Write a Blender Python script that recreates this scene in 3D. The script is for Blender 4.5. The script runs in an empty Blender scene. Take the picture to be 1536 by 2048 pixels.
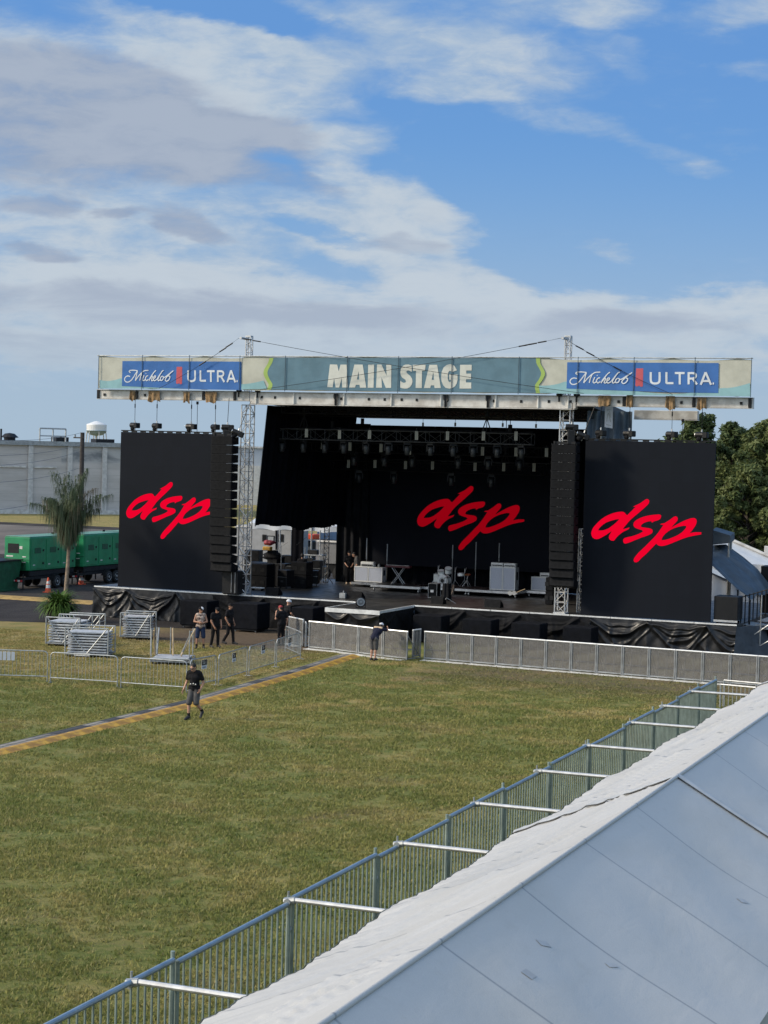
import bpy, math, random
import numpy as np
from math import sin, cos, pi, radians, sqrt, atan, exp
from mathutils import Vector, Matrix, geometry
rnd = random.Random(7)
sc = bpy.context.scene
col = sc.collection

# ------------------------------------------------------------------ camera
FPX, CH = 3700.0, 8.5                      # focal length in photo pixels, eye height
YAW, ROLL = radians(23.0), .0262
PITCH = atan((1024 - 905) / FPX)
Fv = np.array([-sin(YAW) * cos(PITCH), cos(YAW) * cos(PITCH), -sin(PITCH)])
R0 = np.array([cos(YAW), sin(YAW), 0.0]); U0 = np.cross(R0, Fv)
Rv = cos(ROLL) * R0 + sin(ROLL) * U0
Uv = -sin(ROLL) * R0 + cos(ROLL) * U0
cam_d = bpy.data.cameras.new('camera'); cam = bpy.data.objects.new('camera', cam_d); col.objects.link(cam)
m = Matrix.Identity(4)
for i in range(3):
    m[i][0], m[i][1], m[i][2] = Rv[i], Uv[i], -Fv[i]
m[2][3] = CH
cam.matrix_world = m
cam_d.sensor_width = 36.0; cam_d.lens = 36.0 * FPX / 2048
cam_d.clip_start = .5; cam_d.clip_end = 6000
sc.camera = cam
# measuring helpers: where a sight line of the photo meets a level or an upright plane
def sight(x, y): return Fv + Rv * (x - 768) / FPX - Uv * (y - 1024) / FPX
def PZ(x, y, z=0.0):
    r = sight(x, y); t = (z - CH) / r[2]; return (r[0] * t, r[1] * t, z)
def PY(x, y, Y):
    r = sight(x, y); t = Y / r[1]; return (r[0] * t, Y, CH + r[2] * t)
def PX(x, y, X):
    r = sight(x, y); t = X / r[0]; return (X, r[1] * t, CH + r[2] * t)

# ------------------------------------------------------------------ exposure, sun, sky
sc.view_settings.view_transform = 'Standard'; sc.view_settings.look = 'None'
sc.view_settings.exposure = 0.5; sc.view_settings.gamma = 1.0
SUN = Vector((-.74, -.43, .52)).normalized()
sd = bpy.data.lights.new('sun', 'SUN'); sd.energy = 2.7; sd.angle = radians(8.0); sd.color = (1.0, .87, .69)
so = bpy.data.objects.new('sun', sd); col.objects.link(so)
so.rotation_euler = SUN.to_track_quat('Z', 'Y').to_euler(); so.location = (-60, -20, 60)
world = bpy.data.worlds.new('World'); sc.world = world; world.use_nodes = True

class NT:
    """small helper to write node trees as expressions"""
    def __init__(s, tree): s.t = tree; s.n = tree.nodes; s.l = tree.links
    def node(s, kind, **kw):
        n = s.n.new(kind)
        for k, v in kw.items(): setattr(n, k, v)
        return n
    def put(s, sock, v):
        if hasattr(v, 'is_output'): s.l.new(v, sock)
        elif isinstance(v, (tuple, list)) and len(v) == 3 and sock.type == 'RGBA': sock.default_value = (*v, 1)
        else: sock.default_value = v
    def M(s, op, a, b=0.0, c=None, clamp=False):
        n = s.node('ShaderNodeMath', operation=op); n.use_clamp = clamp
        s.put(n.inputs[0], a); s.put(n.inputs[1], b)
        if c is not None: s.put(n.inputs[2], c)
        return n.outputs[0]
    def add(s, a, b): return s.M('ADD', a, b)
    def sub(s, a, b): return s.M('SUBTRACT', a, b)
    def mul(s, a, b): return s.M('MULTIPLY', a, b)
    def V(s, op, a, b=(0, 0, 0)):
        n = s.node('ShaderNodeVectorMath', operation=op); s.put(n.inputs[0], a)
        if op == 'SCALE': s.put(n.inputs['Scale'], b)
        else: s.put(n.inputs[1], b)
        return n.outputs['Value'] if op in ('DOT_PRODUCT', 'LENGTH') else n.outputs[0]
    def noise(s, vec, scale, detail=4.0, rough=.5, lac=2.0, dist=0.0, colour=False):
        n = s.node('ShaderNodeTexNoise'); n.inputs['Scale'].default_value = scale; n.inputs['Detail'].default_value = detail
        n.inputs['Roughness'].default_value = rough; n.inputs['Lacunarity'].default_value = lac; n.inputs['Distortion'].default_value = dist
        if vec is not None: s.l.new(vec, n.inputs['Vector'])
        return n.outputs['Color'] if colour else n.outputs[0]
    def ramp(s, v, lo, hi, a=0.0, b=1.0, smooth=True):
        n = s.node('ShaderNodeMapRange'); n.interpolation_type = 'SMOOTHSTEP' if smooth else 'LINEAR'
        s.put(n.inputs['Value'], v); n.inputs['From Min'].default_value = lo; n.inputs['From Max'].default_value = hi
        n.inputs['To Min'].default_value = a; n.inputs['To Max'].default_value = b
        return n.outputs[0]
    def mix(s, f, a, b, blend='MIX'):
        n = s.node('ShaderNodeMix', data_type='RGBA', blend_type=blend); n.clamp_factor = True
        s.put(n.inputs[0], f); s.put(n.inputs[6], a); s.put(n.inputs[7], b)
        return n.outputs[2]
    def combine(s, x, y, z):
        n = s.node('ShaderNodeCombineXYZ'); s.put(n.inputs[0], x); s.put(n.inputs[1], y); s.put(n.inputs[2], z); return n.outputs[0]
    def split(s, v):
        n = s.node('ShaderNodeSeparateXYZ'); s.l.new(v, n.inputs[0]); return n.outputs

def make_sky():
    w = NT(world.node_tree)
    bg = world.node_tree.nodes['Background']
    sky = w.node('ShaderNodeTexSky'); sky.sky_type = 'NISHITA'; sky.sun_disc = False
    sky.sun_elevation = math.asin(SUN.z); sky.sun_rotation = math.atan2(SUN.x, SUN.y)
    sky.air_density = 1.0; sky.dust_density = .6; sky.ozone_density = 2.2
    d = w.node('ShaderNodeTexCoord').outputs['Generated']
    x, y, z = w.split(d)
    # heading-based sky coordinates, fixed in the world: u across, v up (tangents of azimuth and elevation)
    fwd = w.V('DOT_PRODUCT', d, (-sin(YAW), cos(YAW), 0)); side = w.V('DOT_PRODUCT', d, (cos(YAW), sin(YAW), 0))
    front = w.ramp(fwd, .1, .5)
    fs = w.M('MAXIMUM', fwd, .15)
    u = w.M('DIVIDE', side, fs); v = w.M('DIVIDE', z, fs)
    # rough cloud layer coordinates: a flat deck seen in perspective
    el = w.M('ADD', w.M('MAXIMUM', v, 0.0), .11)
    deck = w.combine(w.M('DIVIDE', u, el), w.M('DIVIDE', 1.0, el), 0.0)
    flat = w.combine(w.mul(u, 1.0), w.mul(v, 2.6), 0.0)
    wv = w.noise(flat, 16, 5, .6, colour=True)
    wx, wy, _ = w.split(wv)
    wv2 = w.noise(flat, 6, 3, .5, colour=True); wx2, wy2, _ = w.split(wv2)
    U = w.add(u, w.add(w.mul(w.sub(wx, .5), .05), w.mul(w.sub(wx2, .5), .07)))
    Vv = w.add(v, w.add(w.mul(w.sub(wy, .5), .022), w.mul(w.sub(wy2, .5), .022)))
    def ell(cx, cy, rx, ry, deg=0, amp=1.0):
        du = w.sub(U, (cx - 768) / 3700); dv = w.sub(Vv, (905 + .026 * (cx - 768) - cy) / 3700)
        a = radians(deg); c_, s_ = cos(a), sin(a)
        p = w.M('DIVIDE', w.add(w.mul(du, c_), w.mul(dv, s_)), rx / 3700)
        q = w.M('DIVIDE', w.sub(w.mul(dv, c_), w.mul(du, s_)), ry / 3700)
        e = w.M('MULTIPLY_ADD', p, p, w.mul(q, q))
        return w.mul(w.ramp(e, 0.0, 1.0, 1.0, 0.0), amp)
    def total(items):
        r = None
        for it in items:
            e = ell(*it); r = e if r is None else w.add(r, e)
        return r
    body = total([(60, 200, 560, 190, -8, 1.25), (430, 110, 380, 105, -20, 1.0), (800, 100, 420, 105, -6, 1.05), (640, 295, 170, 62, 5, 1.0), (380, 270, 300, 120, 0, .8),
                  (200, 470, 620, 190, 0, 1.0), (770, 420, 240, 72, -20, 1.15), (840, 535, 380, 78, -19, 1.15), (200, 650, 900, 160, 0, 1.2),
                  (1000, 690, 1200, 150, 0, 1.15), (1250, 640, 420, 90, 0, .6), (1340, 325, 200, 40, -14, .62), (1170, 490, 130, 42, -10, .6), (1330, 440, 150, 26, 8, .5),
                  (1100, 25, 230, 50, 0, .85), (1450, 25, 220, 38, 12, .66), (1090, 545, 70, 20, 0, .6), (1480, 600, 280, 60, 0, .7),
                  (1110, 240, 170, 40, -15, .55), (1490, 140, 120, 22, 0, .45), (900, 185, 200, 26, 0, .5), (1190, 110, 120, 40, -30, .45)])
    hole = total([(420, 22, 300, 42, -9, 1.1), (620, 70, 130, 26, 0, .5), (240, 345, 130, 34, 10, .5), (1180, 380, 380, 140, 0, .45), (900, 290, 150, 60, 0, .7), (640, 468, 150, 22, -12, .8), (560, 330, 130, 22, 0, .4)])
    fine = w.noise(flat, 34, 9, .64, dist=.35)
    mid = w.noise(flat, 11, 7, .62, dist=.5)
    streak = w.noise(deck, 1.9, 9, .64, dist=.6)
    nz = w.add(w.add(w.mul(w.sub(fine, .5), 1.0), w.mul(w.sub(mid, .5), 1.0)), w.mul(w.sub(streak, .5), 1.1))
    dens = w.add(w.sub(body, hole), nz)
    cover_front = w.ramp(dens, -.05, 1.3)
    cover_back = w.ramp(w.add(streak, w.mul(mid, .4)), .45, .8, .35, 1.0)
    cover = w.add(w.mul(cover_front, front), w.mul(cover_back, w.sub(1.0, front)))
    low = w.ramp(v, 0.0, .18, 1.0, 0.0)                # thin cloud towards the skyline
    cover = w.M('MAXIMUM', cover, low)
    # thick grey bases against bright tops
    shade = total([(80, 235, 600, 170, -8, 1.5), (430, 300, 260, 100, 0, 1.1), (250, 180, 260, 70, -20, .5), (250, 615, 700, 55, 0, .85), (80, 410, 110, 40, 0, 1.0), (220, 432, 60, 18, 0, .9), (345, 450, 110, 34, -18, 1.0), (40, 508, 110, 26, 0, 1.0),
                   (950, 655, 700, 60, 0, .62), (820, 495, 100, 26, 0, .7), (560, 375, 120, 30, -15, .7), (230, 700, 700, 60, 0, .5), (1300, 640, 260, 40, 0, .5)])
    shn = w.add(shade, w.add(w.mul(w.sub(mid, .5), 1.3), w.mul(w.sub(streak, .5), 1.9)))
    grey = w.ramp(shn, .1, 1.15)
    bright = w.ramp(w.add(dens, w.add(w.mul(w.sub(fine, .5), 1.7), w.mul(w.sub(streak, .5), 1.7))), .2, 1.8, .0, 1.0)
    cw = w.mix(bright, (3.7, 4.9, 6.4), (5.3, 6.05, 6.85))
    cg = w.mix(bright, (2.9, 3.6, 4.9), (3.7, 4.35, 5.5))
    cc = w.mix(w.mul(grey, .9), cw, cg)
    haze = w.mix(w.ramp(v, 0.0, .10), (3.9, 5.1, 6.3), (4.3, 5.3, 6.4))
    cc = w.mix(w.ramp(v, .01, .09, .8, 0.0), cc, haze)
    base = w.mix(1.0, sky.outputs[0], (.62, .80, 1.12), 'MULTIPLY')
    lowblue = w.mix(w.ramp(v, 0.03, .24), (2.0, 4.2, 7.2), (1.35, 3.25, 6.9))
    base = w.mix(.85, base, lowblue)
    c = w.mix(cover, base, cc)
    # unseen sky behind the camera brightened, with an added sun glow as fill
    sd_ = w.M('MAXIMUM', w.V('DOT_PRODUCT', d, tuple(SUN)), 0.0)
    fill_glow = w.mul(w.mul(w.M('POWER', sd_, 2.5), w.sub(1.0, front)), w.ramp(z, -.02, .1))
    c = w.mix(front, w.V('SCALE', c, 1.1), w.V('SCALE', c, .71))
    c = w.V('ADD', c, w.V('SCALE', (11.0, 9.4, 7.4), fill_glow))
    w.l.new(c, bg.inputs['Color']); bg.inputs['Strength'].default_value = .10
make_sky()

# ------------------------------------------------------------------ mesh builder and object helpers
def vec(p): return Vector(p)
def frame_of(d):
    d = vec(d).normalized(); a = Vector((0, 0, 1)) if abs(d.z) < .95 else Vector((1, 0, 0))
    s = d.cross(a).normalized(); return s, s.cross(d).normalized(), d
class MB:
    def __init__(s): s.v = []; s.f = []; s.mi = []
    def addf(s, vs, fs, mi=0):
        o = len(s.v); s.v += [tuple(p) for p in vs]; s.f += [tuple(i + o for i in f) for f in fs]; s.mi += [mi] * len(fs); return s
    def box(s, x0, x1, y0, y1, z0, z1, mi=0):
        return s.addf([(x0, y0, z0), (x1, y0, z0), (x1, y1, z0), (x0, y1, z0), (x0, y0, z1), (x1, y0, z1), (x1, y1, z1), (x0, y1, z1)],
                      [(0, 3, 2, 1), (4, 5, 6, 7), (0, 1, 5, 4), (1, 2, 6, 5), (2, 3, 7, 6), (3, 0, 4, 7)], mi)
    def bbox(s, x0, x1, y0, y1, z0, z1, b=.02, mi=0):
        """box with chamfered edges"""
        v = []; f = []
        for z, i in ((z0, b), (z0 + b, 0), (z1 - b, 0), (z1, b)):
            a0, a1, c0, c1 = x0 + i, x1 - i, y0 + i, y1 - i
            v += [(a0 + (b - i), c0, z), (a1 - (b - i), c0, z), (a1, c0 + (b - i), z), (a1, c1 - (b - i), z), (a1 - (b - i), c1, z), (a0 + (b - i), c1, z), (a0, c1 - (b - i), z), (a0, c0 + (b - i), z)]
        for k in range(3):
            for j in range(8):
                n = (j + 1) % 8; f.append((k * 8 + j, k * 8 + n, k * 8 + 8 + n, k * 8 + 8 + j))
        f.append(tuple(range(7, -1, -1))); f.append(tuple(range(24, 32)))
        return s.addf(v, f, mi)
    def bar(s, p, q, r, n=6, r2=None, cap=True, mi=0):
        p, q = vec(p), vec(q); r2 = r if r2 is None else r2; a, b, d = frame_of(q - p); vs = []
        for c, rr in ((p, r), (q, r2)):
            vs += [c + a * (rr * cos(2 * pi * k / n)) + b * (rr * sin(2 * pi * k / n)) for k in range(n)]
        fs = [(k, (k + 1) % n, n + (k + 1) % n, n + k) for k in range(n)]
        if cap: fs += [tuple(range(n - 1, -1, -1)), tuple(range(n, 2 * n))]
        return s.addf(vs, fs, mi)
    def tube(s, pts, r, n=6, mi=0):
        pts = [vec(p) for p in pts]; vs = []; fs = []; N = len(pts)
        rr = r if isinstance(r, (list, tuple)) else [r] * N
        ref = None
        for i, p in enumerate(pts):
            d = (pts[min(i + 1, N - 1)] - pts[max(i - 1, 0)]).normalized()
            if ref is None: a, b, _ = frame_of(d)
            else:
                a = (ref - d * ref.dot(d)); a = a.normalized() if a.length > 1e-6 else frame_of(d)[0]; b = d.cross(a)
            ref = a
            vs += [p + a * (rr[i] * cos(2 * pi * k / n)) + b * (rr[i] * sin(2 * pi * k / n)) for k in range(n)]
        for i in range(N - 1):
            fs += [(i * n + k, i * n + (k + 1) % n, (i + 1) * n + (k + 1) % n, (i + 1) * n + k) for k in range(n)]
        fs += [tuple(range(n - 1, -1, -1)), tuple(range((N - 1) * n, N * n))]
        return s.addf(vs, fs, mi)
    def lathe(s, prof, c=(0, 0, 0), n=16, mi=0, axis='z'):
        vs = []; N = len(prof); c = vec(c)
        for r, z in prof:
            for k in range(n):
                a = 2 * pi * k / n; p = (r * cos(a), r * sin(a), z)
                if axis == 'y': p = (p[0], p[2], p[1])
                if axis == 'x': p = (p[2], p[0], p[1])
                vs.append(c + vec(p))
        fs = [(i * n + k, i * n + (k + 1) % n, (i + 1) * n + (k + 1) % n, (i + 1) * n + k) for i in range(N - 1) for k in range(n)]
        fs += [tuple(range(n - 1, -1, -1)), tuple(range((N - 1) * n, N * n))]
        return s.addf(vs, fs, mi)
    def ell(s, c, r, n=12, m=8, mi=0, mat=None):
        c = vec(c); vs = []; fs = []
        for i in range(m + 1):
            t = pi * i / m
            for k in range(n):
                a = 2 * pi * k / n; p = Vector((r[0] * sin(t) * cos(a), r[1] * sin(t) * sin(a), r[2] * cos(t)))
                vs.append(c + (mat @ p if mat else p))
        for i in range(m):
            fs += [(i * n + k, (i + 1) * n + k, (i + 1) * n + (k + 1) % n, i * n + (k + 1) % n) for k in range(n)]
        return s.addf(vs, fs, mi)
    def cap(s, p, q, r, r2=None, n=10):
        """capsule with two end radii"""
        p, q = vec(p), vec(q); r2 = r if r2 is None else r2; a, b, d = frame_of(q - p); vs = []; rows = []
        for t in (-1.0, -.7, -.35, 0): rows.append((p + d * (r * t), r * sqrt(max(0, 1 - t * t)) + 1e-4))
        for t in (0, .35, .7, 1.0): rows.append((q + d * (r2 * t), r2 * sqrt(max(0, 1 - t * t)) + 1e-4))
        for c, rr in rows: vs += [c + a * (rr * cos(2 * pi * k / n)) + b * (rr * sin(2 * pi * k / n)) for k in range(n)]
        fs = [(i * n + k, i * n + (k + 1) % n, (i + 1) * n + (k + 1) % n, (i + 1) * n + k) for i in range(len(rows) - 1) for k in range(n)]
        fs += [tuple(range(n - 1, -1, -1)), tuple(range((len(rows) - 1) * n, len(rows) * n))]
        return s.addf(vs, fs)
    def loft(s, rings, n=14):
        """rings: (centre, x half, y half)"""
        vs = []
        for c, rx, ry in rings: vs += [(c[0] + rx * cos(2 * pi * k / n), c[1] + ry * sin(2 * pi * k / n), c[2]) for k in range(n)]
        N = len(rings)
        fs = [(i * n + k, i * n + (k + 1) % n, (i + 1) * n + (k + 1) % n, (i + 1) * n + k) for i in range(N - 1) for k in range(n)]
        fs += [tuple(range(n - 1, -1, -1)), tuple(range((N - 1) * n, N * n))]
        return s.addf(vs, fs)
    def quad(s, a, b, c, d, mi=0): return s.addf([a, b, c, d], [(0, 1, 2, 3)], mi)
    def grid(s, fn, nu, nv, mi=0):
        vs = [fn(i / nu, j / nv) for j in range(nv + 1) for i in range(nu + 1)]
        fs = [(j * (nu + 1) + i, j * (nu + 1) + i + 1, (j + 1) * (nu + 1) + i + 1, (j + 1) * (nu + 1) + i) for j in range(nv) for i in range(nu)]
        return s.addf(vs, fs, mi)
    def plate(s, loops, fn, mi=0, back=None):
        """flat outline (first loop) with holes, mapped to space by fn; back: fn for a second face behind, with walls"""
        loops = [[vec((p[0], p[1], 0)) for p in l] for l in loops]
        tris = geometry.tessellate_polygon(loops); flat = [p for l in loops for p in l]; n = len(flat)
        vs = [fn(p.x, p.y) for p in flat]; fs = [tuple(t) for t in tris]
        if back:
            vs += [back(p.x, p.y) for p in flat]; fs += [tuple(i + n for i in reversed(t)) for t in tris]; o = 0
            for l in loops:
                for k in range(len(l)):
                    a, b = o + k, o + (k + 1) % len(l); fs.append((a, b, b + n, a + n))
                o += len(l)
        return s.addf(vs, fs, mi)
    def stroke(s, pts, wd, fn, mi=0):
        """ribbon along a 2-D polyline, smoothed, mapped to space by fn"""
        P = [Vector((p[0], p[1])) for p in pts]; sm = []
        if len(P) > 2:
            for i in range(len(P) - 1):
                a, b, c, d = P[max(i - 1, 0)], P[i], P[i + 1], P[min(i + 2, len(P) - 1)]
                for k in range(5):
                    t = k / 5; sm.append(.5 * ((2 * b) + (c - a) * t + (2 * a - 5 * b + 4 * c - d) * t * t + (3 * b - a - 3 * c + d) * t ** 3))
            sm.append(P[-1])
        else: sm = P
        L = []; Rr = []
        for i, p in enumerate(sm):
            d = (sm[min(i + 1, len(sm) - 1)] - sm[max(i - 1, 0)]); d = d.normalized() if d.length > 0 else Vector((1, 0)); nn = Vector((-d.y, d.x)) * wd / 2
            L.append(fn(p.x + nn.x, p.y + nn.y)); Rr.append(fn(p.x - nn.x, p.y - nn.y))
        n = len(sm); return s.addf(L + Rr, [(i, i + 1, n + i + 1, n + i) for i in range(n - 1)], mi)
    def xf(s, M):
        s.v = [tuple(M @ vec(p)) for p in s.v]; return s
    def build(s, name, mats, parent=None, smooth=False, world=False, origin=None):
        """link as one mesh object; world: coordinates are world ones, parent is unrotated; origin: world point for a top-level mesh's own origin"""
        off = vec((0, 0, 0))
        if world and parent: off = parent_world(parent)
        if origin is not None: off = vec(origin)
        me = bpy.data.meshes.new(name); me.from_pydata([tuple(vec(p) - off) for p in s.v], [], s.f)
        ml = mats if isinstance(mats, (list, tuple)) else [mats]
        for mm in ml: me.materials.append(mm)
        if len(ml) > 1: me.polygons.foreach_set('material_index', s.mi)
        if smooth: me.polygons.foreach_set('use_smooth', [True] * len(me.polygons))
        me.update()
        o = bpy.data.objects.new(name, me); col.objects.link(o)
        if origin is not None: o.location = origin
        if parent: o.parent = parent
        return o
def parent_world(p):
    w = vec((0, 0, 0))
    while p: w = w + p.location; p = p.parent
    return w
def tag(o, label=None, cat=None, group=None, kind=None):
    for k, v in (('label', label), ('category', cat), ('group', group), ('kind', kind)):
        if v: o[k] = v
    return o
def empty(name, loc, rz=0.0, label=None, cat=None, group=None):
    o = bpy.data.objects.new(name, None); col.objects.link(o); o.location = loc; o.rotation_euler = (0, 0, rz)
    o.empty_display_size = .2
    return tag(o, label, cat, group)
KIDS = {}
def dup(root, loc, rz=0.0, label=None, parent=None, top=True):
    c = root.copy(); col.objects.link(c)
    if top: c.location = loc; c.rotation_euler = (root.rotation_euler.x, root.rotation_euler.y, rz)
    if label: c['label'] = label
    if parent: c.parent = parent
    for ch in list(root.children): dup(ch, None, parent=c, top=False)
    return c
ORD = ['first', 'second', 'third', 'fourth', 'fifth', 'sixth', 'seventh', 'eighth', 'ninth', 'tenth', 'eleventh', 'twelfth', 'thirteenth', 'fourteenth', 'fifteenth',
       'sixteenth', 'seventeenth', 'eighteenth', 'nineteenth', 'twentieth', 'twenty-first', 'twenty-second', 'twenty-third', 'twenty-fourth', 'twenty-fifth',
       'twenty-sixth', 'twenty-seventh', 'twenty-eighth', 'twenty-ninth', 'thirtieth', 'thirty-first', 'thirty-second', 'thirty-third', 'thirty-fourth', 'thirty-fifth', 'thirty-sixth']
def lattice(mb, p, q, w, nb, r=.025, rd=.014, w2=None, n=5):
    """square lattice truss between two points"""
    p, q = vec(p), vec(q); d = (q - p).normalized(); w2 = w2 or w
    if abs(d.z) > .8: a, b = Vector((1, 0, 0)), Vector((0, 1, 0))
    else: a = Vector((0, 0, 1)); b = d.cross(a).normalized()
    cs = [(a * w / 2 * i + b * w2 / 2 * j) for i, j in ((-1, -1), (1, -1), (1, 1), (-1, 1))]
    for c in cs: mb.bar(p + c, q + c, r, n)
    for k in range(nb + 1):
        o = p + (q - p) * k / nb
        for i in range(4):
            mb.bar(o + cs[i], o + cs[(i + 1) % 4], rd, 4)
            if k < nb:
                o2 = p + (q - p) * (k + 1) / nb
                if (k + i) % 2: mb.bar(o + cs[i], o2 + cs[(i + 1) % 4], rd, 4)
                else: mb.bar(o + cs[(i + 1) % 4], o2 + cs[i], rd, 4)

# ------------------------------------------------------------------ materials
def mat(name, c, rough=.6, metal=0.0, var=.25, vs=3.0, bump=0.0, bs=30.0, spec=.5, c2=None, emit=None, es=0.0, alpha=None, coat=0.0, trans=0.0):
    m_ = bpy.data.materials.new(name); m_.use_nodes = True; t = NT(m_.node_tree); b = m_.node_tree.nodes['Principled BSDF']
    co = t.node('ShaderNodeTexCoord').outputs['Object']
    if var > 0:
        c2 = c2 or tuple(min(1, k * (1 - var)) for k in c)
        n1 = t.noise(co, vs, 6, .6)
        t.put(b.inputs['Base Color'], t.mix(t.ramp(n1, .35, .68), c, c2))
        t.put(b.inputs['Roughness'], t.ramp(t.noise(co, vs * 2.3, 4), .3, .7, max(.02, rough - .08), min(1, rough + .08)))
    else:
        b.inputs['Base Color'].default_value = (*c, 1); b.inputs['Roughness'].default_value = rough
    b.inputs['Metallic'].default_value = metal; b.inputs['Specular IOR Level'].default_value = spec
    if coat: b.inputs['Coat Weight'].default_value = coat
    if bump:
        bn = t.node('ShaderNodeBump'); bn.inputs['Strength'].default_value = bump; bn.inputs['Distance'].default_value = .02
        t.l.new(t.noise(co, bs, 5, .6), bn.inputs['Height']); t.l.new(bn.outputs[0], b.inputs['Normal'])
    if emit: b.inputs['Emission Color'].default_value = (*emit, 1); b.inputs['Emission Strength'].default_value = es
    return m_
MT = dict(
    postblue=mat('slate_steel', (.05, .085, .12), .5, .3),
    black=mat('black_fabric', (.006, .0066, .0085), .85, var=.5, vs=2.0, bump=.3, bs=18, spec=.2),
    drape=mat('black_drape', (.003, .0034, .0062), .95, var=.5, vs=1.0, spec=.1),
    tarp=mat('black_tarp', (.0058, .0066, .0082), .40, var=.4, vs=1.5, bump=.5, bs=5, spec=.4),
    subcloth=mat('speaker_cloth', (.0042, .0053, .0085), .85, var=.35, vs=2.5, bump=.2, bs=40, spec=.12),
    speaker=mat('speaker_black', (.0026, .0034, .0052), .7, var=.4, vs=3, bump=.2, bs=60, spec=.16),
    blackm=mat('black_metal', (.006, .0066, .0078), .5, var=.3, spec=.3),
    alu=mat('aluminium', (.58, .58, .57), .42, .75, var=.25, vs=4),
    alud=mat('dull_aluminium', (.34, .355, .36), .5, .7, var=.3, vs=4),
    galv=mat('galvanised', (.38, .40, .40), .45, .6, var=.3, vs=6),
    white=mat('white_paint', (.62, .61, .57), .5, var=.18, vs=2.5, c2=(.45, .43, .39)),
    wmetal=mat('white_sheet_metal', (.55, .54, .51), .5, var=.25, vs=2.0, c2=(.36, .34, .31)),
    deck=mat('stage_ply', (.042, .040, .037), .42, var=.6, vs=.9, c2=(.018, .018, .018), bump=.15, bs=12, spec=.5),
    burlap=mat('burlap', (.30, .20, .11), .95, var=.5, vs=9, bump=.6, bs=40, spec=.1),
    grille=mat('silver_grille', (.42, .45, .52), .8, var=.15, vs=20, spec=.3),
    tolex=mat('white_tolex', (.62, .63, .62), .6, var=.15, vs=8),
    skin=mat('skin', (.42, .235, .16), .55, var=.15, vs=12, spec=.3),
    skin2=mat('tanned_skin', (.34, .18, .115), .55, var=.15, vs=12, spec=.3),
    tee=mat('black_cotton', (.011, .011, .013), .9, var=.4, vs=9, bump=.4, bs=22, spec=.15),
    navy=mat('navy_cotton', (.016, .018, .035), .9, var=.3, vs=9, bump=.4, bs=22, spec=.15),
    beige=mat('beige_cotton', (.48, .36, .25), .9, var=.2, vs=9, spec=.1),
    gshort=mat('grey_cotton', (.088, .086, .086), .9, var=.35, vs=8, bump=.4, bs=20, spec=.15),
    denim=mat('blue_denim', (.022, .035, .075), .9, var=.35, vs=8, bump=.4, bs=20, spec=.15),
    print=mat('printed_cotton', (.45, .36, .30), .9, var=.9, vs=11, c2=(.05, .03, .03), spec=.1),
    dark_trouser=mat('dark_trouser', (.016, .015, .016), .9, var=.4, vs=8, bump=.4, bs=20, spec=.15),
    hair=mat('dark_hair', (.010, .008, .007), .7, var=.4, vs=30),
    redcap=mat('red_cap', (.30, .022, .028), .8, var=.3, vs=14),
    wcap=mat('white_cap', (.62, .62, .64), .7, var=.15, vs=10),
    shoe=mat('dark_shoe', (.02, .02, .021), .7, var=.4, vs=16),
    orange=mat('orange_plastic', (.62, .075, .02), .5, var=.2),
    tanramp=mat('faded_yellow_ramp', (.36, .24, .085), .85, var=.45, vs=2.0, c2=(.22, .15, .06), spec=.2),
    yellow=mat('yellow_rubber', (.52, .30, .03), .6, var=.45, vs=3.0, c2=(.24, .125, .02)),
    ramp0=mat('grey_rubber', (.165, .155, .142), .85, var=.4, vs=4, bump=.4, bs=30),
    ramp1=mat('worn_grey_rubber', (.24, .222, .195), .85, var=.4, vs=4, bump=.4, bs=30),
    ramp2=mat('black_rubber', (.05, .05, .052), .8, var=.4, vs=4, bump=.4, bs=30),
    green=mat('green_paint', (.012, .215, .085), .42, var=.25, vs=1.5, spec=.5),
    dgreen=mat('dark_green_panel', (.005, .075, .03), .5, var=.2),
    skyrail=mat('sky_tinted_rail', (.26, .34, .40), .38, .45, var=.2),  # blue of the reflected sky is put into the rail colour
    fencegreen=mat('green_steel', (.25, .31, .28), .45, .3, var=.35, vs=3, spec=.5),
    pole=mat('wood_pole', (.05, .043, .038), .9, var=.4, vs=5),
    tyre=mat('tyre_rubber', (.012, .012, .012), .8, var=.2),
    red=mat('red_reflector', (.45, .03, .03), .5, var=.1),
    wood=mat('plain_wood', (.42, .31, .18), .6, var=.3, vs=5),
    sidetarp=mat('slate_tarp', (.085, .115, .145), .6, var=.35, vs=1.5, bump=.2, bs=7),
    bluetarp=mat('slate_blue_tarp', (.045, .064, .086), .6, var=.35, vs=1.5, bump=.3, bs=7),
    trussgrey=mat('dark_truss', (.085, .088, .09), .5, .5, var=.3),
    stack=mat('zinc_stack', (.50, .52, .54), .5, .25, var=.3, vs=3),
    edge=mat('white_edge', (.66, .67, .66), .5, .1, var=.25, vs=3),
    wseam=mat('pale_seam', (.40, .41, .41), .5, var=.2),
    whitetarp=mat('white_vinyl', (.46, .49, .53), .45, var=.1, vs=1.0, bump=.2, bs=5),
)
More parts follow.
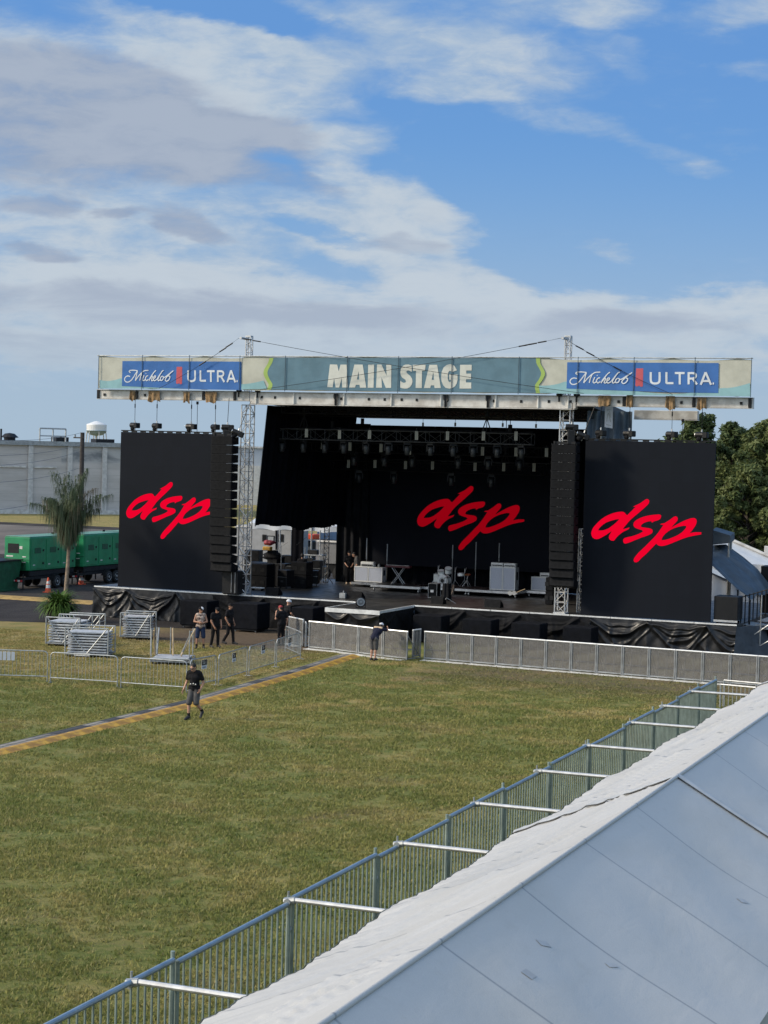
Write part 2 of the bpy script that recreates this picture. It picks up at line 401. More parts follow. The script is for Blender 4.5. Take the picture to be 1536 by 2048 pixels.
# ------------------------------------------------------------------ ground
def grass_colour(t, blade=False):
    pos = t.node('ShaderNodeNewGeometry').outputs['Position']
    x, y, z = t.split(pos)
    p = t.combine(x, y, 0.0)
    a = t.noise(p, .16, 5, .6); b = t.noise(p, .9, 6, .65); c = t.noise(p, 6.0, 4, .6); d = t.noise(p, .33, 4, .55, dist=.6)
    g = t.mix(t.ramp(t.add(t.mul(a, .6), t.mul(b, .4)), .38, .64), (.074, .096, .027), (.130, .131, .045))
    g = t.mix(t.ramp(c, .4, .7, 0, .6), g, (.185, .165, .074))
    straw = t.ramp(t.add(t.mul(d, .6), t.mul(b, .4)), .49, .60)
    # drier towards the stage
    dry = t.mul(t.ramp(y, 40.0, 68.0, .45, 1.15), t.ramp(y, 100, 130, 1.0, .5))
    g = t.mix(t.mul(straw, t.mul(dry, .62)), g, (.245, .190, .095))
    green = t.ramp(t.noise(p, .42, 5, .62, dist=.8), .46, .70, 0, .5)
    g = t.mix(green, g, (.052, .082, .018))
    e = t.add(y, t.mul(t.sub(b, .5), 4.0)); ex = t.add(x, t.mul(t.sub(a, .5), 5.0))
    # worn soil: a strip before the barricade, the walkway by the loudspeakers, scuffs in the grass
    strip = t.mul(t.mul(t.ramp(e, 61.0, 67.5), t.ramp(ex, -29.5, -25.0)), t.ramp(b, .25, .6, .45, 1.0))
    walk = t.mul(t.mul(t.ramp(e, 69.2, 71.4), t.ramp(e, 78, 81, 1, 0)), t.mul(t.ramp(ex, -31.5, -33.5), t.ramp(ex, -45, -41)))
    scuff = t.ramp(t.add(t.mul(d, .7), t.mul(c, .3)), .60, .67)
    yard = t.mul(t.mul(t.ramp(ex, -30.5, -33), t.ramp(e, 55, 61)), t.ramp(b, .3, .6, .2, .75))
    g = t.mix(yard, g, (.19, .15, .075))
    g = t.V('MULTIPLY', g, (1.78, 1.72, 1.48))
    soil = t.M('MINIMUM', t.add(t.add(t.mul(strip, .78), walk), t.mul(scuff, .55)), 1.0)
    s_ = t.mix(t.noise(p, 3.5, 6, .7), (.075, .055, .043), (.19, .14, .10))
    g = t.mix(t.mul(soil, .7 if blade else .95), g, s_)
    return g, c, soil
def grass_mat(blade):
    m_ = bpy.data.materials.new('grass_blades' if blade else 'grass_ground'); m_.use_nodes = True; t = NT(m_.node_tree); b = m_.node_tree.nodes['Principled BSDF']
    g, c, soil = grass_colour(t, blade)
    b.inputs['Roughness'].default_value = .85; b.inputs['Specular IOR Level'].default_value = .15
    if blade:
        r = t.node('ShaderNodeNewGeometry').outputs['Random Per Island']
        g = t.mix(t.ramp(r, 0, 1, 0, .40, False), g, (.30, .275, .115)); g = t.mix(t.ramp(r, .8, 1, 0, .45), g, (.40, .33, .18))
        tr = t.node('ShaderNodeBsdfTranslucent'); t.put(tr.inputs['Color'], g); mx = t.node('ShaderNodeMixShader'); mx.inputs[0].default_value = .35
        out = m_.node_tree.nodes['Material Output']
        t.l.new(b.outputs[0], mx.inputs[1]); t.l.new(tr.outputs[0], mx.inputs[2]); t.l.new(mx.outputs[0], out.inputs['Surface'])
    else:
        pos = t.node('ShaderNodeNewGeometry').outputs['Position']
        h = t.add(t.noise(pos, 14, 6, .7), t.mul(t.noise(pos, 45, 4, .6), .6))
        bn = t.node('ShaderNodeBump'); bn.inputs['Strength'].default_value = .9; bn.inputs['Distance'].default_value = .09
        t.l.new(h, bn.inputs['Height']); t.l.new(bn.outputs[0], b.inputs['Normal'])
    t.put(b.inputs['Base Color'], g if blade else t.V('SCALE', g, .86))
    return m_
GRASS, BLADE = grass_mat(False), grass_mat(True)
def ground_mat(name, c1, c2, c3, s1, bump):
    m_ = bpy.data.materials.new(name); m_.use_nodes = True; t = NT(m_.node_tree); b = m_.node_tree.nodes['Principled BSDF']
    pos = t.node('ShaderNodeNewGeometry').outputs['Position']
    x, y, z = t.split(pos); p2 = t.combine(x, t.mul(y, .35), 0.0)
    g = t.mix(t.ramp(t.noise(p2, s1, 6, .65), .35, .65), c1, c2); g = t.mix(t.ramp(t.noise(p2, s1 * .23, 4, .6, dist=.5), .5, .68), g, c3)
    g = t.mix(t.ramp(t.noise(pos, 18, 3, .6), .5, .8, 0, .5), g, c2)
    t.put(b.inputs['Base Color'], g); b.inputs['Roughness'].default_value = .9; b.inputs['Specular IOR Level'].default_value = .12
    bn = t.node('ShaderNodeBump'); bn.inputs['Strength'].default_value = bump; bn.inputs['Distance'].default_value = .04
    t.l.new(t.noise(pos, 25, 5, .7), bn.inputs['Height']); t.l.new(bn.outputs[0], b.inputs['Normal'])
    return m_
o = MB().quad((-2600, -400, 0), (2600, -400, 0), (2600, 4000, 0), (-2600, 4000, 0)).build('ground', GRASS); tag(o, kind='structure')
edge = [(-150, 70), (-75, 71.2), (-60, 72.2), (-55, 72.9), (-51.5, 73.5), (-48.5, 74.6), (-45, 75.2), (-42, 76.2), (-38, 77.6), (-20, 78.4), (30, 78.4), (30, 166), (-150, 166)]
edge2 = []
for i, p in enumerate(edge):
    q = edge[(i + 1) % len(edge)]; n = 14 if i < 9 else 1
    for k in range(n):
        t_ = k / n; w_ = .35 * (rnd.random() - .5) if n > 1 else 0
        edge2.append((p[0] + (q[0] - p[0]) * t_ + w_, p[1] + (q[1] - p[1]) * t_ + w_ * .7))
ASPH = ground_mat('asphalt_lot', (.026, .0235, .023), (.043, .039, .037), (.060, .053, .048), .6, .9)
ROADM = ground_mat('worn_road', (.098, .088, .080), (.140, .125, .112), (.19, .172, .152), .25, .3)
o = MB().plate([edge2], lambda x, y: (x, y, .004)).build('asphalt', ASPH); tag(o, kind='structure')
o = MB().plate([[(-150, 116), (-95, 117), (-60, 120), (30, 121), (30, 160), (-96, 160), (-107, 161), (-150, 158)]], lambda x, y: (x, y, .009)).build('road', ROADM); tag(o, kind='structure')

def grass_blades():
    r = np.random.default_rng(3); N = 520000
    Y = 16 + (76 - 16) * r.random(N * 3) ** .85; xl = -.715 * Y - 8.0; xr = -8.0 - .026 * (Y - 16)
    X = xl + (xr - xl) * r.random(len(Y))
    # clumps: keep more where a cheap sum of waves is high
    def vn(px, py, sc, sd):
        g = np.random.default_rng(sd).random((256, 256)); a, b = px * sc, py * sc; i, j = np.floor(a).astype(int), np.floor(b).astype(int); u, v = a - i, b - j; u = u * u * (3 - 2 * u); v = v * v * (3 - 2 * v); q = lambda m, n: g[m % 256, n % 256]
        return (q(i, j) * (1 - u) + q(i + 1, j) * u) * (1 - v) + (q(i, j + 1) * (1 - u) + q(i + 1, j + 1) * u) * v
    f = 4 * (vn(X, Y, 1.1, 1) - .5) + 4 * (vn(X, Y, 2.9, 2) - .5) + 4 * (vn(X, Y, 6.3, 4) - .5)
    f_unused = 0 * np.sin(X * 3.1 + np.sin(Y * 1.7) * 2) + np.sin(Y * 3.7 + np.sin(X * 2.3) * 2) + .8 * np.sin(X * 7.3 + Y * 5.1) + .8 * np.sin(Y * 8.9 - X * 6.1)
    keep = r.random(len(X)) < .36 + .15 * f
    soil = ((X < -33) & (Y > 71)) | ((X > -27.5) & (Y > 66.5) & (r.random(len(X)) < .75)) | (Y > 70.9)
    ramp = np.abs(X - np.interp(Y, [42.8, 54.2, 70.5], [-29.5, -29.7, -31.3])) < .62
    keep &= ~soil & ~ramp
    X, Y = X[keep][:N], Y[keep][:N]; N = len(X)
    h = r.uniform(.035, .085, N) * (1 - .25 * (Y > 60)); w = r.uniform(.010, .020, N) * (.8 + Y / 70); a = r.uniform(0, 2 * pi, N); ln = r.uniform(.2, 1.1, N) * h; la = r.uniform(0, 2 * pi, N)
    co = np.empty((N, 3, 3), np.float32)
    co[:, 0] = np.stack([X - w * np.cos(a), Y - w * np.sin(a), np.full(N, .0)], 1); co[:, 1] = np.stack([X + w * np.cos(a), Y + w * np.sin(a), np.full(N, .0)], 1)
    co[:, 2] = np.stack([X + ln * np.cos(la), Y + ln * np.sin(la), h], 1)
    me = bpy.data.meshes.new('grass'); me.vertices.add(3 * N); me.vertices.foreach_set('co', co.ravel())
    me.loops.add(3 * N); me.loops.foreach_set('vertex_index', np.arange(3 * N, dtype=np.int32))
    me.polygons.add(N); me.polygons.foreach_set('loop_start', np.arange(0, 3 * N, 3, dtype=np.int32)); me.polygons.foreach_set('loop_total', np.full(N, 3, np.int32))
    me.materials.append(BLADE); me.update(); me.validate()
    o = bpy.data.objects.new('grass', me); col.objects.link(o); tag(o, kind='stuff')
grass_blades()

# ------------------------------------------------------------------ the stage
SY = 78.9
stage = empty('concert_stage', (-32.95, SY, 0), 0, 'long open-air stage with black deck, pale roof beam and two lattice masts', 'stage')
def st(mb, name, m_, smooth=False, parent=None): return mb.build(name, m_, parent or stage, smooth, world=True)
st(MB().box(-49, -16.9, SY + .06, 92, 1.36, 1.5), 'stage_deck', MT['deck'])
st(MB().box(-34.5, -31.9, 74.96, SY + .055, 1.36, 1.497), 'thrust_deck', MT['deck'])
for a, b in (((-49.02, SY - .02), (-34.55, SY - .02)), ((-31.85, SY - .02), (-16.88, SY - .02))):
    mb = MB(); n = 7 if a[0] < -40 else 8
    for k in range(n):
        x0 = a[0] + (b[0] - a[0]) * k / n; x1 = a[0] + (b[0] - a[0]) * (k + 1) / n - .03
        mb.box(x0, x1, SY - .03, SY + .03, 1.452, 1.512)
    st(mb, 'edge_trim', MT['edge'])
st(MB().box(-34.53, -31.87, 74.88, 74.95, 1.33, 1.515), 'edge_trim', MT['edge'])
st(MB().box(-34.56, -34.50, 74.96, SY - .04, 1.40, 1.512), 'edge_trim', MT['edge'])
st(MB().box(-31.90, -31.84, 74.96, SY - .04, 1.40, 1.512), 'edge_trim', MT['edge'])

def skirt(x0, x1, y0, y1, ztop, seed, swag=2.2, amp=.10, drop=.75, nu=None, flare=.12, m_=None, z0=.02, name='skirt'):
    """hanging cloth pinned along its top at intervals, with swagged folds below each gap"""
    r = random.Random(seed); L = sqrt((x1 - x0) ** 2 + (y1 - y0) ** 2); nx, ny = (y1 - y0) / L, -(x1 - x0) / L
    pins = [0.0]
    while pins[-1] < L: pins.append(pins[-1] + swag * r.uniform(.75, 1.3))
    segs = [(pins[i], pins[i + 1], [(r.uniform(.10, 1.0) * drop, r.uniform(.35, 1), r.uniform(-.9, .9), r.uniform(.03, .075), r.uniform(.45, 1.0)) for _ in range(6)], r.uniform(.3, 1.2)) for i in range(len(pins) - 1)]
    ph = [r.uniform(0, 6) for _ in range(6)]; H = ztop - z0
    slants = [(r.uniform(0, L), r.uniform(-.9, .9), r.uniform(.04, .12), r.uniform(.2, .7)) for _ in range(int(L * 1.6))]
    def f(u, v):
        s = u * L; z = z0 + H * v; dn = (1 - v) * H; out = flare * (1 - v)
        for a, b, fs, gather in segs:
            if a <= s <= b:
                t = (s - a) / (b - a)
                for dp, am, sk, wd, pw in fs:
                    tt = min(max(t + sk * .3 * t * (1 - t), 0), 1); c = dp * (1 - abs(2 * tt - 1) ** (1 + pw)); q = (dn - c * 1.25 - .03 * sin(s * 7 + ph[3])) / wd
                    out += amp * am * (exp(-q * q) if q < 0 else exp(-q * q * .25)) * (.3 + 2.2 * t * (1 - t))
                out += amp * gather * exp(-((min(t, 1 - t) * (b - a)) / .13) ** 2) * (1 - v) * .8
        for c, k, wd, am in slants:
            q = (s - c - k * dn + .05 * sin(dn * 6 + ph[4])) / wd; out += amp * am * .6 * exp(-q * q) * min(1, dn * 2)
        out += amp * (1 - v) * (.25 * sin(s * 1.9 + ph[0] + 2 * v) + .16 * sin(s * 5.3 + ph[1] - 4 * v) + .09 * sin(s * 12.7 + ph[2] + 3 * sin(v * 5)))
        return (x0 + (x1 - x0) * u + nx * out, y0 + (y1 - y0) * u + ny * out, z)
    mb = MB().grid(f, nu or int(L * 20), 44)
    return st(mb, name, m_ or MT['tarp'], True)
skirt(-49, -42.3, SY - .05, SY - .05, 1.42, 1, 2.3, .16, 1.3)
skirt(-42.3, -34.6, SY - .05, SY - .05, 1.42, 2, 2.2, .10, .8, m_=MT['black'])
skirt(-34.5, -31.9, 74.94, 74.94, 1.33, 3, 1.3, .05, .35, flare=.02)
skirt(-31.88, -31.88, 74.96, SY - .1, 1.40, 4, 2.0, .05, .4, flare=.02, m_=MT['black'])
skirt(-31.8, -23.4, SY - .05, SY - .05, 1.42, 5, 2.3, .10, .8, m_=MT['black'])
skirt(-23.4, -16.9, SY - .05, SY - .05, 1.42, 6, 2.2, .15, 1.1)
st(MB().grid(lambda u, v: (-16.9 + .9 * u + (1 - v) * .5 * u, SY - .06 + 1.6 * u - (1 - v) * .5 - .10 * sin(u * 9) * (1 - v), .02 + 1.40 * v), 24, 12), 'skirt', mat('dark_slate_tarp', (.022, .030, .040), .6, var=.4, bump=.4, bs=6), True)
st(MB().grid(lambda u, v: (-49.02 - .05 * sin(u * 30) * (1 - v), SY - .06 + 12 * u, .02 + 1.38 * v), 40, 6), 'skirt', MT['tarp'], True)

for x, sgn in ((-40.85, 1), (-24.9, -1)):
    mb = MB(); lattice(mb, (x, SY + .32, 1.56), (x, SY + .32, 10.6), .46, 20, .032, .018)
    mb.box(x - .28, x + .28, SY + .04, SY + .60, 1.512, 1.56)
    mast = st(mb, 'support_mast', MT['alu'])
    mb = MB(); lattice(mb, (x - .02, SY + .32, 11.26), (x - .02, SY + .32, 13.86), .24, 7, .03, .014)
    mb.box(x - .16, x + .12, SY + .18, SY + .46, 13.86, 13.92).box(x - .05, x + .05, SY - .62, SY + .18, 13.70, 13.80)
    st(mb, 'mast_head', MT['alu'])
mb = MB(); lattice(mb, (-24.15, SY + 1.0, 1.56), (-24.15, SY + 1.0, 5.3), .34, 9, .028, .016); st(mb, 'support_mast', MT['alud'])
# header beam: deep middle span, shallower wings, gussets, sockets, straps
BF = SY - .12
st(MB().bbox(-40.55, -24.35, BF, BF + .34, 10.66, 11.20, .02).box(-40.5, -24.4, BF - .05, BF + .36, 10.62, 10.657).box(-40.5, -24.4, BF - .04, BF + .36, 11.203, 11.235), 'header_beam', MT['wmetal'])
for x0, x1 in ((-49.05, -40.58), (-24.32, -16.5)):
    st(MB().bbox(x0, x1, BF + .02, BF + .30, 10.80, 11.22, .015).box(x0, x1, BF - .02, BF + .32, 10.775, 10.797).box(x0, x1, BF - .02, BF + .32, 11.223, 11.25), 'wing_beam', MT['wmetal'])
for x in (-40.2, -38.2, -35.6, -33.2, -30.75, -28.1, -26.1, -24.7):
    st(MB().bar((x, BF - .03, 10.66), (x, BF - .03, 11.2), .05, 8), 'gusset', MT['white'])
for x in (-48.95, -46.75, -43.05, -41.35, -23.05 + .2, -22.15, -19.05, -16.62):
    st(MB().bbox(x - .07, x + .07, BF - .05, BF + .01, 10.80, 11.23, .02), 'end_bracket', MT['blackm'])
for x, z in ((-48.6, 11.0), (-46.3, 11.0), (-42.8, 11.0), (-40.25 + .35, 10.98), (-39.2, 10.97), (-37.9, 10.96), (-35.75, 10.95), (-34.35, 10.95), (-33.55, 10.95), (-32.7, 10.95), (-31.95, 10.95), (-30.45, 10.95),
             (-28.2, 10.95), (-26.9, 10.95), (-25.6, 10.96), (-24.6, 10.97), (-22.4, 11.0), (-19.6, 11.0), (-17.0, 11.0)):
    st(MB().box(x - .055, x + .055, BF - .02, BF + .018, z - .06, z + .06), 'socket', MT['blackm'])
for x in (-36.0, -30.5, -28.45):
    st(MB().grid(lambda u, v: (x + (u - .5) * (.26 if v > .55 else .15) , BF - .07 - .02 * sin(u * 8), 10.64 + .56 * v), 4, 8), 'sling', MT['blackm'])
for x in (-41.1, -40.1, -25.1, -24.3):   # shackles and sheave blocks over the masts
    st(MB().ell((x, BF - .06, 11.27), (.16, .1, .09), 8, 6).bar((x, BF - .1, 10.95), (x, BF - .1, 11.25), .045), 'sheave_block', MT['blackm'])
st(MB().bbox(-22.3, -19.4, 81.0, 81.3, 10.32, 10.70, .015).box(-22.3, -19.4, 80.97, 81.33, 10.28, 10.318), 'outrigger_beam', MT['wmetal'])
# roof: dark underside rising slightly to the front, purlins, rear beam
ROOFM = mat('roof_skin', (.03, .031, .034), .6, var=.4)
st(MB().addf([(-40.4, SY + .3, 10.72), (-23.6, SY + .3, 10.72), (-25.6, 91.5, 10.32), (-40.4, 91.5, 10.32), (-40.4, SY + .3, 11.15), (-23.6, SY + .3, 11.15), (-25.6, 91.5, 10.9), (-40.4, 91.5, 10.9)],
             [(0, 3, 2, 1), (4, 5, 6, 7), (0, 1, 5, 4), (1, 2, 6, 5), (2, 3, 7, 6), (3, 0, 4, 7)]), 'roof', ROOFM)
for k in range(2):
    y = SY + 1.6 + k * 2.0; mb = MB(); zc = 10.72 - .4 * (y - SY - .3) / 12.3 - .22
    lattice(mb, (-39.6, y, zc), (-24.0, y, zc), .36, 22, .025, .014); st(mb, 'roof_truss', MT['blackm'])
# cables from the mast heads
def cable(name, p, q, r=.022, sag=.1, links=()):
    p, q = vec(p), vec(q); pts = [p + (q - p) * (k / 12) - Vector((0, 0, sag * 4 * (k / 12) * (1 - k / 12))) for k in range(13)]
    mb = MB().tube(pts, r, 5)
    for t_ in links:
        c = p + (q - p) * t_ - Vector((0, 0, sag * 4 * t_ * (1 - t_))); d = (q - p).normalized()
        mb.bar(c - d * .2, c + d * .2, .032, 6)
    return st(mb, name, MT['blackm'])
CY = SY - .62
for mx, tx, lk in ((-40.95, PY(318, 781, CY)[0], (.12, .2, .45)), (-24.85, PY(1345, 797, CY)[0], (.15, .25, .5)), (-40.85, PY(1168, 786, CY)[0], (.02, .05)), (-24.95, PY(520, 773, CY)[0], (.06, .09, .1, .12))):
    cable('stay_cable', (mx, CY + .02, 13.75), (tx, CY, 11.32), .011, .12, lk)

# ------------------------------------------------------------------ banner
BY = SY - .42
banner = empty('stage_banner', (-32.83, BY, 11.3), 0, 'long mesh banner with blue logo panels and big pale lettering above the stage', 'banner')
def bmat(n, c): return mat(n, c, .8, var=.16, vs=1.3, bump=.25, bs=5, spec=.2)
BM = dict(cream=bmat('cream_mesh', (.43, .435, .375)), teal=bmat('teal_mesh', (.105, .185, .235)), aqua=bmat('aqua_mesh', (.23, .40, .43)), lime=bmat('lime_mesh', (.30, .42, .12)),
          blue=bmat('blue_mesh', (.050, .14, .37)), red=bmat('red_ribbon', (.46, .10, .12)), pale=bmat('pale_print', (.52, .535, .49)), line=bmat('white_print', (.58, .62, .66)))
def bn(mb, name, m_, parent=None): return mb.build(name, m_, parent or banner, world=True)
def bp(layer): return lambda x, y: PY(x, y, BY - .006 * layer)
def sag_edge(u): return 0
xl, xr = PY(197, 713, BY)[0], PY(1504, 718, BY)[0]
zt, zb = 12.89, 11.27
def cloth(u, v):
    x = xl + (xr - xl) * u; w_ = .012 * sin(x * 1.9) * sin(v * 3.1)
    bot = .10 * sin(pi * ((x * .35) % 1)) * (1 if (u < .25 or u > .72) else .35)
    return (x, BY + .02 + w_, zb + bot * (1 - v) + (zt - zb - bot) * v)
c_o = bn(MB().grid(cloth, 160, 10), 'banner_cloth', BM['cream'])
# teal middle with waved ends, lime bands, aqua waves
wl = [(539, 716), (536, 726), (529, 738), (527, 747), (531, 758), (537, 769), (534, 779)]
def smooth(P):
    o_ = []
    for i in range(len(P) - 1):
        a, b, c, d = (Vector(P[max(i - 1, 0)]), Vector(P[i]), Vector(P[i + 1]), Vector(P[min(i + 2, len(P) - 1)]))
        for k in range(5): t = k / 5; q = .5 * ((2 * b) + (c - a) * t + (2 * a - 5 * b + 4 * c - d) * t * t + (3 * b - a - 3 * c + d) * t ** 3); o_.append((q.x, q.y))
    return o_ + [P[-1]]
wr = [(1072, 716), (1073, 727), (1079, 738), (1082, 748), (1077, 760), (1070, 771), (1072, 786)]
wl, wr = smooth(wl), smooth(wr)
bn(MB().plate([[(p[0] + 3, p[1]) for p in wl] + [(p[0] + 3, p[1]) for p in reversed(wr)]], bp(1)), 'middle_panel', BM['teal'])
for w_, s_ in ((wl, 1), (wr, -1)):
    bn(MB().plate([[(p[0] - (0 if s_ > 0 else 0), p[1]) for p in w_] + [(p[0] + 8, p[1]) for p in reversed(w_)]], bp(2)), 'lime_band', BM['lime'])
def wave(pts, base): return MB().plate([smooth(pts) + base], bp(1.5))
bn(wave([(199, 760), (215, 762), (230, 760), (246, 756), (270, 758), (330, 768), (400, 772), (450, 770), (490, 768), (510, 765), (527, 761)], [(534, 778), (470, 779), (300, 777), (199, 777)]), 'aqua_wave', BM['aqua'])
bn(wave([(1077, 771), (1095, 771), (1115, 768), (1133, 763), (1150, 768), (1250, 780), (1350, 788), (1437, 777), (1455, 776), (1475, 773), (1500, 766)], [(1501, 793), (1438, 792), (1250, 790), (1073, 786)]), 'aqua_wave', BM['aqua'])
R_ = [(1134.5, 724.5), (1437.5, 725.5), (1436, 786), (1133, 776)]
panel = bn(MB().plate([[(1134.5, 724.5), (1437.5, 726), (1436.5, 786), (1330, 784.5), (1240, 781), (1133, 777)]], bp(3)), 'logo_panel', BM['blue'])
U_ = 4.955
LAY = [4.0]
def lz(x, y): return bp(LAY[0])(1130 + x / U_, 715 + y / U_)
ultra = [[(850, 145), (850, 225), (862, 250), (892, 258), (925, 250), (937, 225), (937, 145)], [(1005, 145), (1005, 257)], [(1005, 254), (1075, 254)], [(1088, 154), (1185, 154)], [(1137, 154), (1137, 267)],
         [(1225, 267), (1225, 145)], [(1225, 155), (1270, 155), (1295, 168), (1293, 195), (1265, 208), (1225, 208)], [(1262, 205), (1308, 267)], [(1345, 270), (1393, 146)], [(1393, 146), (1447, 271)], [(1365, 233), (1428, 233)], [(1463, 258), (1476, 258)]]
script = [[(118, 208), (85, 203), (58, 218), (50, 245), (72, 266), (108, 262), (145, 235), (180, 190), (212, 148)], [(125, 168), (107, 158), (118, 146), (160, 143), (212, 148)], [(212, 148), (198, 200), (185, 252)], [(185, 252), (225, 205), (272, 162)],
          [(272, 162), (252, 205), (240, 252)], [(270, 166), (300, 148), (350, 145)], [(295, 195), (278, 238), (290, 252), (312, 238)], [(316, 176), (322, 180)], [(348, 202), (328, 205), (312, 230), (325, 252), (350, 238)], [(365, 232), (420, 165), (446, 146)], [(416, 168), (382, 215), (356, 254)],
          [(368, 235), (395, 205), (402, 214), (388, 245), (400, 253), (418, 238)], [(415, 235), (438, 217), (440, 204), (424, 206), (412, 235), (426, 253), (458, 238)], [(460, 235), (518, 160), (542, 146)], [(524, 152), (490, 200), (470, 238), (478, 253), (498, 240)], [(522, 205), (503, 222), (503, 248), (528, 244), (540, 216), (522, 205)],
          [(540, 216), (560, 215), (600, 190), (640, 165), (664, 148)], [(640, 162), (585, 212), (562, 242), (582, 258), (610, 240), (622, 210), (603, 204)]]
mb = MB()
for s_ in ultra: LAY[0] += .22; mb.stroke(s_, 21, lz)
lt1 = bn(mb, 'lettering', BM['line'], panel)
mb = MB()
LAY[0] = 4.0
for s_ in script: LAY[0] += .22; mb.stroke(s_, 10.5, lz)
LAY[0] = 4.0
lt2 = bn(mb, 'script_lettering', BM['line'], panel)
rib = bn(MB().plate([[(705, 108), (775, 108), (772, 285), (752, 292), (735, 278), (715, 288), (697, 280)]], lz), 'red_ribbon', BM['red'], panel)
# the twin panel at the other end: same artwork, placed by the panel's own corners
A = PY(1134.5, 724.5, BY); B = PY(1437.5, 725.5, BY); Cc = PY(1133, 777, BY)
A2 = PY(245, 722, BY); B2 = PY(483, 724, BY); C2 = PY(247, 772, BY)
def twin(ob, parent, name):
    me = ob.data.copy(); o2 = bpy.data.objects.new(name, me); col.objects.link(o2); off = parent_world(ob.parent)
    for v_ in me.vertices:
        w_ = v_.co + off; fx = (w_.x - A[0]) / (B[0] - A[0]); fz = (w_.z - A[2]) / (Cc[2] - A[2])
        v_.co = Vector((A2[0] + fx * (B2[0] - A2[0]), w_.y, A2[2] + fz * (C2[2] - A2[2]))) - parent_world(parent)
    o2.parent = parent; return o2
p2_ = twin(panel, banner, 'logo_panel')
for ob, n in ((lt1, 'lettering'), (lt2, 'script_lettering'), (rib, 'red_ribbon')): twin(ob, p2_, n)
L_ = {'M': [[(95, 66), (165, 68), (180, 135), (197, 68), (255, 68), (268, 288), (213, 288), (208, 195), (185, 288), (150, 288), (135, 195), (122, 286), (70, 284)]],
      'A': [[(330, 68), (410, 68), (444, 290), (384, 290), (379, 262), (345, 262), (336, 288), (280, 288)], [(370, 130), (377, 212), (355, 212)]],
      'I': [[(462, 68), (520, 68), (514, 290), (458, 290)]],
      'N': [[(548, 68), (590, 68), (640, 175), (635, 70), (685, 70), (683, 292), (632, 292), (590, 190), (595, 290), (538, 290)]],
      'S': [[(880, 78), (881, 140), (862, 128), (845, 124), (830, 130), (829, 142), (842, 157), (866, 176), (884, 203), (888, 232), (880, 262), (862, 285), (838, 297), (815, 299), (792, 296), (770, 288), (771, 222), (786, 236), (803, 243), (819, 240), (826, 228), (817, 211), (790, 194), (775, 170), (771, 140), (777, 108), (796, 80), (820, 68), (850, 67)]],
      'T': [[(890, 70), (1014, 70), (1008, 128), (980, 128), (977, 293), (918, 293), (922, 128), (893, 128)]],
      'B': [[(1050, 70), (1125, 70), (1160, 293), (1100, 293), (1096, 268), (1065, 268), (1058, 293), (998, 293)], [(1088, 135), (1095, 215), (1073, 215)]],
      'G': [[(1315, 122), (1263, 143), (1257, 130), (1245, 128), (1233, 140), (1227, 165), (1227, 203), (1234, 228), (1246, 238), (1255, 234), (1258, 214), (1240, 212), (1240, 163), (1320, 163), (1321, 212), (1313, 248), (1296, 276), (1270, 294), (1240, 299), (1206, 291), (1182, 266), (1167, 228), (1163, 188), (1168, 138), (1187, 94), (1218, 71), (1252, 65), (1288, 76)]],
      'E': [[(1345, 70), (1456, 70), (1456, 125), (1404, 125), (1404, 155), (1450, 155), (1450, 208), (1402, 208), (1402, 240), (1452, 240), (1452, 298), (1340, 298)]]}
for k in L_: bn(MB().plate(L_[k], lambda x, y: bp(3)(640 + x / 4.8, 715 + y / 4.8)), 'letter', BM['pale'])
for x in [PY(a, 745, BY)[0] for a in (198, 285, 379, 480, 571, 695, 797, 904, 1038, 1156, 1268, 1390, 1503)]:
    bn(MB().bar((x, BY - .045, 11.25), (x, BY - .045, 12.93), .016, 5), 'post', MT['postblue'])
bn(MB().bar((xl - .05, BY - .02, 12.9), (xr + .05, BY - .02, 12.9), .026, 6), 'top_rail', MT['galv'])

# ------------------------------------------------------------------ video walls with the red script
D = [[(775, 88), (795, 94), (805, 112), (800, 140), (780, 165), (740, 203), (700, 240), (660, 275), (620, 310), (585, 342), (560, 368), (535, 400), (505, 437), (490, 462), (530, 452), (572, 438), (560, 460), (530, 476), (500, 490), (470, 512), (440, 538), (415, 565), (385, 605), (365, 608), (345, 604), (325, 592), (317, 572), (322, 545), (337, 520), (352, 490), (310, 520), (280, 542), (250, 560), (220, 578), (190, 592), (165, 597), (140, 594), (115, 580), (102, 560), (95, 530), (100, 500), (112, 470), (130, 443), (155, 415), (185, 383), (220, 350), (260, 323), (300, 300), (345, 280), (390, 265), (430, 256), (470, 252), (490, 254), (508, 264), (525, 285), (540, 290), (565, 265), (590, 240), (615, 213), (640, 188), (605, 188), (630, 175), (660, 160), (690, 145), (715, 127), (740, 108), (758, 94)],
     [(180, 490), (195, 462), (215, 440), (245, 413), (280, 390), (320, 373), (360, 360), (400, 348), (440, 343), (430, 356), (405, 383), (370, 415), (340, 438), (310, 460), (280, 474), (250, 485), (215, 490)]]
S = [[(930, 268), (945, 271), (956, 283), (953, 308), (942, 325), (930, 333), (905, 343), (880, 350), (862, 358), (845, 372), (838, 352), (812, 355), (790, 360), (760, 371), (735, 385), (718, 400), (710, 415), (718, 428), (745, 432), (780, 435), (815, 438), (840, 445), (853, 455), (858, 470), (855, 488), (845, 500), (825, 512), (800, 525), (760, 540), (720, 555), (680, 573), (640, 590), (600, 609), (560, 625), (535, 633), (515, 635), (502, 622), (497, 605), (499, 585), (510, 571), (525, 565), (560, 555), (600, 545), (640, 531), (680, 515), (715, 497), (740, 480), (725, 463), (697, 457), (670, 450), (645, 441), (630, 430), (620, 415), (618, 398), (622, 380), (632, 365), (652, 347), (680, 330), (714, 313), (750, 300), (790, 289), (830, 280), (880, 273)]]
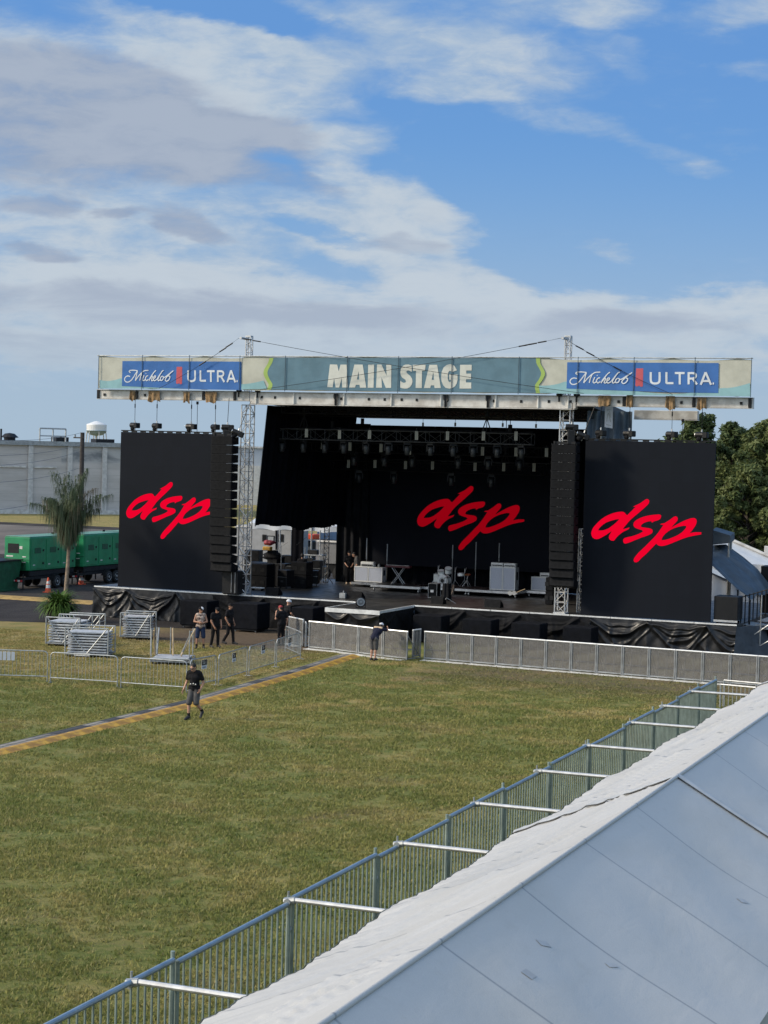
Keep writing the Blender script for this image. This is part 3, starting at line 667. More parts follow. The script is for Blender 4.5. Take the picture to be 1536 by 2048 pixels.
P = [[(1135, 282), (1152, 291), (1160, 308), (1156, 332), (1140, 353), (1120, 375), (1103, 395), (1088, 418), (1120, 397), (1150, 380), (1190, 357), (1230, 335), (1270, 317), (1310, 302), (1335, 296), (1358, 295), (1375, 301), (1386, 315), (1389, 335), (1385, 360), (1375, 385), (1357, 413), (1338, 442), (1308, 478), (1345, 468), (1380, 462), (1450, 461), (1448, 485), (1415, 493), (1380, 500), (1340, 510), (1300, 520), (1260, 534), (1220, 550), (1175, 570), (1130, 590), (1090, 609), (1050, 625), (1015, 637), (980, 645), (955, 645), (933, 640), (905, 620), (880, 648), (850, 680), (820, 712), (790, 745), (760, 774), (730, 800), (710, 825), (690, 845), (670, 855), (650, 855), (636, 842), (635, 820), (643, 802), (665, 770), (690, 740), (730, 700), (770, 660), (810, 618), (850, 575), (877, 548), (900, 520), (927, 485), (950, 450), (970, 420), (987, 393), (945, 388), (960, 378), (1000, 370), (1030, 350), (1060, 330), (1085, 310), (1110, 290)],
     [(970, 575), (973, 557), (980, 540), (997, 514), (1020, 490), (1048, 466), (1080, 445), (1120, 425), (1160, 410), (1195, 400), (1230, 392), (1265, 393), (1264, 412), (1240, 445), (1210, 475), (1175, 500), (1140, 520), (1100, 538), (1060, 555), (1015, 570)]]
def screen_mat(name, c, emit):
    m_ = bpy.data.materials.new(name); m_.use_nodes = True; t = NT(m_.node_tree); b = m_.node_tree.nodes['Principled BSDF']
    co = t.node('ShaderNodeTexCoord').outputs['Object']; x, y, z = t.split(co)
    gx = t.ramp(t.M('ABSOLUTE', t.sub(t.M('FRACT', t.mul(x, 2.0)), .5)), .485, .5); gz = t.ramp(t.M('ABSOLUTE', t.sub(t.M('FRACT', t.mul(z, 1.0)), .5)), .492, .5)
    ln = t.mul(t.M('MAXIMUM', gx, gz), .6)
    cell = t.node('ShaderNodeTexWhiteNoise'); t.l.new(t.combine(t.M('FLOOR', t.mul(x, 2.0)), 0.0, t.M('FLOOR', z)), cell.inputs['Vector'])
    bc = t.mix(cell.outputs[0], tuple(k * .94 for k in c), tuple(k * 1.06 for k in c)); bc = t.mix(ln, bc, tuple(k * .5 for k in c))
    t.put(b.inputs['Base Color'], bc); b.inputs['Roughness'].default_value = .75; b.inputs['Specular IOR Level'].default_value = .12
    if emit: b.inputs['Emission Color'].default_value = (*emit, 1); b.inputs['Emission Strength'].default_value = 1.0
    return m_
SCR = screen_mat('led_panel', (.0062, .0082, .0128), None); SCRC = screen_mat('led_panel_inner', (.004, .005, .009), None)
REDA = mat('lit_red', (.001, 0, 0), .9, var=0, spec=0, emit=(1.0, .001, .030), es=.60)
REDB = mat('dim_lit_red', (.001, 0, 0), .9, var=0, spec=0, emit=(1.0, .002, .02), es=.20)
def wall(x0, x1, z0, z1, y, label, lx0, lz0, sc_, red, scr):
    """x, z of the lit script's reference corner and its scale in metres per drawing unit"""
    root = empty('video_wall', ((x0 + x1) / 2, y, z0), 0, label, 'video wall')
    root_scr = MB().box(x0, x1, y, y + .12, z0, z1).build('screen', scr, root, world=True)
    mb = MB()
    for g in (D, S, P): mb.plate(g, lambda a, b: (lx0 + a * sc_, y - .006, lz0 - b * sc_))
    mb.build('lit_script', red, root, world=True)
    mb = MB()
    n = int((x1 - x0) / .5)
    for k in range(n): mb.box(x0 + k * .5 + .08, x0 + k * .5 + .36, y + .02, y + .10, z1 + .002, z1 + .05)
    mb.box(x0, x1, y + .01, y + .11, z1 + .05, z1 + .10); mb.build('hanging_bar', MT['blackm'], root, world=True)
    mb = MB()
    for k in range(int((x1 - x0) / 1.2)):
        for q in range(int((z1 - z0) / 1.0)): mb.box(x0 + k * 1.2 + .05, x0 + k * 1.2 + .1, y + .12, y + .2, z0 + q, z0 + q + .9)
    mb.build('rear_frame', MT['blackm'], root, world=True)
    return root
LY = SY + .14
a0 = PY(1170, 980, LY); a1 = PY(1420, 980, LY); s_r = (a1[0] - a0[0]) / 1536
rx0, rx1 = PY(1171.5, 882, LY)[0], PY(1431.5, 884, LY)[0]; rzt = PY(1300, 883.5, LY)[2]
wall(rx0, rx1, 1.535, rzt, LY, 'black video wall with red lit script at the tree end of the stage', a0[0], a0[2] + .02, s_r, REDA, SCR)
lx0_, lzt = PY(242, 864, LY)[0], PY(340, 866, LY)[2]
wall(lx0_, lx0_ + (rx1 - rx0), 1.535, lzt, LY, 'black video wall with red lit script beside the green generators', lx0_ + (a0[0] - rx0) + .02, a0[2] + .04, s_r, REDA, SCR)
CYY = 90.3
c0 = PY(820 + 90 / 6.4, 960 + 540 / 6.4, CYY); c1 = PY(820 + 1465 / 6.4, 960 + 475 / 6.4, CYY); s_c = (c1[0] - c0[0]) / (1450 - 95)
ctop = PY(820 + 780 / 6.4, 960 + 75 / 6.4, CYY)
wall(PY(737, 1000, CYY)[0], PY(1108, 1000, CYY)[0], PY(900, 1136, CYY)[2], PY(900, 925, CYY)[2], CYY, 'dim video wall with dark red script hung before the backdrop', c0[0] - 95 * s_c, ctop[2] + 88 * s_c, s_c, REDB, SCRC)
# ------------------------------------------------------------------ curtains
def curtain(name, p0, p1, z0, z1, label, m_=None, fold=.10, per=.55, seed=1, lean=None, n=None, hem=None):
    r = random.Random(seed); L = sqrt((p1[0] - p0[0]) ** 2 + (p1[1] - p0[1]) ** 2); nx, ny = (p1[1] - p0[1]) / L, -(p1[0] - p0[0]) / L
    ph = [r.uniform(0, 6) for _ in range(3)]
    def f(u, v):
        s = u * L; b0 = z0 + (hem(u) if hem else 0); z = b0 + (z1 - b0) * v
        o = fold * (sin(2 * pi * s / per + ph[0] + .8 * sin(s * .9 + ph[1])) * .6 + .4 * sin(2 * pi * s / (per * 2.7) + ph[2] + v))
        lx = lean * (1 - v) if lean else 0
        return (p0[0] + (p1[0] - p0[0]) * u + nx * o + lx, p0[1] + (p1[1] - p0[1]) * u + ny * o, z)
    o = MB().grid(f, n or int(L / per * 8), 10).build(name, m_ or MT['drape'], None, True, origin=(p0[0], p0[1], z0))
    return tag(o, label, 'curtain')
xb0 = PY(674, 1150, 91)[0]
curtain('stage_curtain', (xb0, 91.0), (-25.2, 91.0), 1.52, 9.95, 'wide black backdrop curtain behind the dim video wall', seed=2)
curtain('stage_curtain', (PY(673, 1150, 90.2)[0], 90.2), (PY(735, 1150, 90.2)[0], 90.2), 1.52, 10.0, 'gathered black curtain strip beside the silver twin guitar cabinet', m_=MT['black'], fold=.16, per=.45, seed=3)
curtain('stage_curtain', (-40.08, SY + .8), (-40.1, 90.6), 4.75, 10.62, 'black wing drape with raised hem next to the pale lattice mast', lean=-.55, seed=4, hem=lambda u: -.35 * u + .10 * sin(u * 9) + .06 * sin(u * 23))
curtain('stage_curtain', (-40.0, 91.2), (PY(722, 845, 91.2)[0], 91.2), 4.75, 10.3, 'black drape with high hem across the open rear corner', seed=5, hem=lambda u: -.25 + .08 * sin(u * 14) + .05 * sin(u * 31))
curtain('stage_curtain', (PY(581, 1150, 86)[0], 86), (PY(606, 1150, 86)[0], 86), 1.55, 10.3, 'narrow black drape falling to the deck in the side wing', seed=6, fold=.06, per=.4)
curtain('stage_curtain', (-24.3, SY + 1.6), (-25.5, 90.8), 1.52, 10.3, 'black side drape behind the tree-end loudspeaker column', seed=7)
o = curtain('side_tarp', PY(1174, 850, SY + 1.35)[:2], PY(1264, 850, SY + 1.9)[:2], 6.5, 10.62, 'slate blue tarp hanging in folds under the beam', m_=MT['sidetarp'], fold=.16, per=.42, seed=8); o['category'] = 'tarp'
SG = SY + .95
g = empty('hanging_sign', (PY(1217, 855, SG)[0], SG, PY(1217, 855, SG)[2]), 0, 'narrow pale sign with faint grey marks hanging before the slate tarp', 'sign')
MB().plate([[(1210, 813), (1226, 813), (1225, 857), (1209, 854)]], lambda x, y: PY(x, y, SG), back=lambda x, y: PY(x, y, SG + .02)).build('board', MT['whitetarp'], g, world=True)
mb = MB()
for s_ in ([(1213, 843), (1217, 826), (1221, 844)], [(1214, 820), (1221, 819)], [(1212, 849), (1222, 851)], [(1219, 822), (1222, 836)]): mb.stroke(s_, 1.6, lambda x, y: PY(x, y, SG - .008))
mb.build('marks', MT['alud'], g, world=True)

# ------------------------------------------------------------------ line arrays
def line_array(px, ytop, n, label, pitch=.42):
    Y0 = SY - 1.15; tx, _, tz = PY(px, ytop, Y0)
    root = empty('line_array', (tx, Y0, tz), 0, label, 'loudspeakers', 'flown loudspeaker columns')
    W, Dp, Hf, Hr = 1.12, .70, pitch * .985, pitch * .82
    y = Y0; z = tz; ang = radians(-1.0); first = None; pos = []
    for k in range(n):
        pos.append((y, z, ang)); ang += radians(.25 if k < n * .5 else 1.0 if k < n * .75 else 2.6)
        y += pitch * sin(ang); z -= pitch * cos(ang)
    for k, (y, z, ang) in enumerate(pos):
        if first is None:
            mb = MB().addf([(-W / 2, 0, -Hf), (W / 2, 0, -Hf), (W / 2 - .03, Dp, -Hf / 2 - Hr / 2), (-W / 2 + .03, Dp, -Hf / 2 - Hr / 2), (-W / 2, 0, 0), (W / 2, 0, 0), (W / 2 - .03, Dp, -Hf / 2 + Hr / 2), (-W / 2 + .03, Dp, -Hf / 2 + Hr / 2)],
                           [(0, 3, 2, 1), (4, 5, 6, 7), (1, 2, 6, 5), (2, 3, 7, 6), (3, 0, 4, 7)])
            mb.addf([(-W / 2 + .03, -.012, -Hf + .015), (W / 2 - .03, -.012, -Hf + .015), (W / 2 - .03, -.012, -.015), (-W / 2 + .03, -.012, -.015), (-W / 2, 0, -Hf), (W / 2, 0, -Hf), (W / 2, 0, 0), (-W / 2, 0, 0)],
                    [(0, 1, 2, 3), (4, 5, 1, 0), (5, 6, 2, 1), (6, 7, 3, 2), (7, 4, 0, 3)])
            o = mb.build('speaker_cabinet', MT['speaker'], root); first = o
            for s in (-1, 1): MB().bar((s * (W / 2 + .008), .04, -.04), (s * (W / 2 + .008), .04, .05), .020, 5).build('rigging_lug', MT['blackm'], o)
        else: o = dup(first, (0, 0, 0), 0, parent=root)
        o.location = (0, y - Y0, z - tz); o.rotation_euler = (-ang, 0, 0)
    mb = MB().box(-.5, -.42, .05, .75, .02, .14).box(.42, .5, .05, .75, .02, .14).box(-.42, .42, .1, .18, .02, .12).box(-.42, .42, .6, .68, .02, .12)
    mb.build('flying_frame', MT['blackm'], root)
    return root, tx, tz
LA, lax, laz = line_array(444, 872, 15, 'black flown loudspeaker column overlapping the video wall beside the generators', .43)
RA, rax, raz = line_array(1128, 889, 16, 'black flown loudspeaker column overlapping the dim backdrop at the tree end', .392)

# ------------------------------------------------------------------ chain hoists and burlap wraps
def make_hoist(label):
    r = empty('chain_hoist', (0, 0, 0), 0, label, 'hoist', 'chain hoists')
    MB().bar((-.26, 0, .22), (.10, 0, .22), .14, 10).bbox(.05, .30, -.13, .13, .08, .34, .03).build('motor', MT['blackm'], r)
    MB().ell((-.1, -.06, .05), (.13, .09, .1), 8, 6).build('chain_bag', MT['black'], r)
    MB().bar((0, 0, .34), (0, 0, .46), .035, 6).build('hook', MT['alu'], r); MB().bar((0, 0, -.02), (0, 0, .1), .04, 6).build('shackle', MT['alu'], r); MB().bar((-.30, 0, .22), (-.265, 0, .22), .10, 8).build('end_cap', MT['alu'], r)
    return r
def hoist_chain(r, h):
    MB().bar((0, 0, .46), (0, 0, h), .014, 4).bar((0, 0, h * .72), (0, 0, h * .72 + .2), .03, 5).build('chain', MT['blackm'], r)
def make_wrap(px, py, w, h, seed, label):
    x, y, z = PY(px, py, BF - .05); rr = random.Random(seed); W, Hh = w / 42.0, h / 42.0
    def f(u, v):
        a = (u - .5) * 1.0; rag = .035 * sin(u * 9 + seed) + .03 * sin(u * 5 + seed * 2)
        return ((a * W) * (1 + .06 * sin(v * 5 + seed)), -.06 - .035 * sin(u * 3 * pi + seed + v * 2) - .03 * sin(u * 17) * (1 - v), -Hh / 2 + rag * (1 - v) + (Hh - .02) * v)
    o = MB().grid(f, 26, 12).build('burlap_wrap', MT['burlap'], None, True); o.location = (x, y, z)
    # it folds over the beam's top
    return tag(o, label, 'sacking', 'burlap wraps on the roof beam')
ends = [(266, 791, 12, 21, 'burlap wrap nearest the beam tip over the generators'), (309, 792, 27, 22, 'widest sagging burlap wrap on the beam over the generators'), (374, 794, 15, 22, 'narrow burlap wrap third from the beam tip over the generators'), (423, 794, 26, 22, 'broad burlap wrap by the lattice mast at the generator end'),
        (1210, 801, 24, 20, 'broad burlap wrap over the slate tarp at the tree end'), (1260, 802, 12, 24, 'narrow burlap wrap just past the slate tarp'), (1341, 805, 17, 25, 'burlap wrap above the short outrigger beam tip'), (1404, 806, 17, 22, 'burlap wrap nearest the beam tip over the trees')]
for k, (a, b, c, d, t_) in enumerate(ends): make_wrap(a, b, c, d, k + 1, t_)
hs = [(268, lzt, 'hoist above the video wall corner nearest the generators'), (312, lzt, 'second hoist from the generator side on the video wall'), (381, lzt, 'third hoist from the generator side on the video wall'), (429, lzt, 'hoist beside the flown loudspeaker column at the generator end'),
      (1201, rzt, 'hoist before the slate blue tarp'), (1258, rzt, 'hoist at the outer edge of the slate tarp'), (1343, rzt, 'third hoist of the tree-end video wall, against the sky'), (1403, rzt, 'hoist at the outer corner of the tree-end video wall')]
for k, (a, zt_, t_) in enumerate(hs):
    x = PY(a, 860, LY)[0]; r = make_hoist(t_); r.location = (x, LY + .06, zt_ + .12); r.rotation_euler = (0, 0, rnd.uniform(-.7, .7)); hoist_chain(r, 10.79 - zt_ - .12)
for (x, zt_, t_) in ((lax + .15, laz + .2, 'tall hoist over the loudspeaker column near the generators'), (lax + .62, laz - .05, 'hoist hanging behind the loudspeaker column near the generators'), (rax + .25, raz + .55, 'tall hoist over the loudspeaker column at the tree end'), (rax + .7, raz + .2, 'side hoist by the loudspeaker column at the tree end')):
    r = make_hoist(t_); r.location = (x, SY - .9, zt_); r.rotation_euler = (0, radians(90 if 'tall' in t_ else 20), .3)
    if 'tall' in t_:
        r.rotation_euler = (0, 0, .3); MB().bbox(-.18, .18, -.16, .16, -.55, .1, .04).build('chain_bucket', MT['blackm'], r)
    MB().bar((0, 0, .46), (0, .25, 10.9 - zt_), .014, 4).build('chain', MT['blackm'], r)
# a thin cable drop between the wraps and one at the outrigger tip
for (px, py0, py1, t_) in ((395, 803, 866, 'thin plumb line between the third and fourth burlap wraps'), (1366, 838, 884, 'thin line dropping from the short outrigger beam tip')):
    p = PY(px, py0, SY + (0 if px < 500 else 2.1)); q = PY(px - 1, py1, SY + (0 if px < 500 else 2.1))
    o = MB().bar(p, q, .014, 4).bar((p[0], p[1], p[2] - .14), p, .06, 6).build('hanging_line', MT['blackm'], None, origin=q); tag(o, t_, 'cable')

# ------------------------------------------------------------------ lighting trusses and lamps
TY = (81.6, 84.6, 87.6)
def truss_bar(Y, p0, p1, label, h):
    a = PY(*p0, Y); b = PY(*p1, Y); z = (a[2] + b[2]) / 2
    r = empty('lighting_truss', ((a[0] + b[0]) / 2, Y, z), 0, label, 'truss', 'black lighting trusses over the stage')
    mb = MB(); lattice(mb, (a[0], Y, z), (b[0], Y, z), h, 18, .026, .013); mb.build('chord_frame', MT['trussgrey'] if Y < 82 else MT['blackm'], r, world=True)
    mb = MB().tube([(a[0] + (b[0] - a[0]) * k / 40, Y - .1 + .1 * sin(k * 2.1), z + h / 2 + .05 + .04 * sin(k * 1.3)) for k in range(41)], .035, 5); mb.build('cable_run', MT['black'], r, world=True)
    for t_ in (.13, .83):
        x = a[0] + (b[0] - a[0]) * t_; MB().bar((x, Y, z + h / 2), (x, Y, 10.3), .02, 5).bar((x, Y, z + .95), (x, Y, z + 1.3), .11, 8).bar((x - .25, Y, z + h / 2), (x, Y, z + .95), .025).bar((x + .25, Y, z + h / 2), (x, Y, z + .95), .025).build('hanger', MT['blackm'], r, world=True)
    return z
zt1 = truss_bar(TY[0], (543, 868), (1066, 878), 'front lighting truss with bright chords under the roof', .50)
zt2 = truss_bar(TY[1], (600, 897), (1110, 901), 'middle lighting truss hung below the front one', .45)
zt3 = truss_bar(TY[2], (640, 932), (1090, 938), 'rear lighting truss near the dim video wall', .45)
STRIP = mat('strip_lamp_face', (.36, .345, .28), .4, var=.1, vs=30, spec=.5)
strip = empty('strip_light', (0, 0, 0)); MB().bbox(-.09, .09, -.02, .08, -.22, .22, .01).build('housing', MT['blackm'], strip)
mb = MB()
for k in range(2):
    for q in range(9): mb.box(-.075 + .078 * k, -.003 + .078 * k, -.027, -.018, -.205 + q * .046, -.205 + q * .046 + .042)
mb.build('lens_panel', STRIP, strip); MB().bar((0, .04, .2), (0, .04, .34), .02).build('clamp', MT['blackm'], strip)
head = empty('moving_light', (0, 0, 0))
MB().bbox(-.17, .17, -.12, .12, -.12, .06, .02).build('base', MT['blackm'], head)
y_ = [MB().box(s * .175 - .025, s * .175 + .025, -.06, .06, -.42, -.10).build('yoke_arm', MT['blackm'], head) for s in (-1, 1)]
MB().lathe([(.05, -.16), (.13, -.20), (.145, -.34), (.13, -.46), (.115, -.60), (.10, -.61)], n=14).build('lamp_head', mat('lamp_grey', (.018, .021, .023), .5, var=.3), head, True)
MB().lathe([(.10, -.612), (.06, -.618), (.001, -.618)], n=12).build('lens', MT['speaker'], head)
rows = [(TY[0] - .3, 'front', [(553.7, 865), (613, 866), (679, 869), (739, 869), (833, 871), (895, 871.6), (967, 872), (1032, 872)]),
        (TY[1] - .3, 'middle', [(645, 890), (700, 893), (762, 896), (819, 901), (906, 902), (965, 902.4), (1032, 904), (1093, 905)]),
        (TY[2] - .3, 'rear', [(697, 927.6), (750, 928), (811, 930), (865, 931), (950, 933.5), (1007.5, 934), (1068, 934.6)])]
used = False
for Y, nm, pts in rows:
    for k, (px, py) in enumerate(pts):
        lab = f'pale strip light, {ORD[k]} from the generator end of the {nm} lighting truss'; loc = PY(px, py, Y)
        o = strip if not used else dup(strip, loc, rnd.uniform(-.2, .2)); used = True
        o.location = loc; tag(o, lab, 'light', 'upright strip lights on the trusses'); o.rotation_euler = (0, 0, .35 + rnd.uniform(-.15, .15))
used = False
heads = [(TY[0], zt1 - .28, 'front', [564, 607, 650, 688, 733, 777, 815, 862, 907, 947, 995, 1044]), (TY[1], zt2 - .28, 'middle', [709, 770, 826, 918, 978, 1041]), (TY[2], zt3 - .28, 'rear', [720, 790, 905, 985])]
for Y, z, nm, pts in heads:
    for k, px in enumerate(pts):
        loc = (PY(px, 880, Y)[0], Y, z); lab = f'dark moving light, {ORD[k]} from the generator end under the {nm} truss'
        o = head if not used else dup(head, loc, rnd.uniform(-.6, .6)); used = True; o.location = loc; tag(o, lab, 'light', 'dark moving lights under the trusses')
# small white tags hanging in the gap under the roof
used = None
for k, (px, py) in enumerate(((846, 849), (910.5, 849), (1005.5, 850), (1072, 852))):
    loc = PY(px, py, 90.0); lab = f'small white tag on a string in the light gap, {ORD[k]} from the generator end'
    if used is None:
        used = empty('hanging_tag', loc); MB().bbox(-.05, .05, -.02, .02, -.1, .1, .01).build('weight', MT['white'], used); MB().bar((0, 0, .1), (0, 0, .45), .012, 4).build('string', MT['blackm'], used); o = used
    else: o = dup(used, loc)
    tag(o, lab, 'tag', 'white tags in the gap')

# ------------------------------------------------------------------ backline on the deck
DZ = 1.5
def riser(p0, p1, depth, label, h=.30):
    """p0, p1: photo points where its near legs meet the deck"""
    a = PZ(*p0, DZ); b = PZ(*p1, DZ); w = b[0] - a[0]; y = (a[1] + b[1]) / 2
    r = empty('rolling_riser', ((a[0] + b[0]) / 2, y + depth / 2, DZ), 0, label, 'riser', 'low rolling risers on the stage')
    MB().bbox(-w / 2, w / 2, -depth / 2, depth / 2, h - .09, h, .01).build('platform', [MT['deck']], r)
    MB().box(-w / 2 - .01, w / 2 + .01, -depth / 2 - .03, -depth / 2 - .005, h - .11, h + .004).box(w / 2 + .012, w / 2 + .03, -depth / 2, depth / 2, h - .11, h + .004).build('edge_rail', MT['alu'], r)
    for sx in (-1, 1):
        for sy in (-1, 1):
            x = sx * (w / 2 - .12); yy = sy * (depth / 2 - .12)
            c = MB().bar((x, yy, .12), (x, yy, h - .1), .035, 6).build('leg', MT['alud'], r)
            MB().bar((x - .03, yy, .065), (x + .03, yy, .065), .062, 10).build('caster', MT['alud'], c)
    return (a[0], b[0], y, DZ + h)
r1 = riser((704, 1172), (760, 1176), 2.0, 'low riser under the silver twin guitar cabinet', .22)
r2 = riser((746, 1180), (835, 1187), 2.0, 'low white-edged riser under the red keyboard')
r3 = riser((838, 1184), (931, 1191), 2.2, 'low riser under the drum kit')
r4 = riser((934, 1190), (1031, 1197), 2.2, 'low riser under the tall silver bass cabinets')
r5 = riser((1054, 1193), (1093, 1196), 1.6, 'low riser under the single silver cabinet by the loudspeaker column')
def cabinet(px0, px1, pyb, z, Y, h, d, label, cols=1, name='guitar_cabinet'):
    a = PY(px0, pyb, Y); b = PY(px1, pyb, Y); w = b[0] - a[0]
    r = empty(name, ((a[0] + b[0]) / 2, Y, z), 0, label, 'amplifier')
    MB().bbox(-w / 2, w / 2, .02, d, 0, h, .02).build('shell', MT['tolex'], r)
    for k in range(cols):
        x0 = -w / 2 + w * k / cols; x1 = x0 + w / cols
        MB().box(x0 + .05, x1 - .05, .0, .019, .05, h - .05).build('grille', MT['grille'], r)
    mb = MB(); mb.box(-w / 2, w / 2, -.012, .018, 0, .045).box(-w / 2, w / 2, -.012, .018, h - .045, h)
    for k in range(cols + 1): mb.box(-w / 2 + (w - .045) * k / cols, -w / 2 + (w - .045) * k / cols + .045, -.011, .017, .046, h - .046)
    mb.build('face_frame', MT['tolex'], r)
    MB().box(w / 2 - .001, w / 2 + .006, d * .3, d * .7, h * .45, h * .8).build('side_handle', MT['blackm'], r)
    return (a[0] + b[0]) / 2, w, h + z
def amp_head(cx, w, z, Y, label, h=.26):
    r = empty('amplifier_head', (cx, Y, z), 0, label, 'amplifier', 'amplifier heads on cabinets')
    MB().bbox(-w / 2, w / 2, .0, .3, 0, h, .02).build('case', MT['tolex'], r)
    MB().box(-w / 2 + .05, w / 2 - .05, -.012, -.002, .04, h * .5).build('control_panel', MT['blackm'], r)
    for k in range(6): MB().bar((-w / 2 + .1 + k * (w - .2) / 5, -.035, h * .27), (-w / 2 + .1 + k * (w - .2) / 5, -.012, h * .27), .015, 8).build('knob', MT['alu'], r)
    MB().bar((-w * .25, .15, h + .03), (w * .25, .15, h + .03), .015, 5).build('handle', MT['blackm'], r)
yy = r1[2] + .7
cx, w, zz = cabinet(708, 764, 1166, r1[3], yy, .78, .5, 'silver twin-front guitar cabinet on the low riser by the black curtain', 2)
amp_head(cx - .1, w * .46, zz, yy + .05, 'pale amplifier head on the silver twin guitar cabinet')
o = MB().bbox(-.06, .06, -.05, .05, 0, .15, .02).bar((0, 0, .15), (0, 0, .2), .02).build('effects_box', MT['alud']); o.location = (cx + w * .35, yy + .1, zz); tag(o, 'small grey box beside the pale amplifier head', 'effects box')
yy = r4[2] + .75
cx, w, zz = cabinet(979, 1030, 1180, r4[3], yy, 1.15, .55, 'tall double silver bass cabinet on the riser before the backdrop', 2, 'bass_cabinet')
amp_head(cx - w * .25, w * .46, zz, yy + .05, 'amplifier head on the tall bass cabinet, on the drum kit side', .2)
amp_head(cx + w * .25, w * .46, zz, yy + .05, 'amplifier head on the tall bass cabinet, away from the drum kit', .2)
yy = r5[2] + .5
cx, w, zz = cabinet(1062, 1092, 1186, r5[3], yy, .68, .5, 'single square silver cabinet by the tree-end loudspeaker column', 1)
amp_head(cx + .28, .5, zz, yy + .05, 'pale amplifier head on the single silver cabinet', .22)
# keyboard on a cross stand
ky = r2[2] + .9; a = PY(772, 1134, ky); b = PY(822, 1134, ky); kw = b[0] - a[0]
r = empty('keyboard', ((a[0] + b[0]) / 2, ky, r2[3]), 0, 'dark red keyboard on a crossed stand', 'keyboard'); kz = a[2] - r2[3]
MB().bbox(-kw / 2, kw / 2, -.17, .17, kz, kz + .11, .02).build('body', mat('dark_red_gloss', (.085, .012, .018), .35, var=.2), r)
MB().box(-kw / 2 + .06, kw / 2 - .06, -.165, -.02, kz + .112, kz + .125).build('keys', MT['white'], r)
mb = MB()
for y in (-.12, .12): mb.bar((-.32, y, .02), (.32, y, kz - .01), .022).bar((.32, y + .03, .02), (-.32, y + .03, kz - .01), .022)
for s in (-.32, .32): mb.bar((s, -.22, .02), (s, .22, .02), .02)
mb.build('stand', MT['alud'], r)
# drum kit
dy = r3[2] + .9; a = PY(888, 1156, dy); dx = a[0]; dz = r3[3]
kit = empty('drum_kit', (dx, dy, dz), 0, 'white drum kit with chrome stands on the low riser', 'drum kit')
SHELL = mat('pearl_shell', (.80, .82, .78), .3, var=.2, spec=.6)
def drum(name, c, r_, d, axis='z', tilt=None):
    mb = MB().lathe([(r_, -d / 2), (r_, d / 2)], n=20, axis=axis); M_ = Matrix.Translation(c) @ (tilt or Matrix.Identity(4)); mb.xf(M_); o = mb.build(name, SHELL, kit)
    mb = MB()
    for z in (-d / 2, d / 2): mb.lathe([(r_ + .004, z - .015), (r_ + .016, z - .015), (r_ + .016, z + .015), (r_ + .004, z + .015)], n=20, axis=axis)
    mb.xf(M_); mb.build('hoop', MT['alu'], o)
    mb = MB().lathe([(r_ * .98, d / 2 + .016), (.001, d / 2 + .018)], n=20, axis=axis) if axis == 'z' else MB().lathe([(r_ * .98, -d / 2 - .016), (.001, -d / 2 - .018)], n=20, axis=axis)
    mb.xf(M_); mb.build('drumhead', MT['tolex'], o); return o
bd = drum('bass_drum', (0, 0, .30), .29, .42, 'y')
MB().lathe([(.17, -.229), (.001, -.230)], (0, 0, .30), 18, axis='y').build('logo_disc', MT['alud'], bd)
MB().lathe([(.10, -.231), (.001, -.232)], (0, 0, .30), 14, axis='y').build('port', MT['blackm'], bd)
drum('tom', (-.18, .02, .70), .16, .20, tilt=Matrix.Rotation(.35, 4, 'X')); drum('tom', (.20, .05, .82), .17, .24, tilt=Matrix.Rotation(.45, 4, 'X') @ Matrix.Rotation(.15, 4, 'Y'))
drum('floor_tom', (-.55, .5, .38), .2, .38); drum('snare', (.72, .5, .62), .17, .13)
def cym(x, y, h, r_=.22, tilt=.25, name='cymbal_stand', disc=True):
    mb = MB().bar((x, y, .3), (x, y, h), .014, 6)
    for k in range(3):
        a_ = k * 2.1 + x; mb.bar((x, y, .34), (x + .26 * cos(a_), y + .26 * sin(a_), .01), .012, 5)
    mb.bar((x, y, h - .2), (x + .12, y - .1, h + .05), .010, 5); mb.ell((x, y, h - .2), (.03, .03, .04), 6, 5)
    o = mb.build(name, MT['alu'], kit)
    if disc:
        mb = MB().lathe([(.001, .02), (.04, .018), (r_, -.015), (r_, -.018), (.04, .012), (.001, .014)], n=18); mb.xf(Matrix.Translation((x, y, h + .02)) @ Matrix.Rotation(tilt, 4, 'X')); mb.build('cymbal', mat('brass_cymbal', (.5, .38, .16), .35, .9, var=.2), o)
cym(-.42, .25, 1.02, disc=False); cym(.52, .2, .98, disc=False); cym(.83, .75, .92, disc=False); cym(1.05, .55, .62, .17); cym(-.75, .75, .62, disc=False)
# draped road case and gear before the drums
cy_ = PZ(864, 1197, DZ)[1]; a = PY(856, 1197, cy_); b = PY(873, 1197, cy_)
r = empty('road_case', ((a[0] + b[0]) / 2, cy_ + .25, DZ), 0, 'black road case with silver edges and a tan towel on top', 'road case'); w = b[0] - a[0]
MB().bbox(-w / 2, w / 2, -.24, .24, .04, .72, .01).build('body', MT['speaker'], r)
mb = MB()
for sx in (-1, 1):
    for sy in (-1, 1): mb.bar((sx * w / 2, sy * .245, .04), (sx * w / 2, sy * .245, .72), .017, 4)
for z in (.04, .72):
    for sy in (-1, 1): mb.bar((-w / 2, sy * .245, z), (w / 2, sy * .245, z), .017, 4)
    for sx in (-1, 1): mb.bar((sx * w / 2, -.245, z), (sx * w / 2, .245, z), .017, 4)
mb.build('edge_trim', MT['alu'], r); MB().box(-.10, .06, -.262, -.242, .30, .42).build('plate', MT['alu'], r)
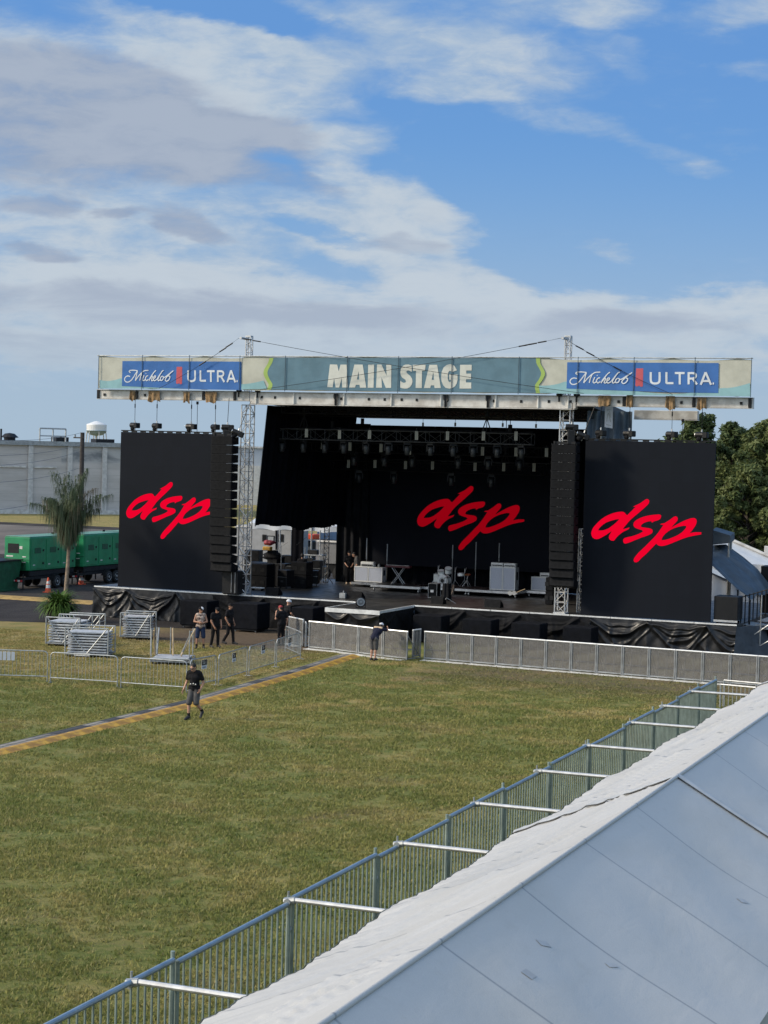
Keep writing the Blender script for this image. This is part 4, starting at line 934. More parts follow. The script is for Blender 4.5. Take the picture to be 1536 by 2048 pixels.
def cloth_blob(name, c, sz, m_, label, seed, cat):
    r_ = random.Random(seed); mb = MB().ell(c, sz, 18, 12)
    v = []
    for p in mb.v:
        q = vec(p) - vec(c); n_ = 1 + .16 * sin(q.x * 19 + seed) * cos(q.z * 14 + seed * 2) + .1 * sin(q.z * 31 + q.y * 11); v.append(tuple(vec(c) + q * n_))
    mb.v = v; o = mb.build(name, m_, None, True, origin=c); tag(o, label, cat)
tw = PY(870, 1170, cy_ - .05)
def towel(px, py, w_, h_, label, seed, rot):
    c = PY(px, py, cy_ + .1)
    def f(u, v):
        a_ = (u - .5) * w_ * (1 - .35 * v); b_ = (v - .5) * h_
        return (a_ * cos(rot) - b_ * sin(rot), -.05 - .05 * sin(u * 8 + seed) - .03 * sin(v * 5 + seed) + .12 * (abs(u - .5)), a_ * sin(rot) + b_ * cos(rot))
    o = MB().grid(f, 16, 14).build('towel', mat('tan_towel', (.22, .165, .13), .95, var=.4, vs=14, bump=.4), None, True); o.location = c; tag(o, label, 'towel')
towel(866, 1172, .42, .28, 'tan towel draped over the silver-edged road case', 1, -.1); towel(905, 1180, .20, .55, 'brown towel hanging at the side of the dark keyboard tower', 2, -.25)
c = PZ(889, 1203, DZ)
o = empty('covered_tower', (c[0], c[1] + .25, DZ), 0, 'narrow gear tower under black cloth in front of the drums', 'gear tower')
MB().grid(lambda u, v: ((.17 + .06 * (1 - v) + .025 * sin(u * 38)) * cos(u * 2 * pi), (.16 + .05 * (1 - v) + .025 * sin(u * 38)) * sin(u * 2 * pi), .04 + .80 * v), 60, 8).addf([(.17 * cos(k * pi / 8), .16 * sin(k * pi / 8), .84) for k in range(16)], [tuple(range(16))]).build('cloth', MT['black'], o)
MB().bar((0, 0, .84), (0, 0, 1.15), .018).bar((-.12, -.05, 1.1), (.12, .05, 1.14), .025).build('top_post', MT['blackm'], o)
c = PZ(893, 1207, DZ)
o = empty('microphone_stand', (c[0], c[1], DZ), 0, 'low chrome tripod stand at the foot of the covered tower', 'stand')
mb = MB()
for k in range(3): mb.bar((0, 0, .26), (.42 * cos(k * 2.1 + .4), .42 * sin(k * 2.1 + .4), .015), .016, 5)
mb.build('tripod', MT['alu'], o); MB().bar((0, 0, .2), (0, 0, 1.3), .014, 5).build('shaft', MT['blackm'], o)
def wedge(px, py, w, label, rz=0, d=.5, h=.36):
    c = PZ(px, py, DZ); r = empty('monitor_wedge', (c[0], c[1] + d / 2, DZ), rz, label, 'speaker', 'floor monitors on the deck')
    mb = MB().addf([(-w / 2, -d / 2, 0), (w / 2, -d / 2, 0), (w / 2, d / 2, 0), (-w / 2, d / 2, 0), (-w / 2, -d * .35, h), (w / 2, -d * .35, h), (w / 2, d * .4, h * .35), (-w / 2, d * .4, h * .35)],
                   [(0, 3, 2, 1), (0, 1, 5, 4), (1, 2, 6, 5), (2, 3, 7, 6), (3, 0, 4, 7)]); mb.build('shell', MT['speaker'], r)
    MB().addf([(-w / 2 + .03, -d * .33, h + .006), (w / 2 - .03, -d * .33, h + .006), (w / 2 - .03, d * .38, h * .36 + .006), (-w / 2 + .03, d * .38, h * .36 + .006), (-w / 2, -d * .35, h), (w / 2, -d * .35, h), (w / 2, d * .4, h * .35), (-w / 2, d * .4, h * .35)], [(0, 1, 2, 3), (4, 5, 1, 0), (5, 6, 2, 1), (6, 7, 3, 2), (7, 4, 0, 3)]).build('grille', MT['black'], r)
wedge(984, 1215, .78, 'black floor monitor at the deck edge before the tall bass cabinet')
wedge(708, 1198, .74, 'black floor monitor where the thrust meets the deck')
wedge(543, 1190, .70, 'black floor monitor at the deck edge beside the lattice mast')
wedge(873, 1208, .62, 'black floor monitor under the silver-edged road case')
c = PZ(684, 1197, DZ); o = empty('junction_box', (c[0], c[1] + .15, DZ), 0, 'small grey box next to the thrust floor monitor', 'box')
MB().bbox(-.16, .16, -.14, .14, 0, .26, .02).build('case', MT['alud'], o); MB().bar((0, 0, .26), (0, 0, .36), .03, 6).build('knob', MT['alu'], o)
def fan(px, py, r_, label):
    c = PZ(px, py, DZ); o = empty('stage_fan', (c[0], c[1], DZ), .5, label, 'fan', 'round floor fans')
    MB().lathe([(r_ * .8, -.09), (r_, -.07), (r_ + .012, 0), (r_, .07), (r_ * .8, .09)], (0, 0, r_ + .05), 22, axis='y').build('drum_housing', MT['blackm'], o)
    mb = MB()
    for k in range(4): mb.lathe([(r_ * (.25 + .18 * k), -.098), (r_ * (.25 + .18 * k) + .008, -.10), (r_ * (.25 + .18 * k), -.104)], (0, 0, r_ + .05), 20, axis='y')
    mb.build('guard', MT['alud'], o); MB().lathe([(r_ * .2, -.11), (.001, -.115)], (0, 0, r_ + .05), 12, axis='y').build('hub', MT['alud'], o)
    MB().box(-r_, -r_ + .03, -.04, .04, 0, r_ * .9).box(r_ - .03, r_, -.04, .04, 0, r_ * .9).box(-r_, r_, -.1, -.06, 0, .03).build('foot', MT['blackm'], o)
fan(721, 1216, .22, 'round black fan on the thrust deck')
fan(985, 1187, .15, 'small round fan at the foot of the tall bass cabinet')
c = PZ(1030, 1193, r4[3]); o = empty('guitar', (c[0] - .1, c[1] + .2, r4[3]), .3, 'pale electric guitar lying against its stand by the bass cabinets', 'guitar')
MB().plate([[(-.32, .02), (-.22, -.06), (-.10, .0), (.0, -.05), (.08, .03), (.05, .16), (-.06, .17), (-.12, .12), (-.22, .18), (-.32, .12)]], lambda x, y: (x, -.04 - .1 * y, y + .08), back=lambda x, y: (x, .0 - .1 * y, y + .08)).build('body', MT['white'], o)
MB().bar((.05, -.03, .16), (.50, -.05, .36), .02, 6).build('neck', MT['wood'], o); MB().bar((-.2, .1, 0), (-.1, -.02, .25), .015).bar((.1, .1, 0), (.0, -.02, .25), .015).build('stand', MT['blackm'], o)
# pale uprights against the backdrop: slim stands with vertical light bars
def upright(px, y0, y1, Y, label):
    a = PY(px, y1, Y); b = PY(px, y0, Y); o = empty('upright_stand', (a[0], Y, 1.5), 0, label, 'stand', 'slim upright stands before the backdrop')
    MB().bar((0, 0, .02), (0, 0, b[2] - 1.5), .016, 5).bar((0, 0, (a[2] - 1.5)), (0, 0, b[2] - 1.5), .03, 6).build('shaft', MT['alud'], o); MB().bar((0, 0, 0), (0, 0, .03), .2, 12).build('base', MT['blackm'], o)
for px, y0, y1, t_ in ((733, 1076, 1118, 'slim upright behind the silver twin guitar cabinet'), (774, 1088, 1122, 'slim upright behind the red keyboard'), (905, 1090, 1117, 'slim upright behind the drum kit'), (951, 1084, 1140, 'slim upright between the drum kit and the bass cabinets'), (998, 1086, 1116, 'slim upright behind the tall bass cabinets')):
    upright(px, y0, y1, 89.6, t_)
# side fills and tables in the open wing
def stack_box(px0, px1, py, h, d, label, horns=True, Yb=None):
    c0 = PZ(px0, py, DZ); Y = c0[1]; a = PY(px0, py, Y); b = PY(px1, py, Y); w = b[0] - a[0]
    r = empty('side_fill_speaker', ((a[0] + b[0]) / 2, Y + d / 2, DZ), 0, label, 'speaker'); n = max(1, round(h / .55)); hh = h / n
    for k in range(n):
        o = MB().bbox(-w / 2, w / 2, -d / 2, d / 2, k * hh + .01, (k + 1) * hh - .01, .02).build('speaker_box', MT['speaker'], r)
        for s in (-1, 1): MB().box(s * w * .25 - .12, s * w * .25 + .12, -d / 2 - .012, -d / 2 - .002, k * hh + hh * .35, k * hh + hh * .65).build('recess', MT['blackm'], o)
    return r
stack_box(497, 533, 1176, 1.25, .9, 'lower stack of black side-fill speakers by the lattice mast')
stack_box(533, 553, 1172, 1.5, .9, 'taller black speaker stack behind the side-fill stack')
stack_box(581, 612, 1176, 1.35, .8, 'black cloth-covered speaker stack beneath the narrow wing drape')
stack_box(1090, 1105, 1209, 1.3, .7, 'tall black speaker stack behind the tree-end mast foot')
c = PZ(515, 1181, DZ); o = empty('step_box', (c[0], c[1], DZ), 0, 'low pale step at the foot of the side-fill stack', 'step'); MB().bbox(-.32, .32, -.1, .15, .10, .16, .01).build('tread', MT['tolex'], o); MB().box(-.28, -.22, -.08, .12, 0, .098).box(.22, .28, -.08, .12, 0, .098).build('leg', MT['blackm'], o)
ty = 85.0; a = PY(503, 1118, ty); b = PY(578, 1118, ty)
o = empty('mixing_table', ((a[0] + b[0]) / 2, ty, DZ), 0, 'black-draped mixing table in the open wing', 'table'); w = b[0] - a[0]
MB().bbox(-w / 2, w / 2, -.4, .4, 1.08, 1.2, .02).build('top', MT['blackm'], o); MB().grid(lambda u, v: (-w / 2 + w * u, -.41 - .03 * sin(u * 40), .05 + 1.05 * v), 60, 4).build('cloth', MT['black'], o)
def lump(name, px, py, wpx, hpx, m_, label, cat, seed, Y):
    c = PY(px, py, Y); cloth_blob(name, (c[0], Y, c[2]), (wpx / 84, .3, hpx / 84), m_, label, seed, cat)
lump('cable_cover', 538, 1085, 26, 12, mat('red_cover', (.30, .03, .045), .6, var=.6, vs=7), 'bunched red cover on the mixing table', 'cover', 3, ty)
o = MB().bbox(-.22, .22, -.15, .15, 0, .2, .03).build('tool_case', MT['yellow']); o.location = PY(535, 1101, ty - .2); tag(o, 'yellow case under the bunched red cover', 'case')
lump('cable_pile', 545, 1112, 44, 24, MT['black'], 'dark heap of cables on the mixing table', 'cables', 5, ty + .1)
c = PZ(457, 1190, DZ); o = empty('equipment_rack', (c[0], c[1] + .5, DZ), 0, 'dark equipment rack tucked between the video wall and the pale lattice mast', 'rack')
MB().bbox(-.42, .42, -.4, .4, .05, 1.15, .02).build('case', MT['blackm'], o); MB().bar((.3, -.43, .1), (.3, -.43, 1.1), .018, 5).bar((.1, -.43, .1), (.1, -.43, 1.1), .018, 5).build('rack_rail', MT['alud'], o)
MB().box(-.4, .4, -.3, .3, .01, .048).build('skid', MT['blackm'], o)
for px_, py_, w_, d_, h_, t_ in ((566, 1178, .6, .6, .95, 'black flight case beside the mixing table'), (572, 1168, .7, .6, 1.5, 'tall dark rack case half hidden by the narrow wing drape'), (618, 1172, .75, .6, .8, 'low black flight case before the work table'), (629, 1164, .5, .5, 1.15, 'dark case standing close to the lattice ladder'), (500, 1165, .8, .7, 1.7, 'tall black case in the corner behind the lattice mast')):
    c = PZ(px_, py_, DZ); o = empty('flight_case', (c[0], c[1] + d_ / 2, DZ), rnd.uniform(-.3, .3), t_, 'case', 'dark flight cases in the open wing')
    MB().bbox(-w_ / 2, w_ / 2, -d_ / 2, d_ / 2, .12, h_, .015).build('body', MT['blackm'], o)
    MB().box(-w_ / 2 - .006, w_ / 2 + .006, -d_ / 2 - .008, -d_ / 2 - .001, h_ * .62, h_ * .62 + .02).build('lid_edge', MT['alud'], o)
    MB().box(-.09, .09, -d_ / 2 - .008, -d_ / 2 - .001, h_ * .35, h_ * .35 + .1).build('handle', MT['trussgrey'], o)
    for sx in (-1, 1): MB().bar((sx * (w_ / 2 - .1), -d_ / 2 + .1, .06), (sx * (w_ / 2 - .1) + .04, -d_ / 2 + .1, .06), .055, 8).build('caster', MT['trussgrey'], o)
for k, (px_, y0_, y1_) in enumerate(((561, 1176, 1090), (600, 1172, 1080), (588, 1160, 1072))):
    c = PZ(px_, y0_, DZ); tp_ = PY(px_, y1_, c[1])[2] - DZ; o = empty('microphone_stand', (c[0], c[1], DZ), k * 1.1, ('dark boom stand beside the mixing table', 'dark boom stand between the speaker stacks in the wing', 'tall boom stand behind the covered speaker stack')[k], 'stand', 'boom stands in the open wing')
    MB().bar((0, 0, .2), (0, 0, tp_), .014, 6).build('shaft', MT['alud'], o); MB().bar((-.3, 0, tp_ - .25), (.35, 0, tp_ + .15), .011, 5).build('boom', MT['trussgrey'], o)
    mb = MB()
    for q in range(3): mb.bar((0, 0, .28), (.3 * cos(q * 2.1), .3 * sin(q * 2.1), .01), .012, 5)
    mb.build('tripod', MT['trussgrey'], o)
# ladder truss standing in the wing, pale upright
c = PZ(651, 1167, DZ); o = empty('ladder_truss', (c[0], c[1], DZ), .4, 'slim dark lattice ladder standing in the open wing', 'ladder')
mb = MB(); lattice(mb, (0, 0, .05), (0, 0, PY(651, 1050, c[1])[2] - 1.5), .26, 10, .02, .012); mb.build('frame', MT['trussgrey'], o); MB().bar((-.4, -.3, .02), (0, 0, .5), .02).bar((.4, -.3, .02), (0, 0, .5), .02).bar((0, .4, .02), (0, 0, .5), .02).build('brace', MT['blackm'], o)
c = PZ(638, 1160, DZ); o = empty('light_stand', (c[0], c[1], DZ), 0, 'pale tall pole on a tripod next to the lattice ladder', 'stand'); MB().bar((0, 0, .3), (0, 0, 2.7), .03, 6).build('pole', MT['alu'], o); MB().bar((0, 0, .5), (.35, -.2, .02), .018).bar((0, 0, .5), (-.35, -.2, .02), .018).bar((0, 0, .5), (0, .4, .02), .018).build('tripod', MT['alud'], o)
c = PZ(620, 1160, DZ); o = empty('wing_table', (c[0], c[1] + .6, DZ), 0, 'cluttered work table with pale shelf edges in the rear wing', 'table')
MB().bbox(-.55, .55, -.3, .3, 1.3, 1.36, .01).bbox(-.55, .55, -.3, .3, .7, .75, .01).build('shelf', MT['alud'], o)
for sx in (-.5, .5):
    for sy in (-.25, .25): MB().bar((sx, sy, 0), (sx, sy, 1.75), .025).build('leg', MT['alud'], o)
MB().bbox(-.45, -.05, -.2, .2, .76, 1.15, .02).bbox(.05, .5, -.2, .2, .76, 1.05, .02).bbox(-.4, .2, -.2, .2, 1.37, 1.62, .03).build('clutter', MT['blackm'], o)
# cloth-covered subwoofers on the ground before the stage
def sub(x0, x1, y0, d, h, label, seed):
    r = empty('subwoofer', ((x0 + x1) / 2, y0 + d / 2, 0), 0, label, 'speaker', 'cloth-covered subwoofers before the stage'); w = x1 - x0
    mb = MB().bbox(-w / 2, w / 2, -d / 2, d / 2, .14, h, .03); mb.build('cloth_cover', MT['subcloth'], r)
    MB().box(-w / 2 + .06, w / 2 - .06, -d / 2 + .06, d / 2 - .06, .08, .138).build('dolly', MT['blackm'], r)
    for sx in (-1, 1):
        for sy in (-1, 1): MB().bar((sx * (w / 2 - .15) - .03, sy * (d / 2 - .15), .05), (sx * (w / 2 - .15) + .03, sy * (d / 2 - .15), .05), .05, 10).build('caster', MT['alud'], r)
sub(-42.75, -41.3, 76.4, 1.2, 1.30, 'cloth-covered subwoofer behind the man in denim shorts', 1)
sub(-39.95, -38.6, 76.3, 1.3, 1.33, 'cloth-covered subwoofer between the strolling men and the red-capped man', 2)
sub(-37.0, -35.9, 76.6, 1.3, 1.28, 'cloth-covered subwoofer behind the white-helmeted man', 3)
for k, (px0, px1) in enumerate(((826, 883), (925, 983), (1023, 1081), (1126, 1184))):
    sub(PY(px0, 1235, 77)[0], PY(px1, 1235, 77)[0], 77, 1.1, (1.24, 1.2, 1.17, 1.14)[k], f'cloth-covered subwoofer beyond the barricade, {ORD[k]} from the thrust', 4 + k)
# dark stage-end box and its silver foot
bx = SY + .25; a = PY(1427, 1236, bx); b = PY(1475, 1238, bx); tp = PY(1450, 1193, bx)[2]
o = empty('road_case', ((a[0] + b[0]) / 2, bx + .5, DZ), 0, 'big black case with a pale bottom rail at the stage end by the stair', 'road case'); w = b[0] - a[0]
MB().bbox(-w / 2, w / 2, -.5, .5, .16, tp - DZ, .02).build('body', MT['blackm'], o); MB().box(-w / 2, w / 2, -.53, -.502, .07, .158).build('bottom_rail', MT['alu'], o)
for sx in (-1, 1): MB().bar((sx * .4 - .03, -.3, .05), (sx * .4 + .03, -.3, .05), .05, 8).bar((sx * .4 - .03, .3, .05), (sx * .4 + .03, .3, .05), .05, 8).build('caster', MT['blackm'], o)
# ------------------------------------------------------------------ crowd barricade of silver mesh panels
def sheet_mat():
    m_ = bpy.data.materials.new('perforated_sheet'); m_.use_nodes = True; t = NT(m_.node_tree); b = m_.node_tree.nodes['Principled BSDF']
    co = t.node('ShaderNodeTexCoord').outputs['Object']
    t.put(b.inputs['Base Color'], t.mix(t.ramp(t.noise(co, 3.5, 6, .65), .3, .7), (.125, .122, .117), (.20, .196, .186))); b.inputs['Roughness'].default_value = .6; b.inputs['Metallic'].default_value = .3
    tr = t.node('ShaderNodeBsdfTransparent'); mx = t.node('ShaderNodeMixShader'); mx.inputs[0].default_value = .42
    t.l.new(b.outputs[0], mx.inputs[1]); t.l.new(tr.outputs[0], mx.inputs[2]); t.l.new(mx.outputs[0], m_.node_tree.nodes['Material Output'].inputs['Surface']); return m_
SHEET = sheet_mat()
PLATEM = mat('barricade_plate', (.66, .655, .62), .5, .2, var=.25, vs=3, c2=(.45, .44, .40))
RAILM = mat('bright_rail', (.72, .73, .72), .4, .4, var=.15)
def make_barrier(w=1.05, h=1.2, plate=True):
    r = empty('crowd_barrier', (0, 0, 0))
    MB().box(-w / 2 + .03, w / 2 - .03, -.004, .004, .12, h - .03).build('mesh_sheet', SHEET, r)
    mb = MB().bbox(-w / 2, -w / 2 + .05, -.03, .03, .03, h - .045, .008).bbox(w / 2 - .05, w / 2, -.03, .03, .03, h - .045, .008).box(-w / 2 + .05, w / 2 - .05, -.02, .02, .07, .12)
    mb.build('frame', MT['alud'], r)
    MB().bar((-w / 2, 0, h - .02), (w / 2, 0, h - .02), .034, 8).build('top_rail', RAILM, r)
    for x in (-w / 6, w / 6): MB().box(x - .02, x + .02, .035, .06, .05, h - .06).build('stiffener', MT['alu'], r)
    if plate:
        MB().box(-w / 2 + .012, w / 2 - .012, -.42, -.032, .012, .032).build('base_plate', PLATEM, r)
        MB().box(-w / 2 + .05, w / 2 - .05, .065, .40, .40, .43).build('step', MT['alud'], r)
        mb = MB()
        for x in (-w / 2 + .05, w / 2 - .05): mb.bar((x, .04, h - .15), (x, 1.0, .04), .02, 6).bar((x, .04, .05), (x, 1.0, .04), .02, 6)
        mb.build('rear_brace', MT['alud'], r)
    return r
bar0 = make_barrier(); used = False
def put_bar(p, q, label, src=None):
    global used
    p, q = vec(p), vec(q); mid = (p + q) / 2; mid.z = 0; a = math.atan2(q.y - p.y, q.x - p.x)
    if not used and src is None: o = bar0; o.location = mid; o.rotation_euler = (0, 0, a); used = True
    else: o = dup(src or bar0, mid, a)
    o.scale = ((q - p).length / 1.068, 1, 1)
    return tag(o, label, 'barricade', 'silver mesh barricade panels before the stage')
A_ = vec((-28.03, 70.62, 0)); B_ = vec((-17.32, 69.98, 0)); stp = (B_ - A_) / 10
for k in range(14):
    put_bar(A_ + stp * k, A_ + stp * (k + 1), f'silver mesh barricade panel, {ORD[k]} from the narrow gate towards the white tent')
pts = [PZ(*p) for p in ((616.4, 1297.5), (667, 1302.5), (716, 1309), (765, 1315.5), (815, 1321))]
for k in range(4):
    put_bar(pts[k], pts[k + 1], ('silver mesh barricade panel at the corner by the bike-rack fence', 'silver mesh barricade panel at the head of the yellow cable ramp', 'silver mesh barricade panel under the leaning man', 'silver mesh barricade panel between the leaning man and the narrow gate')[k])
g_ = make_barrier(.62, 1.2, False); p, q = vec(PZ(818.5, 1318)), vec(PZ(846, 1314)); g_.location = (p + q) / 2; g_.rotation_euler = (0, 0, math.atan2(q.y - p.y, q.x - p.x)); g_.name = 'barrier_gate'
tag(g_, 'narrow mesh gate standing ajar in the barricade row', 'barricade', 'silver mesh barricade panels before the stage')
put_bar(PZ(577, 1287), PZ(606, 1294), 'silver mesh barricade panel behind the bike-rack fence end, set sideways')
g2 = make_barrier(.55, 1.1, False); p, q = vec(PZ(606, 1293)), vec(PZ(615, 1297)); g2.location = (p + q) / 2; g2.rotation_euler = (0, 0, radians(-62)); g2.name = 'barrier_gate'
tag(g2, 'narrow mesh gate edge-on at the barricade corner', 'barricade', 'silver mesh barricade panels before the stage')

# ------------------------------------------------------------------ bike-rack fences on the lawn
def bike_rack(p, q, label, sign=None, h=1.1):
    p, q = vec(p), vec(q); L = (q - p).length - .06; r = empty('crowd_fence', ((p.x + q.x) / 2, (p.y + q.y) / 2, 0), math.atan2(q.y - p.y, q.x - p.x), label, 'crowd fence', 'low tube fences on the lawn')
    w = L / 2; c = .14; pts = [(-w, 0, .18), (-w, 0, h - c)] + [(-w + c - c * cos(t), 0, h - c + c * sin(t)) for t in (.5, 1.05)] + [(-w + c, 0, h), (w - c, 0, h)] + [(w - c + c * sin(t), 0, h - c + c * cos(t)) for t in (.5, 1.05)] + [(w, 0, h - c), (w, 0, .18)]
    MB().tube(pts, .021, 8).bar((-w, 0, .20), (w, 0, .20), .019, 8).build('frame', MT['galv'], r)
    mb = MB(); n = int(L / .135)
    for k in range(1, n): mb.bar((-w + L * k / n, 0, .2), (-w + L * k / n, 0, h), .0075, 5, cap=False)
    mb.build('bars', MT['galv'], r)
    for s in (-1, 1): MB().bar((s * w, 0, .18), (s * w, 0, .02), .02, 6).bar((s * w, -.15, .02), (s * w, .15, .02), .014, 6).build('foot', MT['alud'], r)
    if sign == 'card':
        o = MB().box(-.19, .19, -.032, -.024, h - .40, h - .08).build('sign_card', MT['whitetarp'], r); MB().box(-.19, .19, -.036, -.033, h - .27, h - .08).build('dark_band', MT['blackm'], o)
        mb = MB()
        for i, (a, b) in enumerate(((-.14, .02), (-.08, .10), (-.12, .06))): mb.box(a, b, -.039, -.037, h - .13 - i * .045, h - .115 - i * .045)
        mb.build('print', MT['white'], o); MB().box(-.13, .13, -.036, -.033, h - .345, h - .33).box(-.10, .10, -.036, -.033, h - .375, h - .362).build('print', MT['blackm'], o)
    if sign == 'strips':
        o = None
        for k in range(4): MB().box(-.30 + k * .155, -.175 + k * .155, -.032, -.024, h - .36, h - .05).build('white_strip', MT['whitetarp'], r)
    return r
bike_rack(PZ(-70, 1359), PZ(96, 1364), 'tube fence with four white strips, nearest the photo edge by the silver carts', 'strips')
bike_rack(PZ(99, 1366), PZ(236, 1375), 'tube fence in front of the full silver carts')
bike_rack(PZ(240, 1376), PZ(374, 1386), 'tube fence in front of the flat silver cart, behind the walking man')
for a, b, t_ in (((379, 1383), (432, 1371), 'tube fence with a black and white card just behind the walking man'), ((436, 1371), (494, 1352), 'second carded tube fence on the slant towards the barricade'), ((497, 1352), (550, 1335), 'third carded tube fence on the slant towards the barricade'), ((552, 1335), (601, 1319), 'carded tube fence nearest the barricade corner')):
    bike_rack(PZ(*a), PZ(*b), t_, 'card')
bike_rack(PZ(570, 1304), PZ(601, 1318), 'short tube fence turned towards the stage at the barricade corner, held by the red-capped man')
# small dark railing between the green fence and the barricade
p, q = vec(PZ(1440, 1415)), vec(PZ(1530, 1424))
r = empty('low_railing', ((p.x + q.x) / 2, (p.y + q.y) / 2, 0), math.atan2(q.y - p.y, q.x - p.x), 'low dark-barred railing with pale top rails at the far fence corner', 'railing'); w = (q - p).length / 2
MB().bar((-w, 0, .80), (w, 0, .80), .028).bar((-w, .3, .92), (w, .3, .92), .028).build('top_rail', MT['alu'], r)
mb = MB()
for k in range(12): mb.bar((-w + 2 * w * k / 11, 0, .05), (-w + 2 * w * k / 11, 0, .80), .016, 5)
mb.build('bars', MT['galv'], r); MB().bar((-w, .3, 0), (-w, .3, .92), .03).bar((w, .3, 0), (w, .3, .92), .03).bar((-w, 0, 0), (-w, 0, .8), .03).bar((w, 0, 0), (w, 0, .8), .03).build('post', MT['galv'], r)

# ------------------------------------------------------------------ carts of stacked panels
def cart(c, rz, w, d, h, layers, label, tall=None):
    r = empty('panel_cart', c, rz, label, 'cart', 'silver carts for crowd fences')
    MB().box(-w / 2, w / 2, -d / 2, d / 2, .10, .16).build('base', MT['alud'], r)
    for sx in (-1, 1):
        for sy in (-1, 1): MB().bar((sx * (w / 2 - .1) - .02, sy * (d / 2 - .1), .055), (sx * (w / 2 - .1) + .02, sy * (d / 2 - .1), .055), .05, 10).build('caster', MT['blackm'], r)
    for k in range(layers):
        z0 = .18 + k * (h - .3) / max(layers, 1) ; j = rnd.uniform(-.03, .03); th = (h - .3) / layers * .56
        o = MB().bbox(-w / 2 + .08 + j, w / 2 - .08 + j, -d / 2 + .08, d / 2 - .08, z0, z0 + th, .008).build('stacked_panel', MT['stack'], r)
    H = tall or h
    for sy in (-1, 1):
        y = sy * d / 2
        mb = MB()
        for sx in (-1, 1): mb.bar((sx * w / 2, y, .1), (sx * w / 2, y, H), .028, 6)
        mb.bar((-w / 2, y, H), (w / 2, y, H), .028, 6).bar((-w / 2 + .05, y, H), (0, y, .15), .022, 6).bar((w / 2 - .05, y, H), (0, y, .15), .022, 6)
        mb.build('end_frame', MT['galv'], r)
    MB().bar((-w / 2, -d / 2, H * .75), (-w / 2, d / 2, H * .75), .02).bar((w / 2, -d / 2, H * .75), (w / 2, d / 2, H * .75), .02).build('side_rail', MT['galv'], r)
    return r
def ctr(a, b): p, q = PZ(*a), PZ(*b); return ((p[0] + q[0]) / 2, (p[1] + q[1]) / 2, 0)
c1_ = PZ(180, 1312); o = cart((c1_[0], c1_[1], 0), radians(18), 1.75, 1.2, 1.18, 8, 'full silver cart closest to the lawn fence, carrying a white tag'); MB().box(-.5, .15, -.64, -.622, .06, .18).build('tag', MT['white'], o)
c2_ = PZ(138, 1290); cart((c2_[0], c2_[1], 0), radians(12), 1.5, 1.5, 1.22, 8, 'full silver cart just behind the tagged cart, below the palm', 1.22)
c3_ = PZ(276, 1277); cart((c3_[0], c3_[1], 0), radians(18), 1.35, 1.1, 1.18, 8, 'full silver cart standing alone before the black skirt', 1.16)
c4_ = PZ(156, 1283); cart((c4_[0], c4_[1] + .5, 0), radians(14), 1.6, .8, .5, 3, 'nearly empty silver cart with open frames under the palm', 1.15)
c5_ = PZ(345, 1326); o = cart((c5_[0], c5_[1], 0), radians(20), 1.55, 1.35, .42, 2, 'flat silver cart with open braces leaning over it', .24)
for k, (x0, y0, x1, y1) in enumerate(((-.75, -.6, -.55, .0), (-.75, .6, -.5, .1), (.75, -.6, .45, .1), (.7, .6, .5, -.1), (-.2, .62, .15, .1), (-.9, .1, -.6, .5))):
    MB().bar((x0, y0, .3), (x0, y0, 1.35), .024, 6).build('upright', MT['galv'], o)
    MB().bar((x1 - .15, y1, .3), (x0 + .08, y0, 1.32), .034, 6).build('brace', MT['wood'] if k in (0, 3, 4) else MT['alud'], o)

# ------------------------------------------------------------------ cable ramp across the lawn
def ramp_x(y): return float(np.interp(y, [30, 42.8, 54.2, 63, 70.5], [-29.6, -29.5, -29.7, -30.4, -31.25]))
ramp_src = []
for k, mm in enumerate(('ramp0', 'ramp1', 'ramp2')):
    r = empty('cable_ramp', (0, 0, -9))
    mb = MB().addf([(-.50, -.485, .006), (-.24, -.485, .085), (.16, -.485, .085), (-.50, .485, .006), (-.24, .485, .085), (.16, .485, .085), (.16, -.485, .006), (.16, .485, .006)], [(0, 1, 4, 3), (1, 2, 5, 4), (0, 6, 2, 1), (3, 4, 5, 7), (2, 6, 7, 5), (0, 3, 7, 6)])
    o_ = mb.build('grey_ramp', MT[mm], r)
    MB().box(-.23, -.21, -.48, .48, .086, .09).box(.0, .02, -.48, .48, .086, .09).build('lid_seam', MT['ramp2'], o_)
    MB().addf([(.165, -.485, .09), (.30, -.485, .09), (.56, -.485, .008), (.165, .485, .09), (.30, .485, .09), (.56, .485, .008), (.165, -.485, .006), (.165, .485, .006)], [(0, 1, 4, 3), (1, 2, 5, 4), (0, 6, 2, 1), (3, 4, 5, 7), (2, 6, 7, 5), (0, 3, 7, 6)]).build('yellow_edge', MT['yellow'], r)
    ramp_src.append(r)
y = 69.6; k = 0; seen = set()
while y > 35.5:
    a = math.atan2(ramp_x(y + .5) - ramp_x(y - .5), 1.0); i = rnd.choice((0, 1, 0, 1, 2)); loc = (ramp_x(y), y, 0)
    if i in seen: o = dup(ramp_src[i], loc, -a)
    else: o = ramp_src[i]; seen.add(i); o.location = loc; o.rotation_euler = (0, 0, -a)
    tag(o, f'{("grey", "pale worn", "black")[i]} and yellow cable ramp piece, {ORD[k]} from the barricade', 'cable ramp', 'cable ramp pieces across the lawn')
    y -= .985; k += 1
